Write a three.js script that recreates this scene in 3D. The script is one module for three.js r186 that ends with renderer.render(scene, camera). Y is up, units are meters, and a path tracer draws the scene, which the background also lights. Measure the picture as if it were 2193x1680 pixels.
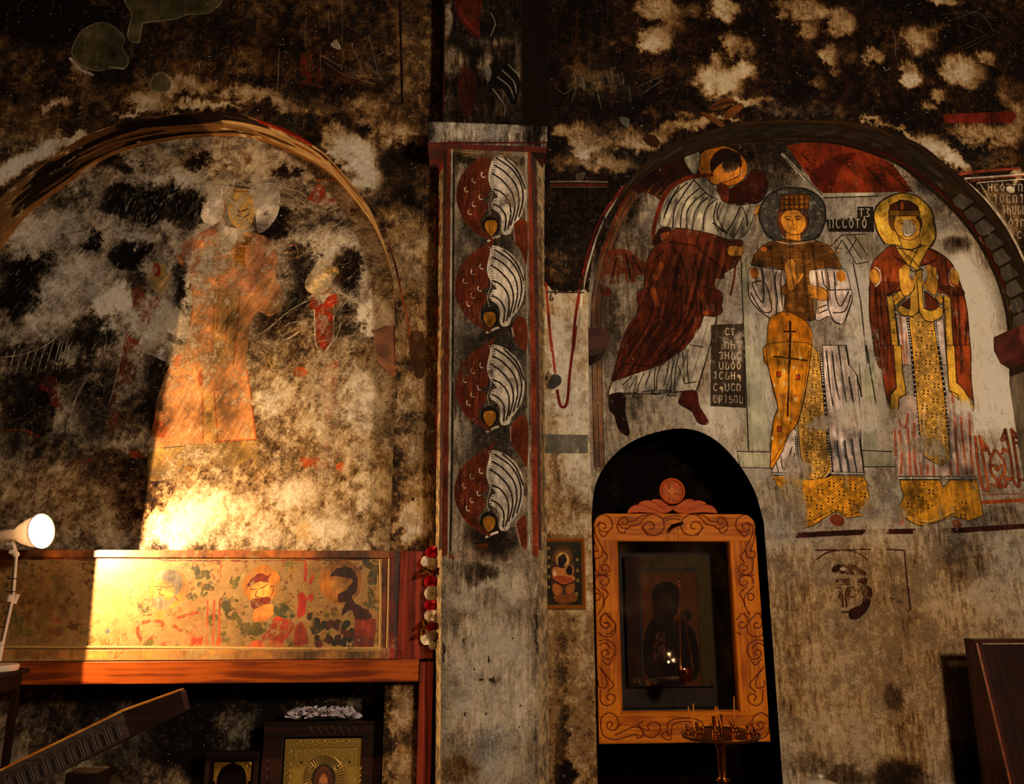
import * as THREE from 'three';
import { mergeGeometries } from 'three/addons/utils/BufferGeometryUtils.js';
import { RoundedBoxGeometry } from 'three/addons/geometries/RoundedBoxGeometry.js';
import { RectAreaLightUniformsLib } from 'three/addons/lights/RectAreaLightUniformsLib.js';

// ---------------------------------------------------------------- camera, light, exposure
RectAreaLightUniformsLib.init();
const scene = new THREE.Scene();
scene.background = new THREE.Color(0x000000);
const FOCAL = 1700, PW = 2193, PH = 1680, EYE = 1.6, DIST = 4.1;
const camera = new THREE.PerspectiveCamera(2 * Math.atan(PH / 2 / FOCAL) * 180 / Math.PI, PW / PH, 0.05, 60);
camera.position.set(0, EYE, DIST);
camera.rotation.order = 'YXZ';
camera.rotation.set(13.4 * Math.PI / 180, -4 * Math.PI / 180, 0);
camera.updateMatrixWorld(true);
const renderer = new THREE.WebGLRenderer();
renderer.toneMapping = THREE.LinearToneMapping;
renderer.toneMappingExposure = 1.0;
renderer.shadowMap.enabled = true;

// the church's hanging globe lamp, beside and a little behind the visitor: the soft light on the wall
const GLOBE = { x: 2.2, y: 2.9, z: 4.5, r: 0.23 };
const globeLight = new THREE.PointLight(new THREE.Color(1.0, 0.77, 0.53), 52, 0, 2);
globeLight.position.set(GLOBE.x, GLOBE.y, GLOBE.z); globeLight.castShadow = true; globeLight.shadow.radius = 11; globeLight.name = 'globe_lamp_light';
scene.add(globeLight);
const LAMP_POWER = 11.5;          // the desk lamp, aimed along the wall

// ---------------------------------------------------------------- helpers
let seedState = 12345;
const rnd = () => { seedState = (seedState + 0x6d2b79f5) | 0; let t = Math.imul(seedState ^ (seedState >>> 15), 1 | seedState); t = (t + Math.imul(t ^ (t >>> 7), 61 | t)) ^ t; return ((t ^ (t >>> 14)) >>> 0) / 4294967296; };
const V = (x, y, z) => new THREE.Vector3(x, y, z);
const lerp = (a, b, t) => a + (b - a) * t, clamp = (x, a = 0, b = 1) => x < a ? a : x > b ? b : x;
const sstep = (a, b, x) => { const t = clamp((x - a) / (b - a)); return t * t * (3 - 2 * t); };
// a pixel of the photograph on the plane at depth z (the wall's face is z = 0)
const rayTmp = V(0, 0, 0);
function P(px, py, z = 0) {
  rayTmp.set((px - PW / 2) / FOCAL, -(py - PH / 2) / FOCAL, -1).applyQuaternion(camera.quaternion);
  const t = (z - camera.position.z) / rayTmp.z;
  return V(camera.position.x + rayTmp.x * t, camera.position.y + rayTmp.y * t, z);
}
const taken = new Map();
function numbered(n) { const k = taken.get(n) ?? 0; taken.set(n, k + 1); return k ? `${n}_${String(k).padStart(3, '0')}` : n; }
function shadow(m) { m.castShadow = true; m.receiveShadow = true; return m; }
function thing(name, label, category, pos = V(0, 0, 0), group) {
  const g = new THREE.Group(); g.name = numbered(name); g.position.copy(pos); g.userData = { label, category };
  if (group) g.userData.group = group;
  scene.add(g); return g;
}
function part(parent, name, geometry, material, label) {
  const g = Array.isArray(geometry) ? merge(geometry) : geometry;
  const m = shadow(new THREE.Mesh(g, material)); m.name = name;
  if (label) m.userData.label = label;
  parent.add(m); return m;
}
function merge(list) {
  const l = list.map((g) => { const q = g.index ? g.toNonIndexed() : g; for (const k of Object.keys(q.attributes)) if (!['position', 'normal', 'uv'].includes(k)) q.deleteAttribute(k);
    if (!q.attributes.uv) q.setAttribute('uv', new THREE.BufferAttribute(new Float32Array(q.attributes.position.count * 2), 2)); return q; });
  return mergeGeometries(l);
}
const at = (g, x, y, z) => g.translate(x, y, z);
function box(w, h, d, x = 0, y = 0, z = 0, r = 0) { const g = r > 0 ? new RoundedBoxGeometry(w, h, d, 2, r) : new THREE.BoxGeometry(w, h, d); return g.translate(x, y, z); }
function uvMetres(g, su = 1, sv = su, axis) {   // box-mapped uv in metres
  const p = g.attributes.position, n = g.attributes.normal, uv = new Float32Array(p.count * 2);
  for (let i = 0; i < p.count; i++) {
    const ax = Math.abs(n.getX(i)), ay = Math.abs(n.getY(i)), az = Math.abs(n.getZ(i));
    let u, v;
    if (az >= ax && az >= ay) { u = p.getX(i); v = p.getY(i); } else if (ax >= ay) { u = p.getZ(i); v = p.getY(i); } else { u = p.getX(i); v = p.getZ(i); }
    if (axis === 'x') [u, v] = [v, u];
    uv[2 * i] = u * su; uv[2 * i + 1] = v * sv;
  }
  g.setAttribute('uv', new THREE.BufferAttribute(uv, 2)); return g;
}
function tube(pts, r, seg = 24, rad = 6, closed = false) { return new THREE.TubeGeometry(new THREE.CatmullRomCurve3(pts, closed), seg, r, rad, closed); }
function rod(a, b, r, r2 = r, seg = 10) {
  const d = b.clone().sub(a), g = new THREE.CylinderGeometry(r2, r, d.length(), seg);
  g.translate(0, d.length() / 2, 0).applyQuaternion(new THREE.Quaternion().setFromUnitVectors(V(0, 1, 0), d.normalize()));
  return g.translate(a.x, a.y, a.z);
}
function lathe(pts, seg = 24) { return new THREE.LatheGeometry(pts.map(([x, y]) => new THREE.Vector2(x, y)), seg); }

// ---- noise
const PERM = new Uint8Array(512), GV = new Float32Array(256);
for (let i = 0; i < 256; i++) { PERM[i] = i; GV[i] = rnd(); }
for (let i = 255; i > 0; i--) { const j = Math.floor(rnd() * (i + 1)); [PERM[i], PERM[j]] = [PERM[j], PERM[i]]; }
for (let i = 0; i < 256; i++) PERM[256 + i] = PERM[i];
function vn(x, y) {
  const xi = Math.floor(x), yi = Math.floor(y), fx = x - xi, fy = y - yi, X = xi & 255, Y = yi & 255, X1 = (X + 1) & 255;
  const u = fx * fx * (3 - 2 * fx), w = fy * fy * (3 - 2 * fy), Y1 = (Y + 1) & 255;
  const a = GV[PERM[PERM[X] + Y]], b = GV[PERM[PERM[X1] + Y]], c = GV[PERM[PERM[X] + Y1]], d = GV[PERM[PERM[X1] + Y1]];
  const p = a + (b - a) * u, q = c + (d - c) * u;
  return p + (q - p) * w;
}
function fbm(x, y, o, gain = 0.5) { let s = 0, a = 1, n = 0; for (let i = 0; i < o; i++) { s += a * vn(x, y); n += a; a *= gain; x = x * 2.03 + 17.3; y = y * 2.03 + 9.1; } return s / n; }

// ---- painted surfaces: a canvas in metres on one plane; photo pixels are turned into places on that plane
class Surface {
  constructor(z, x0, x1, y0, y1, w, h) {
    Object.assign(this, { z, x0, x1, y0, y1, w, h }); this.layers = {};
    this.sx = w / (x1 - x0); this.sy = h / (y1 - y0);
  }
  c(px, py) { const p = P(px, py, this.z); return [(p.x - this.x0) * this.sx, (this.y1 - p.y) * this.sy]; }
  ctx(name, fill) {
    if (!this.layers[name]) { const c = document.createElement('canvas'); c.width = this.w; c.height = this.h; const x = c.getContext('2d'); if (fill) { x.fillStyle = fill; x.fillRect(0, 0, this.w, this.h); } x.lineCap = 'round'; x.lineJoin = 'round'; this.layers[name] = x; }
    return this.layers[name];
  }
  scale(px, py) { const a = this.c(px - 5, py), b = this.c(px + 5, py); return Math.hypot(b[0] - a[0], b[1] - a[1]) / 10; }
  path(x, pts, closed, smooth) {
    const q = pts.map(([a, b]) => this.c(a, b));
    x.beginPath(); x.moveTo(q[0][0], q[0][1]);
    const n = q.length;
    if (!smooth || n < 3) for (let i = 1; i < n; i++) x.lineTo(q[i][0], q[i][1]);
    else {
      const g = (i) => closed ? q[(i + n) % n] : q[clamp(i, 0, n - 1)], m = closed ? n : n - 1;
      for (let i = 0; i < m; i++) { const a = g(i - 1), b = g(i), c = g(i + 1), d = g(i + 2); x.bezierCurveTo(b[0] + (c[0] - a[0]) / 6, b[1] + (c[1] - a[1]) / 6, c[0] - (d[0] - b[0]) / 6, c[1] - (d[1] - b[1]) / 6, c[0], c[1]); }
    }
    if (closed) x.closePath();
  }
  fill(name, color, pts, smooth = true) { const x = this.ctx(name); this.path(x, pts, true, smooth); x.fillStyle = color; x.fill(); }
  line(name, color, w, pts, smooth = true, closed = false) { const x = this.ctx(name); this.path(x, pts, closed, smooth); x.strokeStyle = color; x.lineWidth = w * this.scale(pts[0][0], pts[0][1]); x.stroke(); }
  ell(name, color, px, py, rx, ry, rot = 0, line = 0) {
    const x = this.ctx(name), [a, b] = this.c(px, py), s = this.scale(px, py);
    x.beginPath(); x.ellipse(a, b, rx * s, ry * s * (this.sy / this.sx), rot * Math.PI / 180, 0, 7); if (line) { x.strokeStyle = color; x.lineWidth = line * s; x.stroke(); } else { x.fillStyle = color; x.fill(); }
  }
  // a ragged patch of tone: value 0 (soot black) .. 1 (pale plaster)
  blob(name, px, py, rx, ry, value, strength = 1, rot = 0) {
    const x = this.ctx(name), [a, b] = this.c(px, py), s = this.scale(px, py), g = Math.round(clamp(value) * 255);
    x.save(); x.translate(a, b); x.rotate(rot * Math.PI / 180); x.scale(rx * s, ry * s);
    const f = x.createRadialGradient(0, 0, 0, 0, 0, 1); f.addColorStop(0, `rgba(${g},${g},${g},${strength})`); f.addColorStop(0.55, `rgba(${g},${g},${g},${strength * 0.85})`); f.addColorStop(1, `rgba(${g},${g},${g},0)`);
    x.fillStyle = f; x.fillRect(-1, -1, 2, 2); x.restore();
  }
  // short scratches and brush marks: many fine strokes inside a box of photo pixels
  scratches(n, [px0, py0, px1, py1], colors, len = 14, dir = -0.9, spread = 0.9, w = 1) {
    for (let i = 0; i < n; i++) { const x = lerp(px0, px1, rnd()), y = lerp(py0, py1, rnd()), a = dir + (rnd() - 0.5) * 2 * spread, l = len * (0.3 + rnd()), c = (rnd() - 0.5) * 0.3; this.line('paint', colors[i % colors.length], w * (0.5 + rnd()), [[x, y], [x + Math.cos(a + c) * l / 2, y + Math.sin(a + c) * l / 2], [x + Math.cos(a) * l, y + Math.sin(a) * l]]); }
  }
  // soft folds of cloth: broad wavering strokes kept inside a painted outline
  folds(pts, n, lean, colors, w = 7) {
    const x = this.ctx('paint'), xs = pts.map((q) => q[0]), ys = pts.map((q) => q[1]), x0 = Math.min(...xs), x1 = Math.max(...xs), y0 = Math.min(...ys), y1 = Math.max(...ys);
    x.save(); this.path(x, pts, true, true); x.clip();
    for (let i = 0; i < n; i++) { const u = lerp(x0 - (lean < 0 ? lean * (y1 - y0) : 0) * 0, x1, (i + rnd()) / n), a = y0 + rnd() * (y1 - y0) * 0.5, b = a + (0.35 + rnd() * 0.6) * (y1 - y0), k = (rnd() - 0.5) * 14; this.line('paint', colors[i % colors.length], w * (0.4 + rnd()), [[u + lean * (a - (y0 + y1) / 2), a], [u + lean * ((a + b) / 2 - (y0 + y1) / 2) + k, (a + b) / 2], [u + lean * (b - (y0 + y1) / 2), b]]); }
    x.restore();
  }
  blobs(name, list) { for (const b of list) this.blob(name, ...b); }
  data(name) { return this.layers[name] ? this.layers[name].getImageData(0, 0, this.w, this.h).data : null; }
  // worn plaster + what is painted on it -> texture
  bake({ ramp, amp = 0.5, fine = 0.35, streak = 0.2, warp = 0.05, wear = 0.5, chips = 0.5, seed = 0, hueAmp = 0.5, sharp = 1.2, levels = 6, levelMix = 0.55, paintWarp = 0.0015, mottle = 0.9, streakDir = 0, midOchre = 0 }) {
    const { w, h } = this, T = this.data('tone'), Hd = this.data('hue'), A = this.data('paint'), L = this.data('loss'), out = new Uint8ClampedArray(w * h * 4);
    const N = ramp.length, cs = Math.cos(streakDir), sn = Math.sin(streakDir);
    for (let j = 0; j < h; j++) {
      const Y = this.y1 - j / this.sy + seed * 3.7;
      for (let i = 0; i < w; i++) {
        const X = this.x0 + i / this.sx + seed * 5.3, o = (j * w + i) * 4;
        const c1 = fbm(X * 3.1 + 40, Y * 3.1 + 40, 5, 0.55), f1 = fbm(X * 24 + 9, Y * 24 + 70, 5, 0.72), f2 = vn(X * 150, Y * 150), st = fbm((X * cs + Y * sn) * 78 + 5, (Y * cs - X * sn) * 15 + 3, 4, 0.62), w2 = fbm(X * 9 + 91, Y * 9 + 13, 3);
        const f3 = vn(X * 75 + 7, Y * 75 + 3) - 0.5, f4 = vn(X * 75 + 70, Y * 75 + 33) - 0.5;
        const wx = ((c1 - 0.5) * 1.2 + (f1 - 0.5) * 1.1 + f3 * 0.22) * warp * this.sx, wy = ((w2 - 0.5) * 1.4 + (f1 - 0.5) * -0.8 + (st - 0.5) * 0.5 + f4 * 0.22) * warp * this.sy;
        const ii = clamp(Math.round(i + wx), 0, w - 1), jj = clamp(Math.round(j + wy), 0, h - 1), ow = (jj * w + ii) * 4;
        let t = (T ? T[ow] / 255 : 0.6) + (c1 - 0.5) * amp + (f1 - 0.5) * fine + (f2 - 0.5) * 0.1 + (st - 0.5) * streak * (0.2 + 1.6 * sstep(0.35, 0.65, w2));
        const hue = (Hd ? Hd[ow] / 255 : 0.5) + (w2 - 0.5) * hueAmp + (f1 - 0.5) * 0.25;
        t = 0.5 + (t - 0.5) * sharp; { const q = t * levels, fl = Math.floor(q); t = lerp(t, (fl + sstep(0.38, 0.62, q - fl)) / levels, levelMix); } const s = clamp(t) * (N - 1), k = Math.min(N - 2, Math.floor(s)), u = s - k, ca = ramp[k], cb = ramp[k + 1];
        const md = 1 - Math.abs(t - 0.5) * 2.6, hh = clamp(hue + (md > 0 ? md * midOchre : 0));
        let r = lerp(lerp(ca[0], cb[0], u), lerp(ca[3], cb[3], u), hh), g = lerp(lerp(ca[1], cb[1], u), lerp(ca[4], cb[4], u), hh), b = lerp(lerp(ca[2], cb[2], u), lerp(ca[5], cb[5], u), hh);
        const pi = clamp(Math.round(i + ((f1 - 0.5) * 2.2 + f3 * 0.8) * paintWarp * this.sx), 0, w - 1), pj = clamp(Math.round(j + ((w2 - 0.5) * 2.2 + f4 * 0.8) * paintWarp * this.sy), 0, h - 1), op = (pj * w + pi) * 4;
        if (A && A[op + 3] > 0) {
          const pa = A[op + 3] / 255, ls = L ? L[ow] / 255 : 0.3;
          const keep = sstep(-0.16, 0.16, 0.62 - ls * 1.25 + (0.5 - f1) * wear * 1.3 + (0.5 - c1) * wear * 0.7 + (0.5 - st) * 0.25);
          const m = pa * (0.12 + 0.86 * keep), v = 0.98 + (0.5 - f1) * 0.7 + (st - 0.5) * 0.5 + (w2 - 0.5) * mottle + (c1 - 0.5) * mottle * 1.1;
          r = lerp(r, A[op] * v, m); g = lerp(g, A[op + 1] * v, m); b = lerp(b, A[op + 2] * v, m);
        }
        if (chips > 0) {
          const ch = vn(X * 60 + 300, Y * 60 + 11) * 0.6 + vn(X * 210 + 3, Y * 210 + 8) * 0.4;
          if (ch > 1 - chips * 0.24 && w2 > 0.42) { const q = ramp[N - 2], k2 = sstep(1 - chips * 0.24, 1 - chips * 0.24 + 0.05, ch) * 0.8; r = lerp(r, q[0], k2); g = lerp(g, q[1], k2); b = lerp(b, q[2], k2); }
          else if (ch < chips * 0.16) { r *= 0.6; g *= 0.57; b *= 0.53; }
        }
        out[o] = r; out[o + 1] = g; out[o + 2] = b; out[o + 3] = 255;
      }
    }
    this.layers = {};
    return this.texture(out);
  }
  texture(out) {
    const c = document.createElement('canvas'); c.width = this.w; c.height = this.h; const x = c.getContext('2d'), im = x.createImageData(this.w, this.h); im.data.set(out); x.putImageData(im, 0, 0);
    const t = new THREE.CanvasTexture(c); t.colorSpace = THREE.SRGBColorSpace; t.magFilter = THREE.LinearFilter; return t;
  }
  uv(g, f = (x, y) => [x, y]) {   // planar uv of a geometry lying on this plane
    const p = g.attributes.position, uv = new Float32Array(p.count * 2);
    for (let i = 0; i < p.count; i++) { uv[2 * i] = (p.getX(i) - this.x0) / (this.x1 - this.x0); uv[2 * i + 1] = (p.getY(i) - this.y0) / (this.y1 - this.y0); }
    g.setAttribute('uv', new THREE.BufferAttribute(uv, 2)); return g;
  }
}
// a window of a zoomed look at the photograph: zoom coordinates -> photo pixels
const Z = (x0, y0, k) => (...a) => a.map(([x, y]) => [x0 + x * k, y0 + y * k]);

// ---------------------------------------------------------------- the murals: pigments
// each step: a greyer and a warmer version of the same tone, from soot to bare lime plaster
const RAMP = [
  [12, 8, 7, 14, 7, 4], [25, 21, 18, 30, 16, 8], [48, 44, 39, 58, 36, 18], [84, 79, 72, 98, 71, 40], [126, 120, 112, 141, 110, 72],
  [162, 156, 147, 174, 147, 106], [189, 183, 174, 196, 174, 138], [210, 204, 195, 212, 196, 166],
];
const INK = '#17110d', OXIDE = '#6e2413', OXIDE_DARK = '#3c130b', OCHRE = '#c68a22', OCHRE_DEEP = '#a8620f', FLESH = '#b9782a', PALE = '#b9ada0', LILAC = '#b3a196', UMBER = '#4a2c12', RUST = '#8a3a1a';
function pearls(s, name, pts, r, n, color = '#c9c0ae') {   // a row of painted dots along a line
  for (let i = 0; i <= n; i++) { const u = i / n * (pts.length - 1), k = Math.min(pts.length - 2, Math.floor(u)), f = u - k; s.ell(name, color, lerp(pts[k][0], pts[k + 1][0], f), lerp(pts[k][1], pts[k + 1][1], f), r, r); }
}
// diagonal brocade lattice with a four-dot flower in each lozenge, clipped to a painted outline
function lattice(s, outline, ox, oy, step, slant, color = '#3a2408') {
  const x = s.ctx('paint'); x.save(); s.path(x, outline, true, false); x.clip();
  const c = (u, v) => [ox + (u * 1 + v * 0.9) * step, oy + (u * -0.62 + v * 0.78) * step + slant * u];
  for (let u = -9; u <= 9; u++) for (const d of [0, 0.16]) { s.line('paint', color, 0.9, [c(u + d, -9), c(u + d, 9)], false); s.line('paint', color, 0.9, [c(-9, u + d), c(9, u + d)], false); }
  for (let u = -9; u < 9; u++) for (let v = -9; v < 9; v++) {
    for (const [a, b] of [[0.38, 0.58], [0.78, 0.58], [0.58, 0.36], [0.58, 0.8]]) { const p = c(u + a, v + b); s.ell('paint', color, p[0], p[1], step * 0.09, step * 0.09); }
  }
  x.restore();
}
// lettering of the old inscriptions, each letter a few strokes in a unit box
const GLYPHS = {
  a: [[[0, 0.1], [0.5, 0], [0.9, 0.3], [0.5, 0.55], [0.9, 0.8], [0.3, 1]]], b: [[[0.1, 0], [0.1, 1], [0.8, 1]], [[0.8, 0.2], [0.8, 1.1]]], c: [[[0.9, 0.1], [0.4, 0], [0.1, 0.5], [0.4, 1], [0.9, 0.85]]],
  d: [[[0.1, 0], [0.1, 1]], [[0.1, 0.45], [0.8, 0.45], [0.8, 1.05]]], e: [[[0.1, 0.1], [0.8, 0.1], [0.3, 0.5], [0.8, 0.9], [0.1, 1]]], f: [[[0.2, 1.1], [0.2, 0.1], [0.8, 0.1], [0.8, 0.6], [0.2, 0.6]]],
  g: [[[0.1, 0], [0.1, 0.8], [0.5, 1], [0.9, 0.8], [0.9, 0]]], h: [[[0.1, 0], [0.1, 1]], [[0.85, 0], [0.85, 1]], [[0.1, 0.5], [0.85, 0.5]]], i: [[[0.2, 0.1], [0.6, 0], [0.6, 1]]], o: [[[0.5, 0], [0.1, 0.5], [0.5, 1], [0.9, 0.5], [0.5, 0]], [[0.5, -0.2], [0.5, 0]]],
  s: [[[0.8, 0.1], [0.2, 0.1], [0.2, 0.5], [0.8, 0.5], [0.8, 1], [0.1, 1]]], t: [[[0, 0.1], [0.9, 0.1]], [[0.45, 0.1], [0.45, 1]]], n: [[[0.1, 1], [0.1, 0.1], [0.8, 0.2], [0.8, 1]]], q: [[[0.7, 0.6], [0.4, 0.4], [0.2, 0.6], [0.5, 0.8], [0.8, 0.5], [0.8, 1.2]]], l: [[[0.4, 0], [0.2, 0.9], [0.8, 1], [0.9, 0.6]]],
};
function letters(s, text, px, py, w, h, color, lw, tilt = 0, name = 'paint') {
  [...text].forEach((ch, i) => { for (const stroke of GLYPHS[ch] ?? []) s.line(name, color, lw, stroke.map(([a, b]) => [px + (i + a * 0.72) * w, py + b * h + tilt * (i + a)]), true); });
}
function hand(s, pts, fingers, color = FLESH, dark = '#5a3410', w = 5.5) {   // a painted palm with its fingers, each outlined
  for (const f of fingers) { s.line('paint', dark, w + 1.4, f, true); }
  s.fill('paint', color, pts); s.line('paint', dark, 1, pts, true, true);
  for (const f of fingers) s.line('paint', color, w, f, true);
}
function face(s, cx, cy, w, h, skin, turn = 0, dark = '#3c220c') {
  s.ell('paint', skin, cx, cy, w, h); s.ell('paint', dark, cx, cy, w, h, 0, 1.4);
  for (const k of [-1, 1]) {
    s.line('paint', dark, 2, [[cx + k * w * 0.68 + turn, cy - h * 0.3], [cx + k * w * 0.4 + turn, cy - h * 0.42], [cx + k * w * 0.12 + turn, cy - h * 0.32]]);
    s.line('paint', dark, 1.2, [[cx + k * w * 0.6 + turn, cy - h * 0.17], [cx + k * w * 0.38 + turn, cy - h * 0.25], [cx + k * w * 0.16 + turn, cy - h * 0.16], [cx + k * w * 0.38 + turn, cy - h * 0.11]], true, true);
    s.ell('paint', dark, cx + k * w * 0.37 + turn, cy - h * 0.18, 2, 2.2);
  }
  s.line('paint', dark, 1.2, [[cx + turn - w * 0.06, cy - h * 0.25], [cx + turn + w * 0.02, cy + h * 0.15], [cx + turn + w * 0.14, cy + h * 0.24], [cx + turn - w * 0.1, cy + h * 0.27]]);
  s.line('paint', '#7a3413', 1.8, [[cx + turn - w * 0.26, cy + h * 0.5], [cx + turn, cy + h * 0.46], [cx + turn + w * 0.28, cy + h * 0.5]]);
  s.line('paint', dark, 0.9, [[cx + turn - w * 0.16, cy + h * 0.6], [cx + turn + w * 0.16, cy + h * 0.6]]);
}

// ---------------------------------------------------------------- mural in the right-hand recess
const RECESS = -0.25;
const recR = new Surface(RECESS, 0.58, 3.42, 0.5, 4.45, 1460, 2030);
function paintRightRecess(s) {
  s.ctx('tone', '#909090'); s.ctx('hue', '#4a4a4a'); s.ctx('paint'); s.ctx('loss', '#404040');
  // plaster: pale around the standing figures, darker under the crown of the arch, brown-stained below the dado line
  s.blobs('tone', [
    [1480, 330, 190, 60, 0.06, 1], [1320, 480, 60, 150, 0.12, 1, 20], [1690, 330, 160, 50, 0.2, 0.9], [1660, 370, 60, 50, 0.25, 0.9], [1370, 540, 75, 95, 0.42, 1], [1345, 640, 70, 90, 0.46, 0.9], [1300, 700, 40, 120, 0.3, 0.8],
    [1340, 850, 50, 90, 0.4, 0.8], [1470, 890, 120, 50, 0.64, 1], [1330, 930, 50, 60, 0.52, 1], [1560, 640, 30, 120, 0.56, 1], [1545, 900, 60, 70, 0.76, 1], [1620, 800, 50, 170, 0.76, 1], [1600, 1000, 50, 60, 0.66, 1], [1840, 450, 60, 30, 0.64, 1],
    [1850, 700, 60, 190, 0.78, 1], [1840, 900, 70, 130, 0.74, 1], [2075, 640, 70, 170, 0.98, 1, -12], [2110, 850, 100, 140, 0.96, 1], [2020, 520, 60, 50, 0.7, 1], [2045, 525, 40, 24, 0.34, 0.9], [2010, 440, 40, 30, 0.4, 0.9], [1990, 390, 45, 30, 0.25, 0.9],
    [2140, 960, 70, 50, 0.66, 0.8], [1890, 1070, 40, 90, 0.52, 0.9], [2120, 1110, 90, 35, 0.42, 0.9], [1690, 1110, 60, 60, 0.5, 0.9], [1660, 1160, 70, 60, 0.62, 1], [1900, 1150, 60, 50, 0.62, 1],
    [1830, 1240, 250, 80, 0.53, 0.9], [2060, 1200, 70, 70, 0.38, 0.9], [1930, 1220, 60, 80, 0.5, 0.8], [2110, 1290, 70, 60, 0.62, 0.8], [1680, 1300, 60, 130, 0.46, 0.8], [1850, 1330, 200, 90, 0.53, 0.9], [1900, 1450, 240, 150, 0.54, 0.9], [1700, 1480, 40, 110, 0.44, 0.8],
    [1915, 1490, 28, 38, 0.3, 0.9], [1950, 1580, 38, 60, 0.46, 0.9], [1730, 1640, 60, 24, 0.4, 0.8], [1810, 1665, 60, 24, 0.3, 0.9], [1920, 1665, 70, 45, 0.2, 1], [2080, 1640, 60, 70, 0.24, 0.9], [2060, 1500, 40, 110, 0.5, 0.7], [1780, 1560, 60, 60, 0.55, 0.8], [1640, 1640, 26, 70, 0.62, 0.8],
  ]);
  s.blobs('hue', [[1900, 1420, 400, 330, 0.95, 1], [1920, 1480, 90, 120, 0.95, 0.8], [1950, 1580, 50, 70, 1, 0.9], [2070, 640, 80, 260, 0.45, 1], [1560, 330, 150, 60, 0.7, 0.7], [1850, 620, 100, 240, 0.12, 1], [1620, 760, 60, 240, 0.1, 1]]);
  const p = 'paint';
  s.scratches(1200, [1262, 300, 2193, 1140], ['rgba(176,168,148,0.35)', 'rgba(60,54,42,0.35)'], 15, 1.2, 1.2); s.scratches(700, [1640, 1130, 2193, 1690], ['rgba(190,168,132,0.35)', 'rgba(48,36,24,0.4)'], 14, 1, 1.3);
  // the painted arch border on the left and the dark brown wing
  const a = Z(1250, 280, 0.2381), b = Z(1250, 620, 0.2381), m = Z(1560, 380, 0.2381), n = Z(1560, 740, 0.2619), r = Z(1840, 380, 0.238), t = Z(1840, 740, 0.2619), roof = Z(1620, 250, 0.2613);
  s.line(p, 'rgba(92,62,38,0.6)', 24, [[1283, 1000], [1276, 700], [1284, 600], [1312, 500], [1365, 405], [1430, 345], [1500, 310], [1600, 300]]);
  for (let i = 0; i < 5; i++) s.line(p, ['rgba(34,20,12,0.7)', 'rgba(98,44,24,0.6)'][i % 2], 2.2, [[1274 + i * 5, 1000], [1267 + i * 5, 700], [1275 + i * 5, 600], [1303 + i * 5, 500], [1357 + i * 4, 405 + i], [1424 + i * 3, 342 + i * 3], [1498, 306 + i * 3]]);
  s.line(p, '#4a1a0c', 5, a([175, 1100], [250, 900], [330, 690], [420, 540]));
  s.fill(p, '#2a120a', a([430, 480], [700, 300], [900, 235], [1010, 385], [840, 470], [760, 560], [690, 620], [640, 590], [560, 560], [480, 560]));
  for (const [u, v] of [[570, 560], [640, 590], [690, 600], [720, 560]]) s.line(p, '#5a3014', 4, a([u + 60, v - 70], [u, v]));
  s.fill(p, '#4a2010', a([150, 1450], [200, 1120], [300, 1065], [420, 1085], [500, 1160], [560, 1190], [550, 1290], [480, 1300], [460, 1360], [385, 1355], [370, 1290], [325, 1290], [315, 1370], [250, 1385], [240, 1480]));
  for (const q of [[[300, 1120], [250, 1360]], [[380, 1110], [420, 1330]], [[440, 1130], [520, 1270]]]) s.line(p, '#1f0d07', 4, a(...q));
  // buildings behind: green-grey pillars, wall lines, red tiled canopy, inscription band
  s.fill(p, 'rgba(120,122,92,0.55)', [[1590, 560], [1602, 560], [1608, 960], [1594, 960]], false);
  s.line(p, INK, 2.2, m([110, 690], [150, 1680]), false); s.line(p, INK, 2.2, n([130, 0], [165, 860]), false);
  s.fill(p, 'rgba(150,152,122,0.5)', n([140, 0], [300, 0], [330, 860], [170, 850]), false);
  s.fill(p, 'rgba(140,142,112,0.5)', n([70, 870], [340, 870], [355, 1000], [90, 1000]), false); s.line(p, INK, 2, n([70, 870], [340, 872]), false); s.line(p, INK, 1.6, n([90, 1000], [355, 1005]), false); s.line(p, INK, 1.8, n([70, 870], [95, 1000]), false);
  s.line(p, INK, 2.4, m([1120, 760], [1190, 1120], [1250, 1680]), false); s.line(p, INK, 2.4, n([1120, 0], [1215, 520]), false);
  s.fill(p, 'rgba(128,132,100,0.5)', n([1130, 30], [1200, 30], [1222, 860], [1100, 860]), false); s.line(p, INK, 2, t([0, 860], [270, 870]), false); s.line(p, INK, 2, t([20, 995], [290, 992]), false);
  s.fill(p, 'rgba(128,130,100,0.5)', t([20, 870], [275, 880], [290, 990], [30, 990]), false); s.line(p, INK, 2, t([60, 0], [150, 560]), false); s.line(p, INK, 1.6, t([0, 150], [20, 420]), false);
  s.fill(p, '#66220d', [[1684, 312], [1740, 303], [1800, 306], [1860, 322], [1912, 352], [1956, 411], [1762, 414], [1720, 362]], false);
  s.fill(p, '#4a140a', roof([440, 480], [640, 330], [820, 300], [700, 420], [620, 600], [540, 620]));
  for (const [u, v] of [[360, 300], [400, 420], [700, 360], [900, 420], [960, 500], [1050, 420], [1150, 520]]) { for (let k = -2; k <= 2; k++) s.line(p, '#2b0d06', 1.6, roof([u, v], [u + 60 + k * 14, v + 40 + k * 24], [u + 120 + k * 20, v + 60 + k * 44])); }
  s.line(p, '#a19a84', 7, roof([215, 310], [540, 660]), false); s.line(p, INK, 2, roof([235, 340], [540, 640]), false);
  s.fill(p, '#9a9580', [[1762, 414], [1956, 411], [1960, 419], [1764, 424]], false); s.line(p, INK, 2.4, [[1764, 424], [1880, 420]], false);
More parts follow.
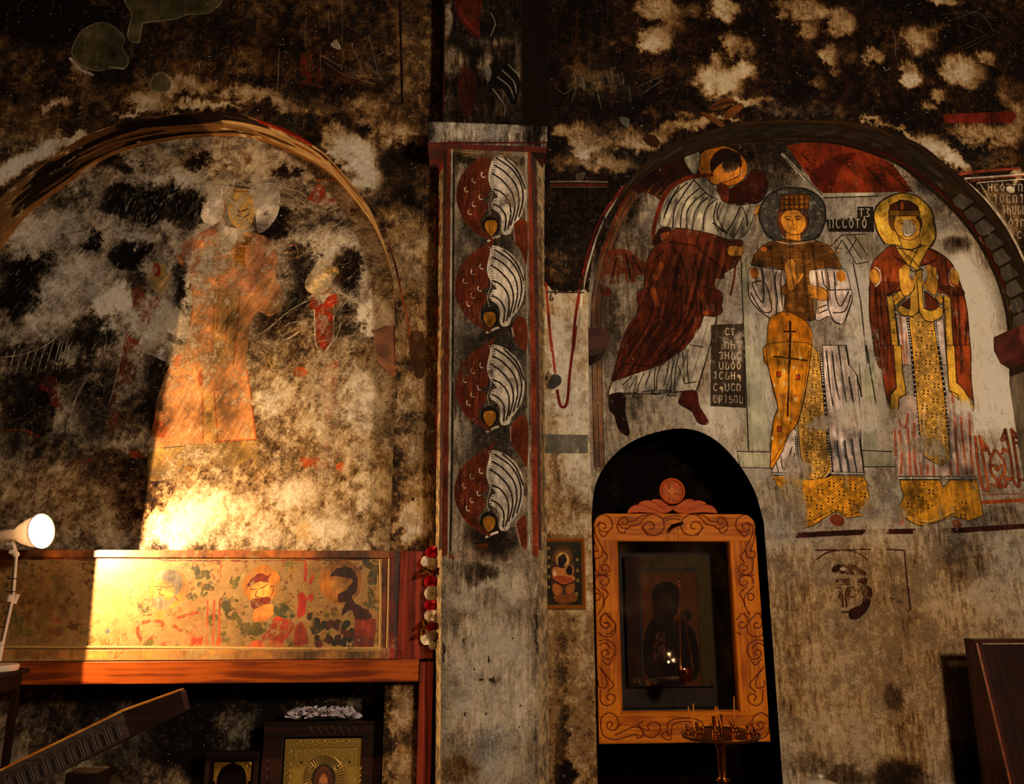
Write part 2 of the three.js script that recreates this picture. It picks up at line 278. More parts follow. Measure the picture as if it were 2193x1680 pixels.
  s.fill(p, '#1b150f', m([880, 380], [1170, 365], [1160, 265], [1260, 265], [1260, 490], [900, 490]), false); s.fill(p, '#1b150f', [[1836, 443], [1870, 443], [1872, 497], [1836, 497]], false);
  letters(s, 'nccoto', 1776, 468, 14, 20, '#a99e8c', 2.2); letters(s, 'te', 1840, 446, 14, 18, '#a99e8c', 1.8);
  s.fill(p, 'rgba(96,86,68,0.7)', r([-60, 520], [120, 540], [210, 700], [100, 760], [-20, 700]), false);
  for (const q of [[[920, 620], [1020, 520], [1240, 510]], [[960, 670], [1020, 565], [1150, 780], [1260, 760]], [[1060, 530], [1200, 740]], [[1130, 520], [1250, 700]], [[1020, 565], [1070, 640]], [[1150, 560], [1090, 660]]]) s.line(p, INK, 2, m(...q), false);
  const plainFill = s.fill.bind(s); s.fill = (name, color, pts, smooth = true) => { plainFill(name, color, pts, smooth); if (name === p && color[0] === '#') s.line(p, 'rgba(20,13,9,0.8)', 1.7, pts, smooth, true); };
  // stooping winged figure with an orange halo
  s.ell(p, '#a9601a', 1547, 356, 54, 47); s.ell(p, INK, 1547, 356, 54, 47, 0, 2); s.fill(p, '#8d8672', a([905, 235], [1040, 190], [1015, 385], [950, 350]));
  s.fill(p, '#2a0f09', a([1210, 520], [1320, 520], [1450, 440], [1510, 355], [1620, 370], [1655, 500], [1610, 620], [1500, 668], [1300, 650], [1220, 610])); s.fill(p, '#54200f', a([1210, 480], [1300, 510], [1300, 650], [1210, 590]));
  s.fill(p, '#24100a', a([1140, 300], [1180, 210], [1280, 160], [1400, 230], [1410, 330], [1300, 300], [1190, 330], [1150, 370]));
  s.fill(p, '#b06a22', a([1130, 440], [1200, 320], [1290, 270], [1390, 300], [1400, 400], [1330, 440], [1240, 470], [1190, 490])); s.line(p, '#4a210c', 1.6, a([1240, 470], [1330, 440], [1400, 400]));
  s.line(p, '#4a210c', 1.6, a([1260, 330], [1300, 320], [1340, 340])); s.line(p, '#4a210c', 1.6, a([1330, 350], [1345, 400], [1320, 410])); s.fill('loss', '#ffffff', a([1270, 190], [1400, 200], [1390, 370], [1290, 370]));
  s.fill(p, '#8f8672', a([700, 860], [690, 760], [760, 620], [830, 500], [990, 430], [1090, 420], [1210, 560], [1260, 640], [1400, 670], [1540, 660], [1530, 760], [1480, 900], [1400, 970], [1290, 975], [1150, 930], [900, 880]));
  for (const q of [[[985, 450], [880, 600], [820, 700], [800, 870]], [[1040, 520], [930, 620], [880, 740], [870, 870]], [[1090, 560], [990, 640], [930, 740], [930, 880]], [[1120, 600], [1030, 680], [990, 780], [980, 890]], [[1190, 620], [1110, 690], [1080, 780], [1080, 900]], [[1200, 650], [1170, 780], [1210, 910]], [[1230, 650], [1200, 760], [1270, 910]], [[990, 440], [1100, 560], [1200, 620]], [[1410, 680], [1330, 850], [1280, 910]], [[1430, 690], [1470, 800], [1470, 850]], [[1440, 780], [1400, 880], [1340, 965]], [[930, 470], [800, 600], [740, 740]], [[860, 500], [770, 640], [720, 790]], [[1160, 830], [1290, 920], [1210, 880]]]) s.line(p, INK, 2.6, a(...q));
  s.line(p, '#5a2010', 9, a([1150, 395], [960, 420], [820, 480], [720, 600], [660, 760], [628, 900], [640, 1010])); s.fill(p, '#23100a', a([620, 1010], [690, 880], [780, 880], [760, 1000], [700, 1040]));
  s.fill(p, '#6f3516', a([690, 930], [770, 910], [800, 960], [760, 1000], [700, 990]));
  s.fill(p, '#481c0e', a([640, 1040], [760, 960], [790, 890], [900, 880], [1130, 925], [1300, 985], [1420, 985], [1425, 1060], [1380, 1200], [1270, 1280], [1260, 1330], [1180, 1340], [1195, 1500], [1200, 1660], [530, 1660], [540, 1480], [550, 1300], [570, 1160]));
  s.fill(p, '#4c1b0d', b([530, 0], [1195, 0], [1200, 230], [1080, 230], [1050, 330], [990, 430], [900, 540], [700, 680], [430, 770], [258, 830], [300, 650], [340, 480], [400, 330], [500, 200]));
  for (const q of [[[820, 1060], [850, 1250], [790, 1660]], [[860, 1100], [930, 1350], [920, 1660]], [[1000, 1120], [1040, 1400], [1060, 1660]], [[720, 1080], [600, 1200]], [[760, 1000], [1030, 1040]], [[1030, 950], [1040, 1060], [1260, 1250]], [[690, 1240], [640, 1480], [610, 1660]]]) s.line(p, '#250d07', 4, a(...q));
  for (const q of [[[640, 0], [600, 250], [420, 560], [330, 640]], [[760, 0], [720, 240], [560, 440], [430, 650]], [[880, 0], [860, 300], [700, 460], [560, 650]], [[1000, 0], [1010, 200], [900, 400], [720, 560]], [[330, 660], [560, 690], [760, 610], [960, 420]]]) s.line(p, '#270d07', 3.5, b(...q));
  for (const q of [[[620, 1430], [660, 1560]], [[1080, 1500], [1100, 1640]], [[700, 1200], [650, 1320]]]) s.line(p, '#7d3a17', 12, a(...q));
  hand(s, a([1290, 1060], [1330, 1035], [1420, 1045], [1425, 1110], [1350, 1130], [1300, 1110]), [a([1340, 1055], [1425, 1050]), a([1350, 1075], [1430, 1072]), a([1350, 1095], [1428, 1094]), a([1350, 1113], [1415, 1116])], FLESH, '#4a2c0e', 3.6);
  s.line(p, '#4a1a10', 4, a([1370, 1150], [1350, 1350], [1320, 1480])); hand(s, a([1530, 740], [1560, 680], [1640, 650], [1700, 600], [1740, 610], [1720, 670], [1600, 720], [1550, 760]), [a([1680, 620], [1760, 600]), a([1690, 640], [1770, 625])], '#a86a24', '#4a2c0e', 4);
  s.fill(p, '#93897a', b([1200, 250], [1170, 420], [1120, 560], [1080, 720], [1030, 880], [1010, 915], [820, 930], [520, 940], [240, 950], [215, 955], [258, 830], [430, 770], [700, 680], [900, 540], [990, 430], [1050, 330], [1080, 235]), false);
  for (const q of [[[1200, 240], [1150, 440], [1100, 640], [1020, 890], [1010, 915], [830, 920], [830, 960], [750, 955], [790, 915], [680, 910], [690, 945], [605, 945], [630, 910], [530, 920], [510, 975], [440, 965], [470, 930], [250, 945]], [[940, 545], [930, 700], [945, 840]], [[890, 560], [900, 700], [905, 840]], [[860, 580], [830, 690], [810, 920]], [[805, 620], [790, 760], [780, 930]], [[770, 650], [740, 800], [720, 870]], [[690, 690], [660, 780], [655, 910]], [[645, 710], [635, 800], [640, 910]], [[600, 740], [560, 860]], [[540, 760], [490, 870], [480, 940]], [[480, 780], [410, 890]], [[430, 790], [350, 860]], [[850, 690], [910, 850], [1020, 830]], [[240, 850], [220, 950]], [[960, 500], [1080, 520]]]) s.line(p, INK, 2, b(...q), false);
  s.fill(p, '#170a08', b([240, 950], [370, 945], [372, 1100], [412, 1290], [375, 1312], [310, 1250], [275, 1130], [230, 1080])); s.fill(p, '#3a100c', b([900, 920], [1010, 920], [1040, 1050], [1122, 1190], [1090, 1217], [1030, 1200], [970, 1100], [860, 1030], [870, 970]));
  const DF = ['rgba(14,6,4,0.42)', 'rgba(120,58,24,0.28)', 'rgba(14,6,4,0.36)'], LF = ['rgba(40,36,28,0.4)', 'rgba(190,180,160,0.3)'];
  s.folds(a([640, 1040], [900, 880], [1300, 985], [1425, 1060], [1270, 1280], [1195, 1500], [1200, 1660], [530, 1660], [550, 1300]), 26, -0.25, DF); s.folds(b([530, 0], [1195, 0], [1080, 230], [900, 540], [430, 770], [258, 830], [340, 480], [500, 200]), 26, -0.55, DF); s.folds(a([700, 860], [690, 760], [830, 500], [1090, 420], [1260, 640], [1540, 660], [1480, 900], [1290, 975]), 20, -0.3, LF, 5); s.folds(b([1200, 250], [1120, 560], [1010, 915], [215, 955], [700, 680], [1050, 330]), 18, -0.3, LF, 5);
  // dark text panel
  s.fill(p, '#2e241a', b([1150, 325], [1435, 310], [1456, 1062], [1145, 1048]), false);
  [['  ct', 350], ['  ndi', 470], [' ahlc', 565], [' gloo', 655], ['iclhq', 745], ['cqgcn', 850], ['cfisnb', 955]].forEach(([w, y], k) => letters(s, w, 1250 + 1165 * 0.2381, 620 + y * 0.2381, k === 6 ? 11.2 : 12.6, 15, '#a8967e', 2));
  // standing crowned figure
  s.fill(p, '#3d3a34', m([275, 330], [330, 190], [450, 110], [590, 92], [730, 115], [840, 210], [872, 340], [840, 480], [760, 560], [400, 560], [310, 460])); s.ell('tone', '#666', 1700, 461, 68, 55); s.line(p, INK, 3, m([400, 555], [310, 460], [275, 330], [330, 190], [450, 110], [590, 92], [730, 115], [845, 210], [874, 340], [840, 480], [775, 555]));
  for (let i = 0; i < 160; i++) { const q = rnd() * 6.3, d = Math.sqrt(rnd()); s.ell(p, rnd() < 0.6 ? 'rgba(130,120,104,0.4)' : 'rgba(24,22,20,0.4)', 1697 + Math.cos(q) * d * 66, 458 + Math.sin(q) * d * 52, 1 + rnd() * 4, 1 + rnd() * 4); }
  s.fill(p, '#5a2c12', m([455, 300], [440, 400], [470, 490], [520, 520], [500, 330])); s.fill(p, '#5a2c12', m([690, 300], [720, 400], [690, 490], [640, 510]));
  s.fill(p, FLESH, m([512, 500], [650, 495], [655, 580], [510, 580]), false); s.line(p, '#6b3f14', 1.6, m([515, 520], [650, 520]));
  face(s, 1560 + 585 * 0.2381, 380 + 400 * 0.2381, 27, 29, '#b27426', -1);
  s.fill(p, '#6a3c16', m([462, 170], [600, 145], [735, 155], [720, 295], [590, 290], [470, 300]), false); for (const u of [500, 545, 590, 635, 680]) s.line(p, '#2a1208', 2, m([u, 160], [u + 4, 292]), false); for (const v of [190, 240, 285]) s.line(p, '#2a1208', 1.6, m([465, v + 6], [725, v]), false);
  for (const u of [520, 567, 612, 660]) for (const v of [180, 225, 265]) s.ell(p, u % 2 ? '#a04a18' : '#8d5e1c', 1560 + u * 0.2381, 380 + v * 0.2381, 3.2, 3);
  s.fill(p, '#5d3813', m([400, 570], [520, 560], [655, 575], [770, 560], [900, 610], [980, 720], [1022, 825], [740, 832], [745, 1000], [780, 1280], [690, 1290], [560, 1210], [430, 1240], [505, 1190], [510, 1010], [495, 835], [205, 790], [230, 700], [300, 620]), false);
  for (let i = 0; i < 70; i++) { const u = 260 + rnd() * 700, v = 600 + rnd() * 210; s.line(p, rnd() < 0.5 ? 'rgba(126,82,26,0.6)' : 'rgba(44,24,8,0.6)', 2.2, m([u, v], [u + 40 + rnd() * 40, v + rnd() * 10 - 5])); }
  for (let i = 0; i < 26; i++) { const u = 540 + rnd() * 190, v = 850 + rnd() * 380; s.ell(p, 'rgba(140,90,30,0.5)', 1560 + u * 0.2381, 380 + v * 0.2381, 5, 4); }
  s.ell(p, '#b0551c', 1560 + 320 * 0.2381, 380 + 645 * 0.2381, 7, 6); pearls(s, p, m([430, 575], [540, 600], [650, 592], [770, 570]), 1.4, 22);
  s.fill(p, LILAC, m([215, 800], [495, 838], [510, 1000], [495, 1190], [430, 1245], [370, 1265], [270, 1190], [190, 1080], [178, 960])); s.fill(p, LILAC, m([740, 840], [1030, 832], [1100, 1000], [1112, 1100], [1050, 1290], [990, 1322], [940, 1290], [900, 1250], [790, 1285], [790, 1100], [745, 990]));
  for (const q of [[[215, 950], [310, 945], [310, 1120], [250, 1050], [215, 960]], [[330, 950], [370, 1060], [385, 1200], [300, 1200], [200, 1040]], [[300, 830], [320, 940]], [[430, 850], [420, 940], [440, 1100], [430, 1220]], [[480, 840], [470, 960], [490, 1190]], [[178, 960], [190, 1080], [270, 1190], [370, 1265]], [[790, 860], [810, 980], [860, 1000]], [[840, 850], [860, 960], [900, 1010]], [[890, 850], [910, 1010]], [[950, 850], [960, 1010]], [[880, 1015], [1100, 1010]], [[960, 1020], [970, 1090], [1010, 1160], [1080, 1030]], [[890, 1030], [900, 1180], [950, 1290], [1000, 1315]], [[1100, 1060], [1050, 1200], [940, 1220]], [[1110, 1110], [1050, 1290]], [[810, 1180], [880, 1150]], [[820, 1225], [890, 1190]], [[215, 790], [495, 835]], [[740, 835], [1025, 828]]]) s.line(p, INK, 2.4, m(...q));
  s.ell(p, '#9a5318', 1560 + 235 * 0.2381, 380 + 860 * 0.2381, 9, 13); s.ell(p, '#b8701f', 1560 + 1012 * 0.2381, 380 + 890 * 0.2381, 10, 13); pearls(s, p, m([200, 800], [280, 810], [290, 920], [200, 930]), 1.3, 16); pearls(s, p, m([960, 850], [960, 940], [1060, 945]), 1.3, 11); pearls(s, p, m([495, 840], [490, 1190]), 1.2, 20); pearls(s, p, m([740, 838], [1020, 830]), 1.2, 18); pearls(s, p, m([735, 850], [740, 1000]), 1.2, 10);
  hand(s, m([520, 880], [530, 850], [600, 860], [620, 920], [600, 1000], [540, 1010]), [m([530, 880], [520, 800], [522, 775]), m([548, 870], [545, 780], [547, 745]), m([568, 870], [570, 790], [572, 745]), m([590, 880], [592, 810], [590, 770]), m([600, 960], [640, 920], [668, 872])]);
  hand(s, m([735, 1010], [800, 980], [880, 1020], [885, 1100], [800, 1100], [750, 1070]), [m([800, 1000], [725, 978]), m([790, 1020], [728, 1005]), m([790, 1045], [735, 1035]), m([800, 1075], [750, 1075])]);
  hand(s, m([480, 990], [510, 970], [540, 1030], [510, 1060], [480, 1040]), [], '#8a521c');
  s.fill(p, OCHRE_DEEP, m([380, 1265], [520, 1212], [650, 1262], [710, 1310], [752, 1400], [745, 1560], [740, 1690], [345, 1690], [345, 1480])); s.line(p, '#5c300c', 2, m([420, 1240], [530, 1200], [640, 1230], [720, 1290]));
  s.fill(p, '#b06c12', n([305, 0], [330, 200], [365, 370], [402, 500], [372, 600], [347, 760], [345, 900], [352, 1012], [440, 870], [500, 740], [562, 640], [600, 500], [650, 260], [682, 0]));
  s.line(p, '#6e3f0c', 2.5, n([655, 50], [625, 300], [580, 520], [545, 620])); s.line(p, '#6e3f0c', 2.5, n([350, 960], [430, 840], [500, 720])); s.line(p, INK, 1.6, n([305, 0], [330, 200], [402, 500], [372, 600], [345, 900], [352, 1010], [440, 870], [560, 640], [600, 500], [650, 260], [682, 0]));
  s.line(p, '#241208', 4.5, m([555, 1300], [556, 1452]), false); s.line(p, '#241208', 3.6, m([500, 1388], [602, 1388]), false); s.line(p, '#241208', 3.6, m([555, 1452], [553, 1690]), false); s.line(p, '#241208', 3.6, n([500, 0], [492, 300], [484, 575]), false); s.line(p, '#241208', 3.4, m([412, 1612], [550, 1628], [700, 1648]), false);
  for (const [u, v] of [[410, 238], [568, 262], [415, 685]]) s.fill(p, '#962a12', n([u - 16, v - 20], [u + 16, v - 20], [u + 15, v + 20], [u - 16, v + 20]), false); for (const [u, v] of [[425, 405], [550, 410]]) s.ell(p, '#9a4c16', 1560 + u * 0.2619, 740 + v * 0.2619, 4, 5);
  for (const [u, v] of [[535, 180], [455, 205], [380, 325], [455, 315], [550, 440], [410, 575], [500, 605], [430, 785], [360, 760], [590, 100]]) s.ell(p, '#b8a070', 1560 + u * 0.2619, 740 + v * 0.2619, 3, 4.5);
  s.fill(p, LILAC, n([500, 720], [555, 700], [570, 900], [575, 1065], [360, 1050], [440, 870])); for (const q of [[[430, 900], [440, 1000], [460, 1010], [480, 960], [520, 830]], [[390, 960], [410, 1040]], [[540, 880], [520, 1040]]]) s.line(p, INK, 2, n(...q));
  s.fill(p, '#b3863c', n([682, 0], [735, 60], [760, 200], [800, 500], [820, 800], [832, 1010], [710, 1150], [650, 1100], [590, 900], [568, 640], [620, 450], [660, 200]), false);
  lattice(s, n([682, 20], [735, 80], [760, 200], [795, 500], [815, 800], [822, 1000], [710, 1130], [655, 1080], [610, 860], [580, 620], [630, 450], [660, 200]), 1735, 900, 21, 0);
  s.line(p, OCHRE, 3.5, n([735, 60], [760, 200], [800, 500], [820, 800], [828, 1010], [712, 1140])); s.line(p, '#3a230b', 1.4, n([728, 60], [752, 200], [792, 500], [812, 800], [820, 1005], [705, 1125]));
  s.line(p, INK, 6, n([752, 60], [775, 300], [812, 740], [845, 1020], [705, 1165])); pearls(s, p, n([752, 60], [775, 300], [812, 740], [845, 1020], [705, 1165]), 1.7, 46);
  s.line(p, INK, 5, n([555, 740], [560, 900]), false); pearls(s, p, n([555, 740], [560, 900]), 1.6, 8);
  s.fill(p, LILAC, n([770, 0], [965, 0], [990, 160], [1050, 240], [1075, 500], [1085, 800], [1112, 1050], [860, 1050], [825, 740], [785, 300]), false);
  for (const q of [[[800, 50], [830, 340], [855, 490]], [[850, 50], [870, 260], [905, 440]], [[900, 0], [930, 240], [970, 500], [985, 570]], [[960, 0], [985, 160]], [[985, 260], [1010, 400], [1040, 540]], [[1050, 240], [1090, 420]], [[890, 780], [900, 900], [925, 1040]], [[950, 780], [965, 900], [990, 1030]], [[1010, 770], [1025, 900], [1050, 1030]], [[1070, 760], [1090, 900], [1110, 1040]]]) s.line(p, INK, 3, n(...q));
  for (const [u, v] of [[870, 850], [940, 860], [1000, 840], [910, 980], [970, 990]]) s.line(p, 'rgba(60,68,72,0.7)', 6, n([u, v - 60], [u + 14, v + 50]));
  s.line(p, INK, 6, n([360, 1052], [560, 1056]), false); pearls(s, p, n([360, 1052], [560, 1056]), 1.7, 16); s.line(p, INK, 6, n([845, 1045], [1112, 1050]), false); pearls(s, p, n([845, 1045], [1112, 1050]), 1.7, 22);
  s.fill(p, '#b5791c', n([360, 1072], [700, 1100], [860, 1066], [1112, 1070], [1150, 1220], [1185, 1370], [1090, 1395], [970, 1412], [880, 1358], [820, 1390], [700, 1470], [540, 1512], [540, 1400], [460, 1260]), false);
  lattice(s, n([370, 1080], [700, 1160], [860, 1075], [1108, 1078], [1150, 1220], [1178, 1350], [970, 1390], [880, 1340], [700, 1440], [560, 1460], [560, 1380], [470, 1230]), 1800, 1040, 24, 0);
  s.line(p, OCHRE, 3, n([360, 1075], [560, 1080]), false); s.line(p, '#3a230b', 1.5, n([545, 1450], [690, 1430], [810, 1370], [880, 1345], [975, 1390], [1085, 1350])); s.line(p, '#3a230b', 1.5, n([540, 1510], [700, 1470], [820, 1390], [880, 1362], [970, 1412])); for (const [u, v] of [[560, 1470], [590, 1470], [620, 1468], [650, 1464], [680, 1456], [840, 1368], [880, 1362], [920, 1370], [960, 1388]]) s.ell(p, '#3a230b', 1560 + u * 0.2619, 740 + v * 0.2619, 2.3, 2.3, 0, 1);
  s.ell(p, '#5c2410', 1560 + 890 * 0.2619, 740 + 1430 * 0.2619, 16, 12, 15);
  // standing figure with a golden halo
  s.fill(p, '#c0932f', r([132, 330], [180, 230], [300, 160], [410, 140], [530, 175], [640, 280], [680, 420], [690, 530], [620, 640], [320, 610], [230, 590], [160, 470])); s.line(p, INK, 3, r([230, 600], [160, 480], [132, 330], [180, 230], [300, 160], [410, 140], [530, 175], [640, 280], [670, 380], [690, 530], [640, 620]));
  for (let i = 0; i < 150; i++) { const q = rnd() * 6.3, d = 34 + rnd() * 28; s.ell(p, rnd() < 0.6 ? 'rgba(96,58,14,0.35)' : 'rgba(196,170,112,0.4)', 1938 + Math.cos(q) * d, 466 + Math.sin(q) * d * 0.9, 1 + rnd() * 3, 1 + rnd() * 3); }
  s.fill(p, '#5e3c14', r([270, 330], [275, 430], [310, 480], [345, 470], [320, 350])); s.fill(p, '#3c2208', r([520, 340], [560, 380], [562, 450], [530, 470]));
  s.fill(p, '#b98a2c', r([340, 500], [390, 640], [470, 660], [560, 620], [540, 520]), false); face(s, 1840 + 432 * 0.238, 380 + 440 * 0.238, 28, 31, '#c08a2c', 0); s.fill('loss', '#ffffff', r([400, 420], [450, 380], [520, 450], [480, 510], [420, 530])); s.fill(p, PALE, r([395, 460], [440, 400], [510, 460], [470, 520], [410, 530]));
  s.fill(p, '#33180c', r([262, 320], [280, 250], [370, 205], [450, 210], [530, 260], [545, 330]), false); s.fill(p, '#8a3a14', r([375, 225], [395, 215], [405, 285], [370, 285])); s.fill(p, '#6e4c14', r([265, 300], [540, 300], [550, 345], [270, 350]), false); for (const v of [300, 315, 330, 345]) s.line(p, '#30190a', 1.3, r([265, v], [545, v]), false);
  s.fill(p, '#6d2d12', r([310, 615], [190, 690], [115, 790], [95, 1000], [100, 1300], [170, 1690], [310, 1690], [262, 1250], [245, 1075], [370, 1010], [360, 870], [430, 770])); s.fill(p, '#742f12', r([620, 640], [800, 740], [880, 880], [925, 1000], [970, 1200], [990, 1400], [1000, 1690], [860, 1690], [830, 1250], [810, 1075], [700, 1020], [710, 880], [600, 790], [545, 790]));
  s.fill(p, '#4a1d0d', r([120, 950], [360, 960], [245, 1060], [105, 1050])); s.fill(p, '#4a1d0d', r([710, 980], [910, 1000], [940, 1060], [820, 1060]));
  for (const q of [[[200, 1060], [200, 1250], [260, 1680]], [[150, 1020], [140, 1300], [200, 1680]], [[880, 1060], [900, 1350], [905, 1640]], [[850, 1200], [930, 1640], [970, 1300]], [[420, 780], [300, 700]], [[560, 800], [700, 740]], [[115, 790], [95, 1000], [100, 1300], [170, 1680]], [[620, 640], [800, 740], [890, 900], [970, 1200], [1000, 1680]], [[250, 1070], [370, 1010]]]) s.line(p, '#220d06', 2.4, r(...q));
  s.fill(p, '#bd8f30', r([320, 600], [370, 640], [470, 660], [560, 610], [630, 620], [580, 720], [545, 790], [540, 1200], [500, 1250], [400, 1245], [330, 1190], [370, 1150], [455, 1190], [460, 1060], [500, 1000], [510, 830], [440, 790], [360, 690]), false);
  s.fill(p, '#bd8f30', r([510, 850], [560, 830], [580, 1180], [650, 1205], [720, 1160], [760, 1180], [755, 1250], [660, 1305], [590, 1290], [545, 1220]), false); s.fill(p, '#5c2410', r([400, 1130], [450, 1090], [458, 1185], [380, 1150]), false); s.fill(p, '#5c2410', r([585, 1020], [720, 1140], [690, 1190], [600, 1190]), false);
  for (const q of [[[370, 640], [470, 760], [550, 600]], [[440, 700], [530, 800], [580, 840]], [[470, 660], [520, 680]], [[470, 760], [440, 820], [490, 850], [540, 830]], [[350, 640], [470, 650], [560, 620]], [[520, 950], [540, 1200], [500, 1250], [400, 1245], [325, 1190], [310, 1110]], [[545, 1220], [590, 1290], [660, 1305], [755, 1250], [755, 1080]], [[320, 1180], [420, 1090]], [[600, 1030], [760, 1160]]]) s.line(p, '#2a1808', 2, r(...q), false);
  s.fill(p, '#bd8f30', r([248, 1075], [305, 1060], [325, 1250], [350, 1500], [380, 1690], [312, 1690], [270, 1300]), false); s.fill(p, '#bd8f30', r([760, 1060], [822, 1080], [835, 1300], [858, 1690], [795, 1690], [780, 1400]), false); s.line(p, '#2a1808', 2, r([305, 1060], [325, 1250], [375, 1680]), false); s.line(p, '#2a1808', 2, r([760, 1060], [775, 1400], [790, 1680]), false); s.line(p, '#2a1808', 2, r([248, 1075], [312, 1680]), false); s.line(p, '#2a1808', 2, r([822, 1080], [858, 1680]), false);
  for (let v = 1120; v < 1680; v += 70) { s.line(p, '#2a1808', 1.2, r([300, v], [325, v + 4]), false); s.line(p, '#2a1808', 1.2, r([775, v], [795, v]), false); }
  s.fill(p, '#b8862a', r([300, 1070], [370, 1020], [410, 1080], [320, 1160]), false); s.fill(p, '#b8862a', r([680, 1080], [730, 1040], [760, 1110], [735, 1150]), false); for (let i = 0; i < 40; i++) { const u = rnd(), v = rnd(); s.ell(p, '#3a230b', 1840 + (310 + u * 85) * 0.238, 380 + (1055 + v * 70) * 0.238, 0.9, 0.9); }
  hand(s, r([370, 900], [450, 900], [500, 960], [470, 1040], [410, 1070], [372, 1000]), [r([375, 930], [372, 860], [376, 830]), r([395, 910], [395, 830], [397, 805]), r([415, 910], [416, 830], [417, 795]), r([436, 920], [437, 850], [438, 812]), r([470, 1000], [495, 940], [508, 895])], '#c28a30');
  hand(s, r([620, 900], [690, 900], [710, 980], [680, 1060], [610, 1010], [590, 960]), [r([628, 910], [620, 830], [614, 800]), r([646, 905], [642, 830], [638, 798]), r([664, 910], [662, 840], [658, 810]), r([682, 920], [684, 860], [684, 825]), r([610, 1000], [570, 940], [548, 902])], '#c28a30');
  for (const [u, v] of [[140, 895], [860, 900]]) { s.ell(p, '#b5812a', 1840 + u * 0.238, 380 + v * 0.238, 10, 17); pearls(s, p, Array.from({ length: 12 }, (_, i) => { const q = (u < 500 ? -1 : 1) * (-1.5 + i / 11 * 3) + (u < 500 ? 0 : 3.14); return [1840 + u * 0.238 + Math.cos(q) * (u < 500 ? 13 : 13), 380 + v * 0.238 + Math.sin(q) * 20]; }), 1.5, 16); }
  s.fill(p, '#b5a297', r([330, 1230], [400, 1250], [440, 1260], [480, 1690], [385, 1690]), false); s.fill(p, '#b5a297', r([690, 1305], [755, 1265], [790, 1690], [715, 1690]), false); s.line(p, 'rgba(150,70,30,0.7)', 4, r([370, 1250], [410, 1680])); s.line(p, 'rgba(150,70,30,0.7)', 3, r([420, 1400], [430, 1680]));
  const band = [...r([455, 1265], [540, 1215], [600, 1295], [668, 1310]), ...t([640, 0], [700, 400], [740, 820], [735, 910], [668, 985], [545, 915], [505, 700], [470, 400], [440, 0])];
  s.fill(p, '#b5883a', band, false); lattice(s, band, 1985, 760, 23, 0); s.line(p, OCHRE, 3, [...r([460, 1280]), ...t([440, 0], [470, 400], [505, 700]), ...t([545, 905], [668, 985], [735, 905])], false); s.line(p, OCHRE, 3, [...r([660, 1310]), ...t([630, 0], [690, 400], [725, 700])], false);
  for (const q of [[...r([432, 1260]), ...t([425, 0], [460, 400], [490, 740])], [...r([682, 1310]), ...t([645, 0], [705, 420], [735, 740])], t([525, 920], [672, 1000], [762, 920], [750, 780])]) { s.line(p, INK, 5.5, q, false); pearls(s, p, q, 1.7, 30); }
  s.fill(p, '#6d2d12', t([155, 0], [290, 0], [305, 340], [250, 400], [245, 480], [205, 330]), false); s.fill(p, '#bd8f30', t([280, 0], [345, 0], [355, 200], [385, 400], [325, 430], [320, 520], [270, 605], [250, 570], [255, 410], [305, 345]), false); s.fill(p, '#742f12', t([780, 0], [910, 0], [918, 300], [938, 470], [860, 370], [800, 300]), false); s.fill(p, '#bd8f30', t([710, 0], [780, 0], [798, 300], [860, 370], [940, 500], [935, 540], [820, 455], [735, 370]), false);
  for (const q of [[[345, 0], [355, 200], [385, 400], [325, 430], [320, 520], [285, 600]], [[305, 345], [255, 410], [250, 570]], [[710, 0], [735, 370], [805, 400], [820, 455]], [[780, 0], [798, 310]], [[910, 0], [915, 300], [940, 520]], [[155, 0], [205, 330], [250, 560]], [[850, 140], [830, 0]]]) s.line(p, '#2a1808', 2, t(...q), false);
  s.fill(p, 'rgba(178,150,136,0.85)', t([345, 480], [390, 410], [465, 420], [490, 740], [530, 920], [670, 1000], [760, 930], [740, 700], [705, 420], [740, 400], [820, 460], [930, 560], [962, 1065], [315, 1065], [270, 750], [290, 600]), false);
  for (const q of [[[310, 560], [340, 650], [380, 670], [400, 560]], [[330, 700], [350, 900], [340, 1050]], [[400, 680], [410, 860], [420, 1060]], [[450, 640], [450, 900], [470, 1060]], [[500, 960], [510, 1060]], [[560, 980], [560, 1060]], [[610, 1000], [610, 1060]], [[760, 400], [780, 600], [800, 900], [810, 1060]], [[830, 480], [840, 700], [880, 1050]], [[900, 560], [910, 800], [930, 1050]], [[740, 950], [750, 1060]], [[290, 700], [300, 900]]]) s.line(p, 'rgba(150,58,26,0.75)', 5, t(...q));
  s.line(p, INK, 6.5, t([320, 1086], [655, 1086]), false); pearls(s, p, t([320, 1086], [655, 1086]), 1.9, 22); s.line(p, INK, 6.5, t([712, 1086], [958, 1082]), false); pearls(s, p, t([712, 1086], [958, 1082]), 1.9, 17);
  s.fill(p, '#b67c1e', t([330, 1102], [655, 1102], [690, 1160], [740, 1102], [965, 1102], [990, 1250], [1015, 1390], [890, 1440], [770, 1400], [640, 1450], [500, 1480], [400, 1430], [300, 1370], [365, 1240]), false);
  lattice(s, t([520, 1105], [650, 1105], [640, 1300], [380, 1440], [310, 1350], [420, 1250]), 1990, 1070, 23, 0); lattice(s, t([880, 1105], [960, 1105], [975, 1190], [890, 1180]), 2080, 1045, 23, 0); lattice(s, t([770, 1260], [880, 1270], [880, 1430], [770, 1400]), 2060, 1090, 23, 0);
  s.line(p, '#4a2c0c', 2, t([380, 1390], [520, 1450], [640, 1440], [780, 1370])); s.line(p, '#d0a040', 2.4, t([390, 1400], [560, 1440], [770, 1360])); s.ell(p, '#a0584a', 1840 + 330 * 0.2619, 740 + 1425 * 0.2619, 11, 11); s.ell(p, '#8c3a16', 1840 + 800 * 0.2619, 740 + 1460 * 0.2619, 10, 9);
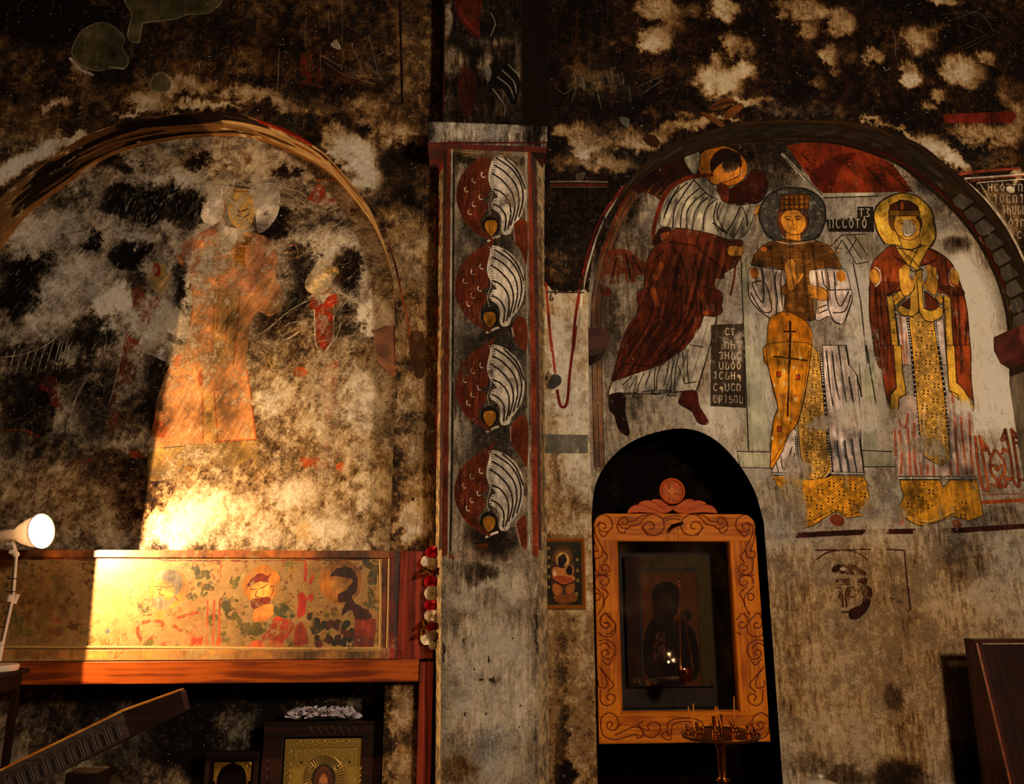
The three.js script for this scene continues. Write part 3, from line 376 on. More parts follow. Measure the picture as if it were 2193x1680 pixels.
  const MF = ['rgba(20,8,4,0.4)', 'rgba(140,66,26,0.28)'], GF = ['rgba(70,40,10,0.3)', 'rgba(214,170,84,0.25)'], WF = ['rgba(60,50,46,0.3)', 'rgba(206,190,178,0.3)'];
  s.folds(r([310, 615], [115, 790], [95, 1000], [170, 1690], [310, 1690], [245, 1075], [430, 770]), 16, 0.05, MF); s.folds(r([620, 640], [800, 740], [925, 1000], [1000, 1690], [860, 1690], [810, 1075], [545, 790]), 16, 0.05, MF); s.folds(m([380, 1265], [650, 1262], [752, 1400], [740, 1690], [345, 1690]), 10, 0, GF); s.folds(n([305, 0], [402, 500], [352, 1012], [600, 500], [682, 0]), 12, -0.1, GF);
  s.folds(n([770, 0], [990, 160], [1112, 1050], [860, 1050]), 14, 0.1, WF, 5); s.folds(m([205, 790], [520, 560], [900, 610], [1022, 825], [780, 1280], [430, 1240]), 18, 0.1, ['rgba(20,10,4,0.4)', 'rgba(130,88,32,0.3)']); s.folds(t([270, 750], [345, 480], [930, 560], [962, 1065], [315, 1065]), 18, 0.03, WF, 5);
  // foliate ornament and rules at the right border
  const orn = '#9c4420';
  for (const q of [[[950, 750], [975, 1000], [1010, 1160], [1035, 1185], [1055, 1160], [1010, 900], [985, 750]], [[985, 760], [1050, 840], [1015, 830]], [[1010, 860], [1055, 860], [1065, 890]], [[1105, 860], [1070, 960], [1090, 1060], [1160, 1130], [1150, 1160], [1085, 1140]], [[1120, 860], [1185, 950], [1185, 1050], [1130, 1120], [1160, 1150]], [[1075, 985], [1110, 985], [1125, 1020], [1165, 980]], [[1195, 690], [1235, 900], [1255, 1085], [1200, 1090], [1200, 1150], [1150, 1160]], [[1195, 690], [1165, 775], [1200, 760]], [[1215, 870], [1180, 850], [1170, 885]], [[1245, 690], [1280, 900], [1310, 1130], [1285, 1145], [1255, 1090]], [[1245, 690], [1305, 755], [1270, 750]], [[1265, 800], [1305, 800], [1310, 830]], [[1350, 800], [1325, 900], [1350, 1000]], [[1310, 1100], [1350, 1100]]]) { s.line(p, '#3a1a0c', 6, t(...q)); s.line(p, orn, 4, t(...q)); }
  s.line(p, '#9a4a2a', 2, t([1000, 1222], [1350, 1215]), false); s.line(p, '#a0461e', 8, t([1015, 1285], [1350, 1265]), false);
  // dado line and the worn helmeted head under it
  s.line(p, '#2a100c', 11, [[1640, 1151], [1760, 1144], [1880, 1139], [2030, 1138], [2200, 1127]], false);
  s.fill('loss', '#e8e8e8', [[1860, 1120], [1900, 1120], [1900, 1160], [1850, 1160]]); s.fill('loss', '#d0d0d0', [[1975, 1128], [2030, 1128], [2030, 1155], [1960, 1150]]);
  const h = Z(1640, 1120, 0.3333), HB = '#2f1710';
  for (const q of [[[320, 178], [450, 175]], [[435, 178], [670, 172]], [[780, 172], [890, 178]], [[890, 178], [905, 350], [930, 560]], [[330, 235], [400, 190], [520, 178], [600, 200], [650, 240]]]) s.line(p, HB, 3, h(...q));
  s.fill(p, '#35150d', h([430, 290], [470, 270], [550, 270], [610, 300], [640, 335], [540, 330], [440, 318])); s.fill(p, '#35150d', h([465, 365], [640, 360], [635, 400], [600, 385], [470, 385])); s.ell(p, PALE, 1640 + 498 * 0.3333, 1120 + 298 * 0.3333, 7, 4); s.fill(p, '#35150d', h([610, 415], [670, 415], [680, 470], [650, 560], [590, 615], [540, 610], [545, 560], [620, 520]));
  for (const q of [[[470, 400], [550, 395], [600, 400]], [[460, 420], [490, 430], [495, 540]], [[520, 540], [515, 440], [560, 415], [600, 440]], [[525, 470], [550, 430], [590, 450], [560, 480], [525, 470]], [[465, 440], [480, 450], [470, 480]], [[490, 575], [540, 575], [550, 600]]]) s.line(p, HB, 3.2, h(...q));
  s.scratches(900, [1300, 310, 2120, 1120], ['rgba(190,176,150,0.22)', 'rgba(18,12,8,0.34)'], 12, 1.4, 0.9);
  s.fill = plainFill;
  // where the paint has gone
  s.blobs('loss', [[1690, 1090, 50, 60, 0.9, 0.9], [1840, 890, 70, 40, 0.85, 0.9], [1760, 905, 50, 25, 0.7, 0.8], [1900, 890, 40, 40, 0.7, 0.8], [1980, 960, 60, 25, 0.8, 0.9], [2060, 880, 40, 30, 0.7, 0.8], [1890, 1100, 60, 40, 0.9, 0.9], [1700, 1020, 30, 60, 0.7, 0.8], [1830, 1240, 50, 80, 0.55, 0.9], [2030, 1110, 60, 40, 0.6, 0.7], [1660, 1150, 60, 20, 0.8, 0.9], [1870, 760, 40, 80, 0.6, 0.7], [1330, 600, 60, 60, 0.5, 0.7], [1580, 730, 40, 60, 0.45, 0.7], [1720, 1010, 26, 30, 0.85, 0.9], [2080, 1040, 60, 30, 0.55, 0.6]]);
  return s.bake({ ramp: RAMP, amp: 0.14, fine: 0.26, streak: 0.2, warp: 0.05, levelMix: 0.35, wear: 0.55, chips: 0.5, seed: 1, hueAmp: 0.5 });
}

// ---------------------------------------------------------------- mural in the left-hand recess
const recL = new Surface(RECESS, -2.85, -0.15, 0.5, 4.45, 1384, 2025);
function paintLeftRecess(s) {
  s.ctx('tone', '#848484'); s.ctx('hue', '#707070'); s.ctx('paint'); s.ctx('loss', '#707070');
  const p = 'paint', a = Z(0, 380, 0.2508), b = Z(500, 380, 0.2508), c = Z(0, 760, 0.2508), d = Z(500, 760, 0.2508);
  s.blobs('tone', [
    [330, 330, 110, 40, 0.5, 0.8], [250, 350, 60, 30, 0.2, 0.9], [430, 345, 40, 22, 0.16, 0.9], [405, 375, 45, 22, 0.68, 1], [345, 380, 22, 12, 0.62, 1], [480, 320, 80, 30, 0.55, 0.9], [560, 335, 90, 30, 0.62, 0.9], [620, 372, 40, 20, 0.18, 0.9], [560, 380, 40, 30, 0.6, 0.8],
    [330, 435, 100, 55, 0.03, 1], [260, 430, 50, 40, 0.1, 0.9], [410, 440, 50, 60, 0.08, 0.9], [140, 420, 60, 40, 0.4, 0.8], [60, 500, 80, 55, 0.68, 1], [130, 470, 50, 40, 0.6, 0.9], [215, 500, 60, 26, 0.58, 0.8], [200, 525, 32, 26, 0.1, 0.9],
    [290, 545, 55, 45, 0.02, 1], [300, 610, 40, 50, 0.3, 0.8], [365, 500, 24, 26, 0.58, 0.9], [350, 545, 34, 40, 0.42, 0.8], [55, 580, 75, 40, 0.12, 1], [30, 640, 60, 60, 0.08, 1], [140, 600, 90, 70, 0.7, 1, -30], [110, 670, 80, 50, 0.66, 1], [245, 650, 60, 45, 0.84, 1], [200, 600, 60, 40, 0.6, 0.8],
    [330, 560, 26, 30, 0.55, 0.9], [395, 600, 20, 80, 0.2, 0.9], [200, 720, 70, 50, 0.2, 0.9], [120, 780, 110, 70, 0.28, 1], [60, 840, 90, 60, 0.22, 1], [30, 760, 60, 40, 0.35, 0.9], [150, 760, 26, 30, 0.62, 0.9], [230, 790, 60, 50, 0.42, 0.9], [340, 790, 40, 60, 0.24, 1], [340, 690, 60, 60, 0.62, 1], [200, 850, 60, 60, 0.34, 1], [320, 880, 70, 60, 0.2, 1], [240, 900, 80, 60, 0.3, 0.9], [60, 900, 70, 50, 0.16, 0.8], [40, 940, 80, 40, 0.3, 0.7],
    [280, 880, 50, 20, 0.45, 0.8, -40], [120, 960, 120, 60, 0.36, 0.8], [250, 1000, 110, 50, 0.3, 0.9], [290, 1050, 60, 70, 0.34, 0.9], [120, 1060, 140, 80, 0.52, 0.9], [230, 1130, 80, 60, 0.56, 0.9], [280, 1110, 30, 30, 0.25, 0.7],
    [600, 480, 60, 50, 0.14, 1], [660, 420, 70, 30, 0.4, 0.7], [680, 470, 60, 40, 0.36, 0.8], [740, 470, 40, 40, 0.36, 0.8], [690, 540, 60, 26, 0.66, 0.9, -30], [740, 540, 60, 30, 0.68, 1, -30], [650, 560, 40, 60, 0.3, 0.9], [760, 580, 46, 60, 0.2, 1], [640, 640, 40, 60, 0.24, 0.9], [800, 560, 30, 70, 0.55, 0.9], [805, 680, 45, 50, 0.76, 1], [740, 690, 40, 60, 0.32, 0.9], [590, 680, 60, 40, 0.28, 0.9], [620, 740, 60, 40, 0.46, 0.8], [760, 740, 60, 40, 0.5, 0.8], [560, 760, 60, 40, 0.56, 0.8], [700, 800, 60, 40, 0.58, 0.8],
    [570, 840, 60, 30, 0.6, 0.8], [600, 860, 50, 40, 0.7, 0.9], [700, 880, 40, 60, 0.6, 0.8], [790, 850, 60, 80, 0.68, 0.8], [580, 920, 60, 40, 0.56, 0.9], [660, 930, 60, 40, 0.64, 0.8], [800, 950, 60, 60, 0.58, 0.8], [560, 1000, 60, 50, 0.5, 0.9], [420, 1020, 80, 40, 0.5, 0.8], [460, 1090, 120, 50, 0.72, 0.9], [380, 1130, 90, 60, 0.82, 1], [640, 1060, 70, 50, 0.7, 0.9], [740, 1070, 50, 40, 0.56, 0.9], [800, 1050, 50, 50, 0.72, 0.9], [700, 1140, 90, 50, 0.74, 0.9], [560, 1140, 60, 50, 0.7, 0.9], [655, 1140, 20, 28, 0.6, 1], [820, 1140, 30, 60, 0.62, 0.9], [480, 1150, 60, 40, 0.6, 0.9],
    [420, 1500, 520, 110, 0.2, 1], [480, 1580, 340, 110, 0.22, 1], [100, 1560, 90, 90, 0.4, 1], [500, 1580, 60, 90, 0.42, 0.9], [260, 1560, 80, 60, 0.42, 0.9], [300, 1640, 80, 60, 0.34, 0.8], [540, 1540, 20, 60, 0.4, 0.8], [380, 1620, 60, 40, 0.16, 0.9], [460, 1545, 20, 10, 0.4, 0.9], [250, 1680, 60, 50, 0.34, 0.9],
  ]);
  s.blobs('hue', [[200, 620, 330, 320, 0.2, 1], [120, 850, 220, 180, 0.25, 1], [560, 800, 260, 200, 0.7, 1], [650, 1050, 330, 180, 0.85, 1], [200, 1080, 240, 110, 0.9, 1], [480, 340, 200, 60, 0.7, 1], [720, 560, 150, 160, 0.3, 1], [500, 1560, 500, 140, 0.15, 1]]);
  s.scratches(900, [0, 300, 860, 1190], ['rgba(190,176,150,0.5)', 'rgba(40,30,20,0.5)', 'rgba(150,132,104,0.5)'], 16);
  s.scratches(260, [0, 1470, 830, 1690], ['rgba(120,108,88,0.5)', 'rgba(20,14,10,0.6)'], 12, 1.4, 0.5);
  // big robed figure in salmon and ochre
  s.fill(p, 'rgba(184,122,72,0.86)', [...a([1880, 440], [1700, 480], [1560, 560], [1500, 640], [1530, 730], [1600, 830], [1640, 1000], [1630, 1200], [1600, 1400], [1480, 1560]), ...c([1450, 90], [1400, 200], [1370, 300], [1340, 400], [1310, 600], [1285, 790], [1400, 830], [1420, 790], [1800, 760], [2190, 720]), ...d([180, 700], [150, 400], [120, 150], [100, 20]), ...b([110, 1500], [150, 1250], [210, 1150], [310, 1190], [400, 1110], [415, 960], [360, 850], [375, 730], [365, 640], [300, 525], [180, 480])]);
  s.fill(p, '#96583a', a([1880, 440], [1700, 480], [1560, 560], [1500, 640], [1530, 730], [1620, 820], [1750, 760], [1700, 600], [1780, 520])); s.fill(p, '#a46a48', b([150, 500], [300, 530], [365, 640], [370, 740], [300, 800], [170, 700]));
  s.fill(p, '#aa704c', a([1900, 800], [2190, 780], [2190, 1000], [2050, 960], [1900, 930]), false);
  s.fill(p, 'rgba(154,116,62,0.7)', [...a([1840, 950], [2040, 950], [2030, 1200], [2000, 1600], [1800, 1600], [1830, 1250])], false); s.fill(p, 'rgba(166,128,62,0.7)', c([1740, 330], [1830, 330], [1860, 760], [1730, 760]), false); s.fill(p, 'rgba(168,130,64,0.7)', [...c([1425, 800], [1800, 765], [2190, 735]), ...d([200, 760], [205, 900], [160, 940]), ...c([2150, 880], [1980, 960], [1600, 1000], [1300, 1080], [1260, 950], [1290, 830])]);
  for (const q of [[[1840, 950], [1820, 1300], [1800, 1600]], [[1870, 960], [1850, 1300]], [[2050, 960], [2030, 1250], [1990, 1600]], [[1960, 1000], [1920, 1500]], [[1640, 900], [1650, 1100], [1610, 1300]]]) s.line(p, '#8e4a1c', 2.4, a(...q));
  for (const q of [[[1340, 400], [1320, 560], [1280, 800]], [[1730, 330], [1735, 760]], [[1830, 330], [1860, 750]], [[2110, 130], [2150, 450], [2185, 720]], [[1830, 745], [2180, 720]]]) s.line(p, '#9c4a1c', 2.6, c(...q)); s.fill(p, '#a84a1c', c([1480, 10], [1600, 0], [1590, 70], [1490, 100])); s.fill(p, '#a84a1c', c([1700, 140], [1730, 140], [1730, 250], [1700, 250])); s.fill(p, '#a85024', c([1320, 560], [1420, 600], [1410, 700], [1320, 690]));
  for (const [u, v, w, h] of [[2010, 500, 140, 80], [2000, 585, 95, 175]]) { s.fill(p, '#7c4c18', a([u, v], [u + w, v + 10], [u + w - 6, v + h], [u, v + h]), false); for (let i = 0; i < 60; i++) s.ell(p, rnd() < 0.5 ? '#3c2208' : '#a8782c', ...a([u + rnd() * w, v + rnd() * h])[0], 1, 1); }
  for (const q of [[[1860, 910], [1980, 760]], [[1840, 890], [1950, 700]]]) s.line(p, '#6a3c12', 1.6, a(...q), false); for (let i = 0; i < 9; i++) s.ell(p, '#6a3c12', ...a([1870 + i * 13, 885 - i * 17])[0], 3.2, 2.6, -50, 1); for (let i = 0; i < 7; i++) s.ell(p, '#6a3c12', ...b([225 + i * 16, 970 - i * 17])[0], 3, 2.4, -45, 1);
  s.fill(p, '#9e7a3c', a([1950, 130], [2000, 100], [2120, 110], [2170, 200], [2170, 340], [2110, 430], [2020, 430], [1955, 330])); s.line(p, '#7a3f18', 3, a([1930, 110], [2060, 120], [2150, 120])); for (const q of [[[1960, 170], [2000, 200]], [[2060, 290], [2120, 270]], [[2020, 320], [2080, 340], [2130, 310]], [[2030, 270], [2050, 310]]]) s.line(p, '#3e2410', 3.6, a(...q));
  s.fill(p, '#a4988a', a([1790, 90], [1920, 80], [1915, 300], [1850, 390], [1780, 415], [1715, 340], [1730, 260], [1780, 190])); s.fill(p, '#8f8475', b([180, 90], [370, 60], [395, 250], [330, 400], [220, 475], [190, 360])); s.fill(p, '#a89a86', a([1880, 400], [1980, 430], [2150, 450], [2060, 490], [1960, 640], [1900, 660], [1880, 520]));
  s.line(p, '#7e4020', 2.4, a([1910, 100], [1915, 280], [1860, 400], [1700, 480])); s.fill(p, '#b4a490', a([1780, 590], [1820, 600], [1800, 800], [1740, 820], [1720, 700]));
  // boots / hem of the big figure
  s.fill(p, '#8a5c20', c([1590, 930], [1650, 930], [1660, 1040], [1600, 1080])); s.fill(p, '#6d5630', c([1560, 940], [1590, 1000], [1570, 1080], [1440, 1080], [1480, 1010]));
  // small figure on the left with white sleeve and red garment
  s.fill(p, 'rgba(184,174,158,0.7)', a([1380, 1045], [1500, 1090], [1590, 1220], [1610, 1320], [1560, 1440], [1460, 1580], [1380, 1560], [1200, 1470], [1190, 1400], [1270, 1290], [1370, 1160])); s.line(p, '#c4b8a8', 2, a([1370, 1370], [1480, 1420], [1560, 1440])); s.fill(p, '#4a4234', a([1360, 1340], [1420, 1320], [1560, 1400], [1520, 1440]));
  s.fill(p, '#5c281a', a([1130, 960], [1240, 920], [1230, 1000], [1270, 1120], [1250, 1270], [1150, 1130])); s.fill(p, '#5e2416', a([1240, 1080], [1340, 1020], [1370, 1080], [1300, 1150], [1260, 1270], [1200, 1190])); s.fill(p, '#9a7c4a', a([1270, 740], [1380, 730], [1450, 800], [1440, 960], [1380, 1010], [1260, 900], [1250, 820])); s.fill(p, '#7a2410', a([1310, 740], [1360, 740], [1370, 830], [1320, 840])); s.line(p, '#94602a', 4, a([1450, 830], [1440, 940], [1390, 1010]));
  s.fill(p, '#582416', [...a([1070, 1345], [1120, 1360], [1200, 1450], [1190, 1680]), ...c([1180, 60], [1140, 230], [1030, 330], [1000, 620], [920, 640], [945, 400], [990, 240], [1040, 0])]); for (let i = 0; i < 26; i++) { const v = 1440 + rnd() * 240; s.line(p, 'rgba(30,10,6,0.7)', 2, a([1060 + rnd() * 120, v], [1055 + rnd() * 120, v + 40])); }
  s.line(p, '#a89c88', 2, [...a([1060, 1350]), ...c([1030, 30], [985, 240], [930, 420])]); s.fill(p, '#4a1610', c([370, 190], [480, 200], [490, 330], [510, 440], [440, 430], [420, 370], [400, 320], [330, 290])); s.line(p, '#8d5a3a', 1.4, c([480, 200], [500, 440]));
  s.fill(p, '#6a2614', c([590, 940], [760, 880], [790, 910], [700, 940])); s.fill(p, '#7e3418', c([1100, 830], [1230, 830], [1225, 880], [1120, 880])); s.line(p, '#6a2a18', 4, c([0, 650], [200, 645], [330, 700]));
  // scratched white drapery strokes
  for (const q of [[[830, 340], [840, 260], [860, 210]], [[950, 380], [960, 300], [1000, 230]], [[1060, 360], [1090, 240], [1130, 170]], [[1100, 340], [1160, 200]], [[1290, 350], [1400, 200], [1540, 110]], [[1180, 400], [1290, 390], [1360, 300]], [[1080, 1500], [900, 1200]]].slice(0, 6)) s.line(p, '#8c8270', 2, a(...q));
  for (let i = 0; i < 9; i++) s.line(p, '#9a907e', 2.6, a([10 + i * 62, 1680 - i * 4], [60 + i * 66, 1500 - i * 16]), true); s.line(p, '#a39884', 3, a([0, 1540], [200, 1510], [400, 1430], [540, 1300], [660, 1170])); s.line(p, '#a39884', 2, a([480, 1640], [540, 1400]), false); s.line(p, '#9a907e', 2.4, c([600, 540], [660, 340], [780, 160])); s.line(p, '#9a907e', 2, c([790, 160], [880, 270])); s.line(p, '#2e2a22', 2, c([550, 700], [570, 560], [620, 500])); s.line(p, '#8d8270', 2, a([880, 1240], [910, 1380], [880, 1520])); s.line(p, '#9a8a76', 2, a([980, 1230], [1060, 1310])); s.line(p, '#a39884', 2.4, a([1200, 1480], [1330, 1530], [1460, 1590]));
  s.line(p, '#5c5348', 3, a([990, 0], [1130, 40], [1270, 80], [1400, 60])); s.line(p, '#2e2820', 3, a([1650, 60], [1850, 60], [2190, 100]));
  // small figure on the right: tilted head, red coat
  s.fill(p, '#b49868', b([610, 900], [640, 840], [720, 720], [760, 705], [900, 790], [840, 900], [780, 980], [680, 1000], [620, 960])); s.fill(p, '#8a6c34', b([740, 720], [780, 705], [900, 790], [880, 830], [800, 830]), false); for (let i = 0; i < 24; i++) s.ell(p, '#3e2a10', ...b([775 + rnd() * 90, 740 + rnd() * 80])[0], 1.4, 1.4); s.line(p, '#8a4c18', 7, b([915, 800], [890, 880], [800, 980], [680, 1010])); s.line(p, '#5a2c10', 2, b([880, 960], [880, 900], [920, 810]));
  s.fill(p, '#7a2410', b([690, 1010], [760, 1090], [830, 990], [890, 1000], [920, 1080], [860, 1100], [855, 1380], [790, 1460], [770, 1480], [710, 1400], [695, 1130], [640, 1120], [650, 1060]), false); s.line(p, '#b4a288', 2.4, b([690, 1130], [700, 1400], [720, 1460])); s.line(p, '#b4a288', 2, b([860, 1110], [850, 1400])); s.fill(p, '#a39078', b([730, 1010], [830, 980], [765, 1080]), false);
  s.line(p, '#b4a48c', 3, b([890, 980], [1000, 1030], [1110, 1110])); s.line(p, '#b4a48c', 2.6, b([640, 1050], [480, 1140], [300, 1290], [150, 1390])); s.line(p, '#b0a088', 3, b([800, 1470], [880, 1360], [920, 1240])); s.line(p, '#b0a088', 3, b([280, 1450], [460, 1380], [560, 1320])); s.line(p, '#8a6c34', 3, b([210, 1420], [290, 1540], [330, 1640])); s.line(p, '#8a6c34', 3, b([230, 1420], [310, 1500], [345, 1620]));
  s.fill(p, '#742212', b([720, 60], [770, 70], [800, 170], [900, 190], [760, 230], [640, 200], [640, 170])); s.line(p, '#8a3c1c', 3, b([700, 20], [860, 20])); for (const q of [[[430, 90], [560, 120], [620, 170]], [[430, 120], [540, 180], [620, 230]], [[760, 260], [900, 220], [1040, 200]], [[780, 300], [920, 250]]]) s.line(p, '#a08c68', 2, b(...q));
  s.line(p, '#8e7a52', 3.4, b([540, 690], [700, 610], [820, 540], [1050, 500], [1180, 480])); s.line(p, '#2c1c10', 1.6, b([900, 640], [1000, 560], [1180, 485])); for (const q of [[[380, 600], [520, 580], [540, 680], [400, 700]], [[400, 650], [520, 640]]]) s.line(p, '#7c4a1c', 2, b(...q)); s.line(p, '#8e4218', 3, b([480, 380], [500, 420], [470, 500]));
  for (const [u, v, rx, ry] of [[570, 150, 16, 12], [820, 160, 18, 20], [825, 270, 16, 26], [820, 400, 14, 40], [810, 760, 8, 10], [640, 920, 22, 12], [740, 930, 20, 14], [920, 960, 12, 10], [860, 90, 8, 12]]) s.ell(p, 'rgba(150,62,26,0.85)', ...d([u, v])[0], rx, ry);
  s.scratches(700, [300, 480, 860, 1190], ['rgba(196,180,150,0.45)', 'rgba(60,42,26,0.45)'], 13);
  s.scratches(300, [0, 420, 420, 960], ['rgba(190,178,156,0.45)', 'rgba(30,24,18,0.5)'], 22, 1.3, 0.8);
  s.scratches(260, [600, 470, 850, 780], ['rgba(188,176,154,0.6)', 'rgba(170,158,134,0.5)'], 20, -0.6, 0.5, 1.6); s.scratches(260, [10, 440, 330, 740], ['rgba(186,176,158,0.6)', 'rgba(160,150,130,0.5)'], 22, 2.2, 0.4, 1.8); s.scratches(160, [220, 400, 430, 470], ['rgba(130,120,102,0.6)'], 26, 2.1, 0.5, 1.4);
  // plaster fills
  s.fill(p, 'rgba(170,136,84,0.45)', d([560, 1440], [640, 1440], [680, 1530], [640, 1620], [550, 1610], [530, 1520]));
  s.blobs('loss', [[470, 560, 50, 50, 0.56, 0.9], [440, 640, 60, 60, 0.46, 0.8], [560, 600, 50, 80, 0.28, 0.9], [410, 530, 30, 50, 0.4, 0.9], [430, 760, 70, 50, 0.56, 0.9], [430, 830, 70, 60, 0.4, 0.9], [500, 860, 60, 80, 0.4, 0.9], [420, 1000, 110, 60, 0.72, 0.9], [430, 880, 90, 50, 0.3, 0.8], [600, 600, 50, 70, 0.55, 0.7], [690, 690, 30, 60, 0.5, 0.8], [270, 820, 50, 90, 0.55, 0.8], [680, 420, 40, 30, 0.42, 0.8], [590, 560, 26, 70, 0.36, 0.8], [700, 860, 60, 100, 0.75, 0.7], [455, 445, 40, 60, 0.25, 0.95], [572, 450, 40, 60, 0.25, 0.95], [515, 450, 34, 50, 0.35, 0.9], [340, 690, 60, 60, 0.55, 0.9]]);
  return s.bake({ ramp: RAMP, amp: 0.16, fine: 0.44, streak: 0.1, streakDir: -0.45, warp: 0.1, wear: 0.7, chips: 0.6, seed: 2, hueAmp: 0.5, sharp: 1.7, midOchre: 0.05 });
}

// ---------------------------------------------------------------- plaster of the wall's face, both sides of the pilaster
const SEAM = 0.2;
const faceL = new Surface(0, -2.85, SEAM, 0.5, 5.25, 1300, 2030);
function paintFaceLeft(s) {
  s.ctx('tone', '#484848'); s.ctx('hue', '#8c8c8c'); s.ctx('paint'); s.ctx('loss', '#303030');
  const p = 'paint', a = Z(0, 0, 0.2508), b = Z(500, 0, 0.2508), c = Z(500, 380, 0.2508), d = Z(500, 760, 0.2508);
  s.blobs('tone', [
    [120, 40, 190, 90, 0.0, 1], [40, 180, 90, 80, 0.2, 0.8], [70, 150, 50, 50, 0.4, 0.7], [170, 160, 40, 26, 0.55, 0.8, 30], [115, 228, 50, 14, 0.74, 1, -12], [60, 250, 100, 40, 0.36, 0.8], [60, 300, 120, 30, 0.45, 0.8], [60, 345, 110, 30, 0.86, 1, -36], [150, 300, 60, 14, 0.8, 1, -30], [250, 150, 60, 60, 0.1, 0.9], [330, 100, 100, 70, 0.16, 0.9], [460, 90, 90, 70, 0.24, 0.9], [320, 215, 60, 26, 0.66, 1], [400, 190, 90, 26, 0.6, 1], [440, 230, 100, 14, 0.74, 1], [230, 240, 60, 16, 0.2, 0.8], [290, 240, 50, 10, 0.78, 1, -12],
    [520, 130, 50, 40, 0.4, 0.8], [560, 170, 60, 24, 0.1, 0.9], [530, 205, 70, 20, 0.66, 1], [600, 215, 60, 24, 0.6, 1, 20], [700, 90, 160, 100, 0.2, 1], [610, 80, 60, 90, 0.18, 0.8], [720, 190, 110, 30, 0.1, 1], [600, 245, 60, 16, 0.3, 0.9, 20], [650, 280, 50, 20, 0.22, 0.9, 35], [690, 240, 60, 18, 0.5, 0.8], [760, 230, 50, 26, 0.46, 0.7], [800, 250, 40, 40, 0.46, 0.8], [720, 300, 40, 40, 0.72, 1, 50], [770, 350, 60, 90, 0.82, 1, -20], [720, 330, 30, 30, 0.84, 1], [782, 282, 28, 26, 0.1, 0.9], [850, 290, 60, 30, 0.55, 0.9], [880, 300, 40, 22, 0.6, 0.9], [880, 120, 40, 130, 0.36, 1], [925, 90, 16, 100, 0.4, 0.9], [850, 20, 40, 60, 0.3, 0.8], [830, 150, 30, 60, 0.2, 0.8],
    [870, 345, 70, 36, 0.1, 1], [870, 400, 60, 40, 0.22, 1], [880, 430, 50, 20, 0.06, 0.9], [820, 420, 30, 40, 0.3, 0.9], [850, 470, 60, 40, 0.5, 0.9], [850, 540, 50, 60, 0.56, 0.9], [900, 530, 40, 60, 0.62, 0.9], [860, 620, 30, 60, 0.45, 0.9], [910, 620, 26, 60, 0.38, 0.8], [900, 700, 26, 40, 0.58, 0.9], [885, 760, 24, 50, 0.16, 0.9], [860, 740, 16, 60, 0.44, 0.9], [910, 800, 26, 50, 0.4, 0.8], [880, 840, 40, 50, 0.66, 0.9], [910, 905, 40, 26, 0.2, 0.8], [880, 940, 30, 40, 0.6, 0.8], [895, 990, 40, 40, 0.42, 0.9], [890, 1050, 46, 30, 0.6, 0.9], [890, 1120, 50, 60, 0.72, 1], [860, 1160, 16, 40, 0.4, 0.8], [860, 1520, 40, 60, 0.6, 1], [860, 1640, 40, 70, 0.56, 1],
  ]);
  s.blobs('tone', [[880, 560, 70, 110, 0.54, 0.7], [885, 700, 60, 110, 0.5, 0.6], [890, 900, 60, 160, 0.54, 0.6]]);
  s.scratches(500, [0, 0, 945, 420], ['rgba(190,176,150,0.5)', 'rgba(40,30,20,0.5)', 'rgba(150,132,104,0.5)'], 14); s.scratches(260, [845, 430, 940, 1180], ['rgba(190,176,150,0.5)', 'rgba(40,30,20,0.5)', 'rgba(150,132,104,0.5)'], 26, 1.5, 0.25);
  s.blobs('hue', [[80, 330, 140, 60, 0.2, 1], [770, 360, 80, 110, 0.25, 1], [420, 200, 160, 40, 0.9, 1], [620, 100, 150, 100, 0.95, 0.8], [890, 900, 80, 200, 0.4, 1], [870, 550, 80, 160, 0.35, 1], [620, 260, 60, 30, 0.1, 1], [900, 1120, 80, 90, 0.6, 1]]);
  // grey cement fills with a chalky rim
  const fills = [a([1120, -40], [1130, 120], [1110, 220], [1095, 310], [1140, 355], [1185, 350], [1205, 220], [1240, 190], [1480, 160], [1600, 120], [1790, 100], [1850, -40]), a([620, 420], [690, 280], [780, 220], [880, 195], [980, 240], [1060, 330], [1040, 410], [1090, 500], [1070, 570], [960, 580], [820, 600], [700, 550], [640, 500]), a([1290, 700], [1350, 635], [1410, 640], [1455, 700], [1440, 760], [1370, 785], [1300, 760])];
  for (const f of fills) { s.line(p, '#6b614c', 5, f, true, true); s.fill(p, '#3d3722', f); }
  s.line(p, '#8d8270', 7, a([600, 500], [680, 590], [790, 640])); s.line(p, '#7d725e', 4, a([930, 570], [1060, 590]));
  // remains of a draped figure high on the wall
  for (const q of [[[780, 530], [860, 590], [950, 640], [1050, 670]], [[760, 480], [820, 510], [920, 580]], [[1000, 370], [1060, 500], [1100, 600]], [[1160, 300], [1200, 480], [1240, 640]], [[1050, 640], [1150, 660], [1250, 665], [1180, 590], [1110, 520]], [[1090, 690], [1210, 715]], [[740, 400], [745, 680]], [[620, 150], [610, 330], [620, 420]], [[810, 130], [820, 280]]]) s.line(p, 'rgba(124,112,92,0.55)', 2, b(...q)); s.line(p, 'rgba(138,122,96,0.5)', 3, b([390, 420], [380, 700], [370, 800])); s.line(p, 'rgba(80,34,18,0.7)', 9, b([600, 700], [750, 740])); for (let i = 0; i < 16; i++) { const u = 560 + rnd() * 200, v = 460 + rnd() * 260; s.line(p, 'rgba(84,26,12,0.7)', 5, b([u, v], [u + 4, v + 60])); } for (let i = 0; i < 6; i++) s.line(p, '#4a1a0e', 2, b([850 + i * 30, 600 + i * 12], [890 + i * 30, 690 + i * 8]));
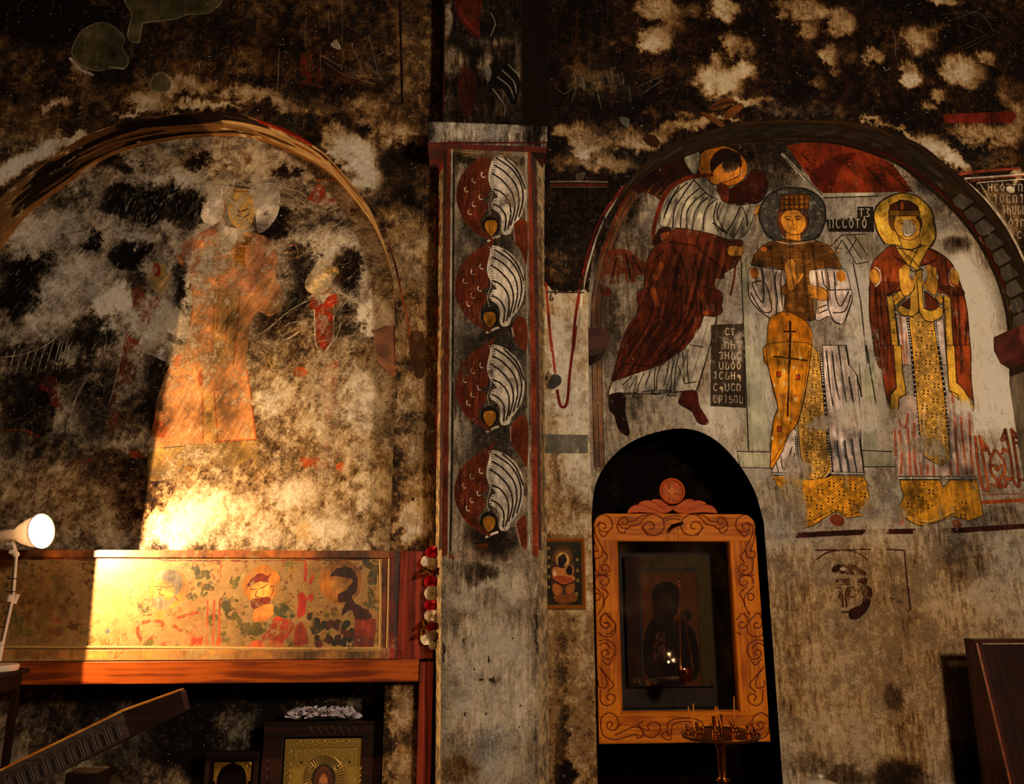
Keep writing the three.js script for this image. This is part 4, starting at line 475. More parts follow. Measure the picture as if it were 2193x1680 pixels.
  s.line(p, '#150e0a', 5, b([1420, 0], [1430, 400], [1440, 880])); s.line(p, 'rgba(122,106,80,0.4)', 2, b([930, 0], [930, 480], [925, 600])); s.fill(p, '#7a6c58', b([830, 380], [880, 340], [920, 420], [860, 410]));
  // ochre line and red edges by the arch
  s.line(p, '#5c2a16', 4.5, [...c([1320, 560], [1390, 780], [1430, 980], [1480, 1200], [1530, 1480]), [890, 790]]); s.fill(p, 'rgba(40,22,12,0.8)', c([1500, 1360], [1620, 1340], [1630, 1680], [1540, 1680])); s.line(p, '#7c1c0c', 4, [...b([190, 1020], [400, 1090], [540, 1150], [660, 1230])]); s.line(p, '#7c1c0c', 5, a([1820, 975], [1900, 985])); s.line(p, '#7a1c0c', 3, a([1980, 970], [2060, 990]));
  s.line(p, '#2a4034', 3, a([1120, 1030], [1260, 1010]));
  // red edge stripe beside the pilaster
  for (const [y0, y1] of [[420, 442], [478, 520], [545, 575], [640, 700], [722, 770], [800, 880], [890, 1000]]) s.line(p, 'rgba(112,36,18,0.7)', 4, [[934, y0], [932, y1]], false);
  s.ell(p, 'rgba(178,150,112,0.9)', 905, 915, 9, 12); s.ell(p, '#140b06', 884, 1070, 3, 3);
  return s.bake({ ramp: RAMP, amp: 0.3, fine: 0.5, streak: 0.08, warp: 0.09, wear: 0.6, chips: 0.65, seed: 3, hueAmp: 0.6, midOchre: 0.5 });
}
const faceR = new Surface(0, SEAM, 3.75, 0.5, 5.4, 1470, 2030);
function paintFaceRight(s) {
  s.ctx('tone', '#262626'); s.ctx('hue', '#b0b0b0'); s.ctx('paint'); s.ctx('loss', '#404040');
  const p = 'paint', a = Z(900, 0, 0.2508), b = Z(1400, 0, 0.2508), c = Z(1643, 0, 0.2508), d = Z(900, 250, 0.2976), e = Z(900, 700, 0.2976), r = Z(1840, 380, 0.238);
  s.blobs('tone', [
    [1405, 85, 46, 44, 0.78, 1], [1440, 60, 40, 40, 0.5, 0.9], [1415, 18, 60, 34, 0.62, 1], [1480, 20, 30, 22, 0.5, 0.9], [1552, 18, 44, 32, 0.72, 1], [1545, 176, 66, 52, 0.8, 1], [1600, 150, 34, 32, 0.78, 1], [1566, 90, 26, 40, 0.62, 1], [1598, 100, 30, 30, 0.52, 0.9], [1535, 125, 22, 24, 0.6, 0.9], [1600, 220, 34, 16, 0.66, 1], [1640, 218, 30, 16, 0.5, 0.9], [1470, 240, 30, 14, 0.52, 0.9], [1470, 90, 40, 50, 0.24, 0.8], [1450, 150, 60, 30, 0.3, 0.8],
    [1730, 26, 70, 40, 0.68, 1], [1690, 15, 40, 24, 0.55, 0.9], [1800, 46, 42, 44, 0.68, 1], [1735, 64, 26, 20, 0.55, 0.9], [1775, 112, 24, 34, 0.7, 1], [1790, 150, 16, 16, 0.5, 0.9], [1810, 115, 36, 36, 0.34, 0.9], [1872, 120, 32, 22, 0.62, 1], [1955, 166, 32, 32, 0.84, 1], [1950, 140, 26, 16, 0.6, 0.9], [1970, 85, 46, 34, 0.56, 1], [2005, 60, 24, 16, 0.5, 0.8], [2060, 152, 60, 46, 0.7, 1], [2110, 118, 30, 24, 0.66, 1], [2080, 185, 26, 16, 0.55, 0.9], [2160, 200, 40, 60, 0.5, 0.9], [2160, 130, 40, 100, 0.22, 0.8], [2010, 2, 60, 14, 0.7, 1], [1755, 185, 22, 26, 0.44, 0.9], [2015, 205, 22, 14, 0.55, 0.9], [1990, 228, 26, 12, 0.62, 0.9], [1965, 228, 20, 10, 0.5, 0.9],
    [1330, 90, 40, 20, 0.32, 0.8], [1300, 60, 60, 40, 0.14, 0.8], [1260, 160, 60, 60, 0.24, 0.8], [1300, 190, 70, 60, 0.3, 0.8], [1240, 290, 46, 34, 0.54, 1], [1200, 280, 24, 26, 0.6, 1], [1330, 300, 90, 30, 0.56, 1], [1270, 320, 50, 20, 0.6, 1], [1300, 350, 90, 24, 0.5, 1], [1400, 300, 50, 20, 0.6, 1, -25], [1440, 270, 50, 20, 0.56, 1, -20], [1500, 260, 50, 16, 0.62, 1, -12], [1390, 250, 30, 22, 0.5, 0.8], [1220, 350, 40, 30, 0.34, 0.9], [1290, 270, 40, 20, 0.4, 0.8], [1560, 262, 40, 8, 0.66, 1], [1680, 240, 60, 16, 0.36, 0.9], [1770, 235, 70, 18, 0.34, 0.8], [1880, 262, 40, 10, 0.6, 1, 18],
    [1940, 285, 40, 10, 0.66, 1, 28], [2000, 315, 60, 34, 0.78, 1, 35], [2050, 345, 44, 24, 0.8, 1, 40], [2090, 290, 60, 26, 0.62, 1], [2150, 290, 60, 40, 0.6, 1], [2140, 340, 60, 22, 0.4, 0.9], [2180, 250, 30, 40, 0.6, 0.9], [1940, 240, 70, 30, 0.14, 0.9], [2150, 450, 60, 80, 0.46, 1], [2185, 380, 14, 22, 0.7, 1],
    [1230, 440, 70, 50, 0.06, 1], [1220, 500, 60, 50, 0.2, 1], [1215, 570, 50, 50, 0.3, 1], [1225, 610, 40, 22, 0.18, 0.9], [1215, 720, 50, 100, 0.7, 1], [1210, 820, 50, 60, 0.68, 1], [1245, 760, 20, 160, 0.66, 1], [1180, 810, 26, 24, 0.2, 0.9], [1215, 900, 50, 36, 0.66, 1], [1215, 1020, 50, 60, 0.7, 1], [1225, 1090, 40, 40, 0.52, 0.9], [1220, 1130, 40, 26, 0.62, 1], [1175, 900, 10, 300, 0.34, 0.8], [1225, 1360, 60, 80, 0.58, 1], [1230, 1470, 50, 100, 0.5, 1], [1240, 1600, 50, 110, 0.42, 1], [1195, 1450, 16, 120, 0.32, 0.9], [1195, 1600, 20, 120, 0.22, 0.9], [1205, 1665, 30, 40, 0.08, 1], [1190, 1340, 18, 40, 0.4, 0.9],
  ]);
  const slab = (v, pts) => s.fill('tone', `rgb(${v},${v},${v})`, pts, false);
  slab(40, [[1130, 402], [1380, 402], [1340, 520], [1320, 625], [1130, 625]]); slab(172, [[1130, 628], [1330, 628], [1330, 935], [1130, 935]]); slab(168, [[1130, 935], [1340, 935], [1340, 1150], [1130, 1150]]); slab(140, [[1130, 1150], [1350, 1150], [1350, 1700], [1130, 1700]]);
  s.blobs('tone', [[1200, 560, 40, 60, 0.34, 0.8], [1235, 1090, 30, 30, 0.42, 0.8], [1180, 810, 24, 22, 0.25, 0.9], [1195, 1450, 18, 130, 0.4, 0.8], [1198, 1610, 22, 90, 0.3, 0.9], [1205, 1668, 30, 40, 0.12, 1], [1250, 1560, 40, 110, 0.46, 0.7], [1185, 900, 12, 300, 0.46, 0.6]]);
  s.scratches(700, [1170, 0, 2193, 330], ['rgba(150,128,92,0.4)', 'rgba(16,10,6,0.5)', 'rgba(96,78,52,0.4)'], 12); s.scratches(300, [1172, 640, 1262, 1680], ['rgba(196,186,168,0.4)', 'rgba(60,52,42,0.45)'], 22, 1.5, 0.3);
  s.blobs('hue', [[1300, 320, 160, 80, 0.25, 1], [1300, 200, 100, 80, 0.2, 0.8], [1220, 520, 80, 140, 0.4, 1], [1215, 900, 80, 330, 0.2, 1], [2030, 330, 120, 60, 0.35, 1], [2080, 160, 70, 60, 0.5, 1], [1700, 240, 150, 30, 0.15, 1], [1760, 60, 120, 90, 1, 1], [1560, 120, 110, 110, 0.85, 1], [2150, 450, 70, 90, 0.5, 1], [1220, 1400, 70, 150, 0.55, 1]]);
  // dark red upright bands beside the upper pilaster, drapery strokes
  for (const [x, w] of [[1135, 20], [1165, 10]]) s.line(p, '#220d08', w, [[x, -10], [x + 2, 250]], false); for (let i = 0; i < 14; i++) { const u = 1300 + rnd() * 600, v = 560 + rnd() * 260; s.line(p, 'rgba(110,108,92,0.6)', 1.8, a([u, v], [u + 20, v + 80 + rnd() * 60])); } for (const q of [[[1860, 740], [2050, 650]], [[1900, 800], [2060, 690]], [[1290, 880], [1330, 740], [1310, 620]], [[1160, 750], [1230, 800], [1290, 760]]]) s.line(p, 'rgba(140,134,116,0.5)', 2, a(...q)); s.line(p, 'rgba(70,26,16,0.7)', 4, a([1340, 80], [1330, 300], [1300, 460]));
  s.fill(p, '#5a5a4c', a([1700, 1000], [1780, 1010], [1785, 1060], [1770, 1095], [1710, 1040])); s.fill(p, '#3a1c0c', a([1900, 1180], [1980, 1150], [2045, 1210], [2020, 1260], [1950, 1240]));
  // brown feathers over the arch
  for (const q of [[[460, 930], [560, 860], [660, 840], [690, 880], [560, 940]], [[590, 1010], [640, 930], [740, 880], [765, 920], [700, 980], [620, 1025]], [[400, 970], [440, 960], [600, 1060], [560, 1080]]]) { s.fill(p, '#4e2c12', b(...q)); } for (let i = 0; i < 7; i++) s.line(p, '#1e1008', 1.6, b([470 + i * 34, 935 - i * 12], [640 + i * 16, 850 + i * 8]));
  for (const q of [[[1550, 900], [1640, 800], [1640, 640]], [[1640, 900], [1560, 985], [1540, 970]], [[2040, 830], [2010, 680], [2060, 500], [2070, 260]], [[1960, 400], [2010, 270], [2060, 240]]]) s.line(p, 'rgba(44,22,14,0.7)', 5, b(...q)); s.line(p, 'rgba(122,116,96,0.5)', 1.8, b([2060, 480], [2065, 360], [2040, 260])); s.line(p, '#7a7460', 1.6, b([1960, 570], [1985, 600], [2020, 580])); for (const q of [[[1480, 120], [1790, 100]], [[1560, 180], [1800, 110], [1930, 260]], [[1700, 210], [1850, 280]], [[1640, 410], [1880, 290]], [[1690, 420], [1900, 310]]]) s.line(p, 'rgba(92,86,66,0.5)', 2.2, c(...q));
  s.fill(p, '#12090a', c([1480, 860], [1520, 860], [1520, 1040], [1495, 1040]), false); s.fill(p, '#5a1a10', c([1500, 975], [1660, 970], [2110, 950], [2130, 1000], [2090, 1050], [1520, 1055]), false);
  for (const q of [[[1700, 830], [1740, 880], [1700, 900], [1670, 860]], [[1790, 860], [1850, 830], [1870, 850], [1820, 895], [1780, 890]]]) s.line(p, '#20140e', 4, c(...q));
  // framed inscription at the far right
  s.line(p, '#7c3420', 6, c([1640, 1490], [1800, 1465], [2140, 1440]), false); s.line(p, '#b0a48e', 4, c([1690, 1525], [2193, 1490]), false); s.line(p, '#7c3420', 3, c([1740, 1545], [1900, 1525], [2193, 1500]), false); s.line(p, '#a99c84', 3, c([1800, 1560], [2193, 1530]), false);
  s.line(p, '#7c3420', 3, r([1000, 60], [1160, 230], [1300, 420], [1420, 620], [1500, 800])); s.line(p, '#b4a890', 5, r([950, 30], [1130, 190], [1290, 390], [1400, 570], [1490, 760])); s.line(p, '#a89c84', 2, r([1060, 60], [1090, 60], [1200, 240], [1400, 520]));
  letters(s, 'hcoatnt', 2116, 394, 13, 15, 'rgba(184,172,150,0.75)', 2.2); letters(s, 'iocni', 2127, 418, 14, 16, 'rgba(184,172,150,0.75)', 2.2); letters(s, 'idglbt', 2146, 441, 11, 17, 'rgba(184,172,150,0.75)', 2.2); letters(s, 'oint', 2160, 470, 13, 15, 'rgba(184,172,150,0.75)', 2.2); letters(s, 'cod', 2178, 496, 14, 15, 'rgba(184,172,150,0.75)', 2.2); s.ell(p, '#c0b298', 2164, 406, 9, 8);
  // left of the recess: red rules and the text block over plain plaster
  s.line(p, '#1a0c0a', 7, d([930, 425], [1330, 425]), false); s.line(p, 'rgba(138,127,108,0.6)', 4, d([940, 468], [1130, 466], [1344, 470]), false); s.line(p, 'rgba(80,22,16,0.8)', 5, d([940, 490], [1344, 492]), false); s.line(p, 'rgba(133,122,104,0.5)', 2, d([940, 505], [1344, 507]), false); s.fill(p, 'rgba(92,84,68,0.5)', d([1120, 415], [1190, 400], [1160, 470], [1130, 460]));
  s.line(p, '#541410', 5.5, [...a([1740, 1590]), ...d([1330, 680], [1270, 800], [1215, 960], [1170, 1130], [1140, 1290], [1110, 1500], [1100, 1680]), ...e([1120, 0], [1095, 180], [1075, 350], [1055, 550], [1010, 570], [985, 460])]); s.line(p, '#9a917f', 4, [...a([1750, 1610]), ...d([1344, 700], [1285, 830], [1235, 980], [1195, 1130], [1165, 1290]), ...e([1140, 0], [1115, 200]).slice(0, 1)]); s.line(p, '#6a2016', 5, [...d([905, 1200], [920, 1400], [945, 1680]), ...e([940, 90], [970, 330])], true);
  [['  hq', 1240, 0, 720], ['otnh th', 930, 0, 810], ['in cefi', 930, 0, 870], ['  cgsdo', 930, 0, 960], ['hdnih', 1025, 0, 1040], ['ndclq', 1015, 0, 1120], ['cshbog', 990, 0, 1200]].forEach(([w, x, _, y]) => letters(s, w, 900 + x * 0.2976, 250 + y * 0.2976, 9.6, 13, '#0d0a08', 2.4)); letters(s, 'l', 900 + 930 * 0.2976, 250 + 1275 * 0.2976, 11, 14, '#0d0a08', 2.6); s.line(p, '#27221b', 3, [[1170, 626], [1250, 627]], false);
  s.fill(p, '#47433a', e([905, 775], [1205, 780], [1205, 912], [900, 912]), false); s.fill(p, '#34312a', e([930, 380], [960, 340], [1010, 360], [1010, 410], [950, 450], [910, 430]));
  return s.bake({ ramp: RAMP, amp: 0.3, fine: 0.5, streak: 0.08, warp: 0.08, wear: 0.5, chips: 0.6, seed: 4, hueAmp: 0.55, midOchre: 0.55 });
}

// ---------------------------------------------------------------- the painted pilaster
const PIL_Z = 0.2;
const pilS = new Surface(PIL_Z, -0.12, 0.46, 0.5, 4.1, 328, 2036);
function paintPilaster(s) {
  s.ctx('tone', '#7e7e7e'); s.ctx('hue', '#585858'); s.ctx('paint'); s.ctx('loss', '#383838');
  const p = 'paint', a = Z(900, 250, 0.2976), b = Z(900, 700, 0.2976), g = Z(900, 1140, 0.3215);
  s.blobs('tone', [[1050, 700, 90, 500, 0.24, 1], [1050, 480, 80, 40, 0.3, 0.9], [1000, 690, 50, 40, 0.45, 0.9], [985, 930, 30, 50, 0.5, 0.9], [1000, 530, 40, 40, 0.4, 0.9], [980, 1150, 20, 40, 0.55, 0.9], [1060, 1150, 70, 50, 0.14, 1], [1110, 900, 30, 40, 0.4, 0.8], [1000, 345, 50, 20, 0.2, 0.9], [1080, 345, 60, 16, 0.3, 0.9],
    [1050, 1260, 110, 60, 0.66, 1], [1010, 1235, 30, 30, 0.3, 0.9], [1040, 1225, 40, 20, 0.22, 0.8], [1050, 1280, 50, 26, 0.5, 0.8], [1050, 1400, 110, 90, 0.68, 1], [1050, 1520, 110, 90, 0.66, 1], [990, 1380, 30, 26, 0.56, 0.8], [1050, 1590, 40, 40, 0.5, 0.9], [985, 1650, 45, 40, 0.36, 1], [1080, 1650, 60, 60, 0.62, 0.9], [1120, 1500, 30, 120, 0.68, 0.8], [1060, 1460, 20, 8, 0.45, 0.8], [1150, 1350, 6, 60, 0.3, 0.9]]);
  s.blobs('hue', [[1050, 1450, 130, 260, 0.3, 1], [985, 1650, 50, 40, 0.95, 1], [1055, 1600, 50, 60, 0.0, 0.9], [1050, 750, 120, 420, 0.15, 1]]);
  s.scratches(500, [950, 1200, 1156, 1690], ['rgba(196,184,164,0.4)', 'rgba(70,58,44,0.4)'], 16, 1.4, 0.5); s.scratches(300, [970, 320, 1140, 1190], ['rgba(140,130,112,0.5)', 'rgba(14,10,8,0.5)'], 12);
  // borders
  s.line(p, '#4c1f12', 14, [[958, 320], [955, 600], [953, 900], [950, 1185]], false); s.line(p, '#8d8474', 2.6, [[968, 320], [966, 600], [964, 900], [960, 1190]], false); s.line(p, '#1a130e', 4, [[972, 330], [970, 700], [968, 1000], [964, 1190]], false);
  s.line(p, '#6a2a18', 15, [[1138, 320], [1141, 600], [1146, 900], [1149, 1185]], false); s.line(p, '#8d8474', 2.4, [[1126, 330], [1128, 600], [1131, 900], [1134, 1180]], false); s.line(p, '#4c0f0a', 13, [[940, 312], [1160, 312]], false); s.line(p, '#1c0d08', 8, [[1150, 320], [1156, 900], [1158, 1190]], false);
  for (let i = 0; i < 26; i++) s.line(p, rnd() < 0.5 ? '#8a6c34' : '#3a2612', 2, a([270 + rnd() * 420, 235 + rnd() * 60], [270 + rnd() * 420, 235 + rnd() * 60]));
  // four scrolling leaves: red half, white ribbed half, ochre bud
  const leaf = (z, o) => {
    const L = (pts) => z(...pts.map(([x, y]) => [x + o[0], y + o[1]]));
    s.fill(p, '#4a1f11', L([[545, 870], [520, 930], [500, 990], [490, 1060], [470, 1100], [490, 1150], [480, 1230], [440, 1250], [480, 1290], [470, 1340], [430, 1390], [430, 1470], [480, 1540], [400, 1500], [320, 1430], [270, 1330], [250, 1240], [265, 1140], [310, 1050], [390, 970], [470, 920], [520, 885]]));
    s.fill(p, '#3e170b', L([[270, 1330], [250, 1240], [265, 1140], [300, 1070], [320, 1200], [350, 1350], [430, 1480], [330, 1430]]));
    s.fill(p, '#a89e90', L([[520, 930], [600, 950], [680, 1010], [735, 1100], [750, 1230], [735, 1330], [700, 1400], [660, 1450], [640, 1500], [590, 1510], [570, 1470], [575, 1420], [560, 1360], [500, 1310], [520, 1250], [550, 1240], [520, 1200], [490, 1150], [480, 1080], [500, 990]]));
    for (const q of [[[540, 960], [640, 1030], [710, 1130], [730, 1250], [700, 1380]], [[520, 1010], [600, 1060], [680, 1160], [700, 1280], [670, 1410]], [[510, 1070], [580, 1120], [650, 1210], [670, 1320], [640, 1440]], [[520, 1180], [580, 1210], [630, 1280], [640, 1370], [620, 1470]], [[520, 1290], [570, 1320], [605, 1380], [600, 1480]], [[600, 960], [690, 1050], [745, 1180]]]) s.line(p, '#1d1712', 3.4, L(q));
    for (let i = 0; i < 26; i++) { const t = i / 25, y = 940 + t * 420, x = 497 + Math.sin(t * 12.5) * 12; s.ell(p, '#b4aa98', ...L([[x, y]])[0], 1.4, 1.4); s.line(p, '#1d1712', 1.3, L([[x + 6, y], [x + 34, y + 6]])); }
    for (const [x, y] of [[440, 1080], [375, 1120], [320, 1185], [425, 1240], [375, 1290], [345, 1350]]) s.line(p, '#b9ae9c', 2.2, L([[x - 6, y - 18], [x - 12, y], [x, y + 16], [x + 14, y + 14]]));
    s.ell(p, '#15100c', ...L([[500, 1445]])[0], 19, 22); s.fill(p, '#8c5a16', L([[455, 1440], [470, 1410], [530, 1410], [545, 1450], [530, 1490], [500, 1515], [465, 1480]])); for (let i = 0; i < 5; i++) s.line(p, '#5c3a0c', 1.2, L([[470 + i * 14, 1415], [490 + i * 5, 1500]]));
    s.line(p, '#b0a290', 5, L([[480, 1555], [530, 1530], [560, 1520]])); s.line(p, '#4a1f11', 7, L([[430, 1480], [500, 1540]]));
    for (let i = 0; i < 44; i++) s.line(p, i % 2 ? 'rgba(140,60,30,0.35)' : 'rgba(24,8,5,0.4)', 1.8, ((x, y) => L([[x + 12, y - 40], [x, y], [x + 4, y + 50]]))(285 + rnd() * 150, 1060 + rnd() * 300));
  };
  leaf(a, [10, -660]); leaf(a, [0, 0]); leaf(b, [0, -800]); leaf(b, [-5, -40]);
  for (const [z, pts] of [[a, [[670, 790], [720, 740], [770, 780], [765, 1060], [720, 960], [680, 900]]], [a, [[660, 1520], [700, 1440], [765, 1480], [765, 1680], [700, 1640], [670, 1580]]], [b, [[650, 720], [720, 640], [775, 690], [770, 1000], [720, 940], [650, 820]]], [b, [[690, 1440], [740, 1360], [765, 1400], [765, 1600], [720, 1560]]], [b, [[340, 1640], [400, 1580], [480, 1560], [470, 1640]]]]) { s.fill(p, '#54220f', z(...pts)); for (let i = 0; i < 9; i++) { const q = pts[0], w = pts[pts.length - 1]; s.ell(p, '#a79c8a', ...z([lerp(q[0], w[0], i / 8), lerp(q[1], w[1], i / 8)])[0], 1.5, 1.5); } }
  s.scratches(420, [960, 320, 1150, 1190], ['rgba(170,158,138,0.3)', 'rgba(24,14,9,0.4)'], 10);
  s.line(p, '#6a2416', 6, g([200, 165], [420, 150], [620, 180]));
  for (const [x, y, rx, ry] of [[455, 850, 3, 9], [362, 915, 3, 3], [290, 730, 3, 9], [400, 985, 9, 4], [475, 985, 10, 6], [668, 1158, 3, 3], [440, 1215, 4, 4], [300, 1215, 3, 5], [775, 600, 4, 22], [155, 800, 5, 24], [190, 1390, 3, 3], [618, 708, 2, 3], [660, 1300, 2, 2]]) for (let i = 0; i < 7; i++) s.ell(p, 'rgba(28,20,15,0.8)', ...g([x + (rnd() - 0.5) * rx * 3, y + (rnd() - 0.5) * ry * 4])[0], 0.6 + rnd() * rx * 0.4, 0.6 + rnd() * ry * 0.4);
  s.blobs('loss', [[1050, 1190, 110, 26, 0.75, 0.9], [1100, 440, 40, 60, 0.5, 0.8], [1000, 800, 30, 30, 0.5, 0.8], [1080, 800, 50, 30, 0.5, 0.8], [1050, 330, 80, 22, 0.55, 0.8], [1000, 690, 40, 30, 0.5, 0.8]]);
  return s.bake({ ramp: RAMP, amp: 0.1, fine: 0.2, streak: 0.2, levelMix: 0.12, warp: 0.05, wear: 0.5, chips: 0.4, seed: 5, hueAmp: 0.35, mottle: 0.5 });
}
const UPPER_Z = 0.15;
const upS = new Surface(UPPER_Z, -0.2, 0.52, 3.9, 5.4, 340, 708);
function paintUpperPilaster(s) {
  s.ctx('tone', '#303030'); s.ctx('hue', '#606060'); s.ctx('paint'); s.ctx('loss', '#505050');
  const p = 'paint', a = Z(900, 0, 0.2508);
  s.blobs('tone', [[958, 40, 14, 60, 0.6, 1], [965, 130, 40, 50, 0.52, 1], [960, 220, 20, 40, 0.3, 0.9], [1060, 90, 60, 20, 0.42, 0.9], [1040, 140, 20, 40, 0.42, 0.9], [1110, 150, 10, 100, 0.4, 0.9], [1060, 220, 60, 40, 0.3, 0.8], [1050, 60, 40, 40, 0.12, 0.8], [1020, 200, 60, 60, 0.14, 0.8]]);
  s.line(p, '#3a160c', 9, [[949, 0], [946, 250]], false); s.fill(p, 'rgba(67,22,13,0.75)', a([300, 0], [520, 0], [500, 180], [490, 330], [400, 260], [330, 160])); for (let i = 0; i < 7; i++) s.line(p, '#6e2414', 1.8, a([330 + i * 28, 60 + i * 20], [360 + i * 24, 150 + i * 20], [420 + i * 14, 230 + i * 14]));
  s.fill(p, 'rgba(56,20,12,0.75)', a([320, 680], [380, 560], [470, 640], [480, 800], [420, 990], [350, 930])); s.fill(p, '#0d0a08', a([560, 600], [640, 520], [760, 560], [850, 700], [800, 900], [700, 760], [600, 760])); for (const q of [[[700, 600], [800, 700], [820, 800]], [[660, 660], [760, 740], [800, 840]], [[620, 760], [720, 900], [720, 980]], [[600, 110], [640, 200], [600, 310]], [[750, 550], [850, 650]]]) s.line(p, '#6a6658', 3, a(...q)); s.fill(p, '#56564a', a([550, 620], [575, 540], [610, 620], [580, 700]));
  s.line(p, '#220b08', 16, [[1124, 0], [1128, 260]], false); s.line(p, '#120807', 14, [[1150, 0], [1156, 260]], false); s.line(p, '#3a1e10', 4, [[1137, 60], [1140, 250]], false);
  return s.bake({ ramp: RAMP, amp: 0.3, fine: 0.34, streak: 0.3, warp: 0.04, wear: 0.5, chips: 0.4, seed: 6, hueAmp: 0.4 });
}

// ---------------------------------------------------------------- shared fine relief and plain materials
function noiseTexture(n, f, repeat, srgb = false, mirrored = false) {
  const c = document.createElement('canvas'); c.width = c.height = n; const x = c.getContext('2d'), im = x.createImageData(n, n);
  for (let j = 0; j < n; j++) for (let i = 0; i < n; i++) { const v = f(i / n, j / n), o = (j * n + i) * 4; if (Array.isArray(v)) { im.data[o] = v[0]; im.data[o + 1] = v[1]; im.data[o + 2] = v[2]; } else im.data[o] = im.data[o + 1] = im.data[o + 2] = v * 255; im.data[o + 3] = 255; }
  x.putImageData(im, 0, 0);
  const t = new THREE.CanvasTexture(c); t.wrapS = t.wrapT = mirrored ? THREE.MirroredRepeatWrapping : THREE.RepeatWrapping; t.magFilter = THREE.LinearFilter; if (srgb) t.colorSpace = THREE.SRGBColorSpace; t.repeat.set(repeat, repeat); return t;
}
// noise that repeats over the unit square
const wrapNoise = (fx, fy, o, g = 0.55) => (u, v) => { const s = (a, b) => fbm(a * fx, b * fy, o, g); const wu = sstep(0.7, 1, u), wv = sstep(0.7, 1, v); return lerp(lerp(s(u, v), s(u - 1 + 3, v), wu), lerp(s(u, v - 1 + 3), s(u - 1 + 3, v - 1 + 3), wu), wv); };
const reliefA = wrapNoise(9, 9, 6, 0.6);
const RELIEF = noiseTexture(1024, (u, v) => reliefA(u, v), 1);
function reliefFor(s) { const t = RELIEF.clone(); t.repeat.set((s.x1 - s.x0) / 0.9, (s.y1 - s.y0) / 0.9); return t; }
function mural(s, tex, depth = 0.009) { const m = new THREE.MeshPhysicalMaterial({ map: tex, roughness: 0.88, specularIntensity: 0.15, bumpMap: reliefFor(s), bumpScale: depth }); return m; }
const darkPlasterTex = noiseTexture(512, (u, v) => { const q = wrapNoise(7, 7, 5)(u, v); return [lerp(8, 30, sstep(0.5, 0.78, q)), lerp(4, 22, sstep(0.5, 0.78, q)), lerp(3, 16, sstep(0.5, 0.78, q))]; }, 1, true);
const DARK_PLASTER = new THREE.MeshPhysicalMaterial({ map: darkPlasterTex, roughness: 0.95, specularIntensity: 0.05, bumpMap: RELIEF, bumpScale: 0.006 });  // near-black blotched plaster for niche, shaft sides and ceiling
const limeTex = noiseTexture(512, (u, v) => { const q = wrapNoise(6, 6, 6, 0.6)(u, v), t = sstep(0.25, 0.75, q); return [lerp(120, 182, t), lerp(104, 163, t), lerp(80, 132, t)]; }, 0.7, true);
const LIME = new THREE.MeshStandardMaterial({ map: limeTex, roughness: 0.95, bumpMap: RELIEF, bumpScale: 0.006 });

// ---------------------------------------------------------------- the painted wall with its two arched recesses and the niche
const wall = new THREE.Group(); wall.name = 'wall_back'; wall.userData = { kind: 'structure', label: 'old church wall with worn murals in two arched recesses' }; scene.add(wall);
const XY = (pts, z) => pts.map(([x, y]) => { const p = P(x, y, z); return new THREE.Vector2(p.x, p.y); });
const smoothOpen = (v, n) => new THREE.SplineCurve(v).getPoints(n);
const leftArch = smoothOpen(XY([[-100, 800], [-110, 720], [-103, 620], [-65, 515], [-20, 448], [25, 401], [100, 346], [175, 296], [251, 266], [351, 247], [451, 240], [500, 243], [550, 256], [613, 281], [665, 308], [700, 334], [738, 375], [768, 413], [796, 455], [816, 500], [833, 555], [843, 606], [846, 706], [848, 800]], 0), 90);
const rightArch = smoothOpen(XY([[1262, 900], [1260, 680], [1264, 590], [1276, 518], [1302, 461], [1329, 413], [1357, 373], [1393, 340], [1440, 311], [1500, 286], [1576, 266], [1651, 257], [1751, 257], [1826, 261], [1894, 278], [1969, 308], [2019, 346], [2064, 383], [2109, 428], [2149, 480], [2173, 523], [2195, 570], [2215, 640], [2224, 720], [2226, 800]], 0), 90);
const FLOOR_Y = 0;
function outline(arch) { const a = arch.slice(); a.unshift(new THREE.Vector2(a[0].x, FLOOR_Y)); a.push(new THREE.Vector2(a[a.length - 1].x, FLOOR_Y)); return a; }
const leftHole = outline(leftArch), rightHole = outline(rightArch);
function wallFace(shapePts, holes, z, surf, mat, name) {
  const sh = new THREE.Shape(shapePts); for (const h of holes) sh.holes.push(new THREE.Path(h));
  const g = new THREE.ShapeGeometry(sh, 1).translate(0, 0, z); surf.uv(g); return part(wall, name, g, mat);
}
const rectPts = (x0, x1, y0, y1) => [new THREE.Vector2(x0, y0), new THREE.Vector2(x1, y0), new THREE.Vector2(x1, y1), new THREE.Vector2(x0, y1)];
// the hole reaches the floor, so the face is drawn round it as one outline
function faceAround(x0, x1, top, hole) { const h = hole.slice(); return [new THREE.Vector2(x0, FLOOR_Y), ...h, new THREE.Vector2(x1, FLOOR_Y), new THREE.Vector2(x1, top), new THREE.Vector2(x0, top)]; }
const ROOM = { x0: -4.4, x1: 4.8, z1: 7.4, top: 6.0 };
const faceLMat = mural(faceL, paintFaceLeft(faceL)), faceRMat = mural(faceR, paintFaceRight(faceR)), recLMat = mural(recL, paintLeftRecess(recL), 0.011), recRMat = mural(recR, paintRightRecess(recR), 0.007);
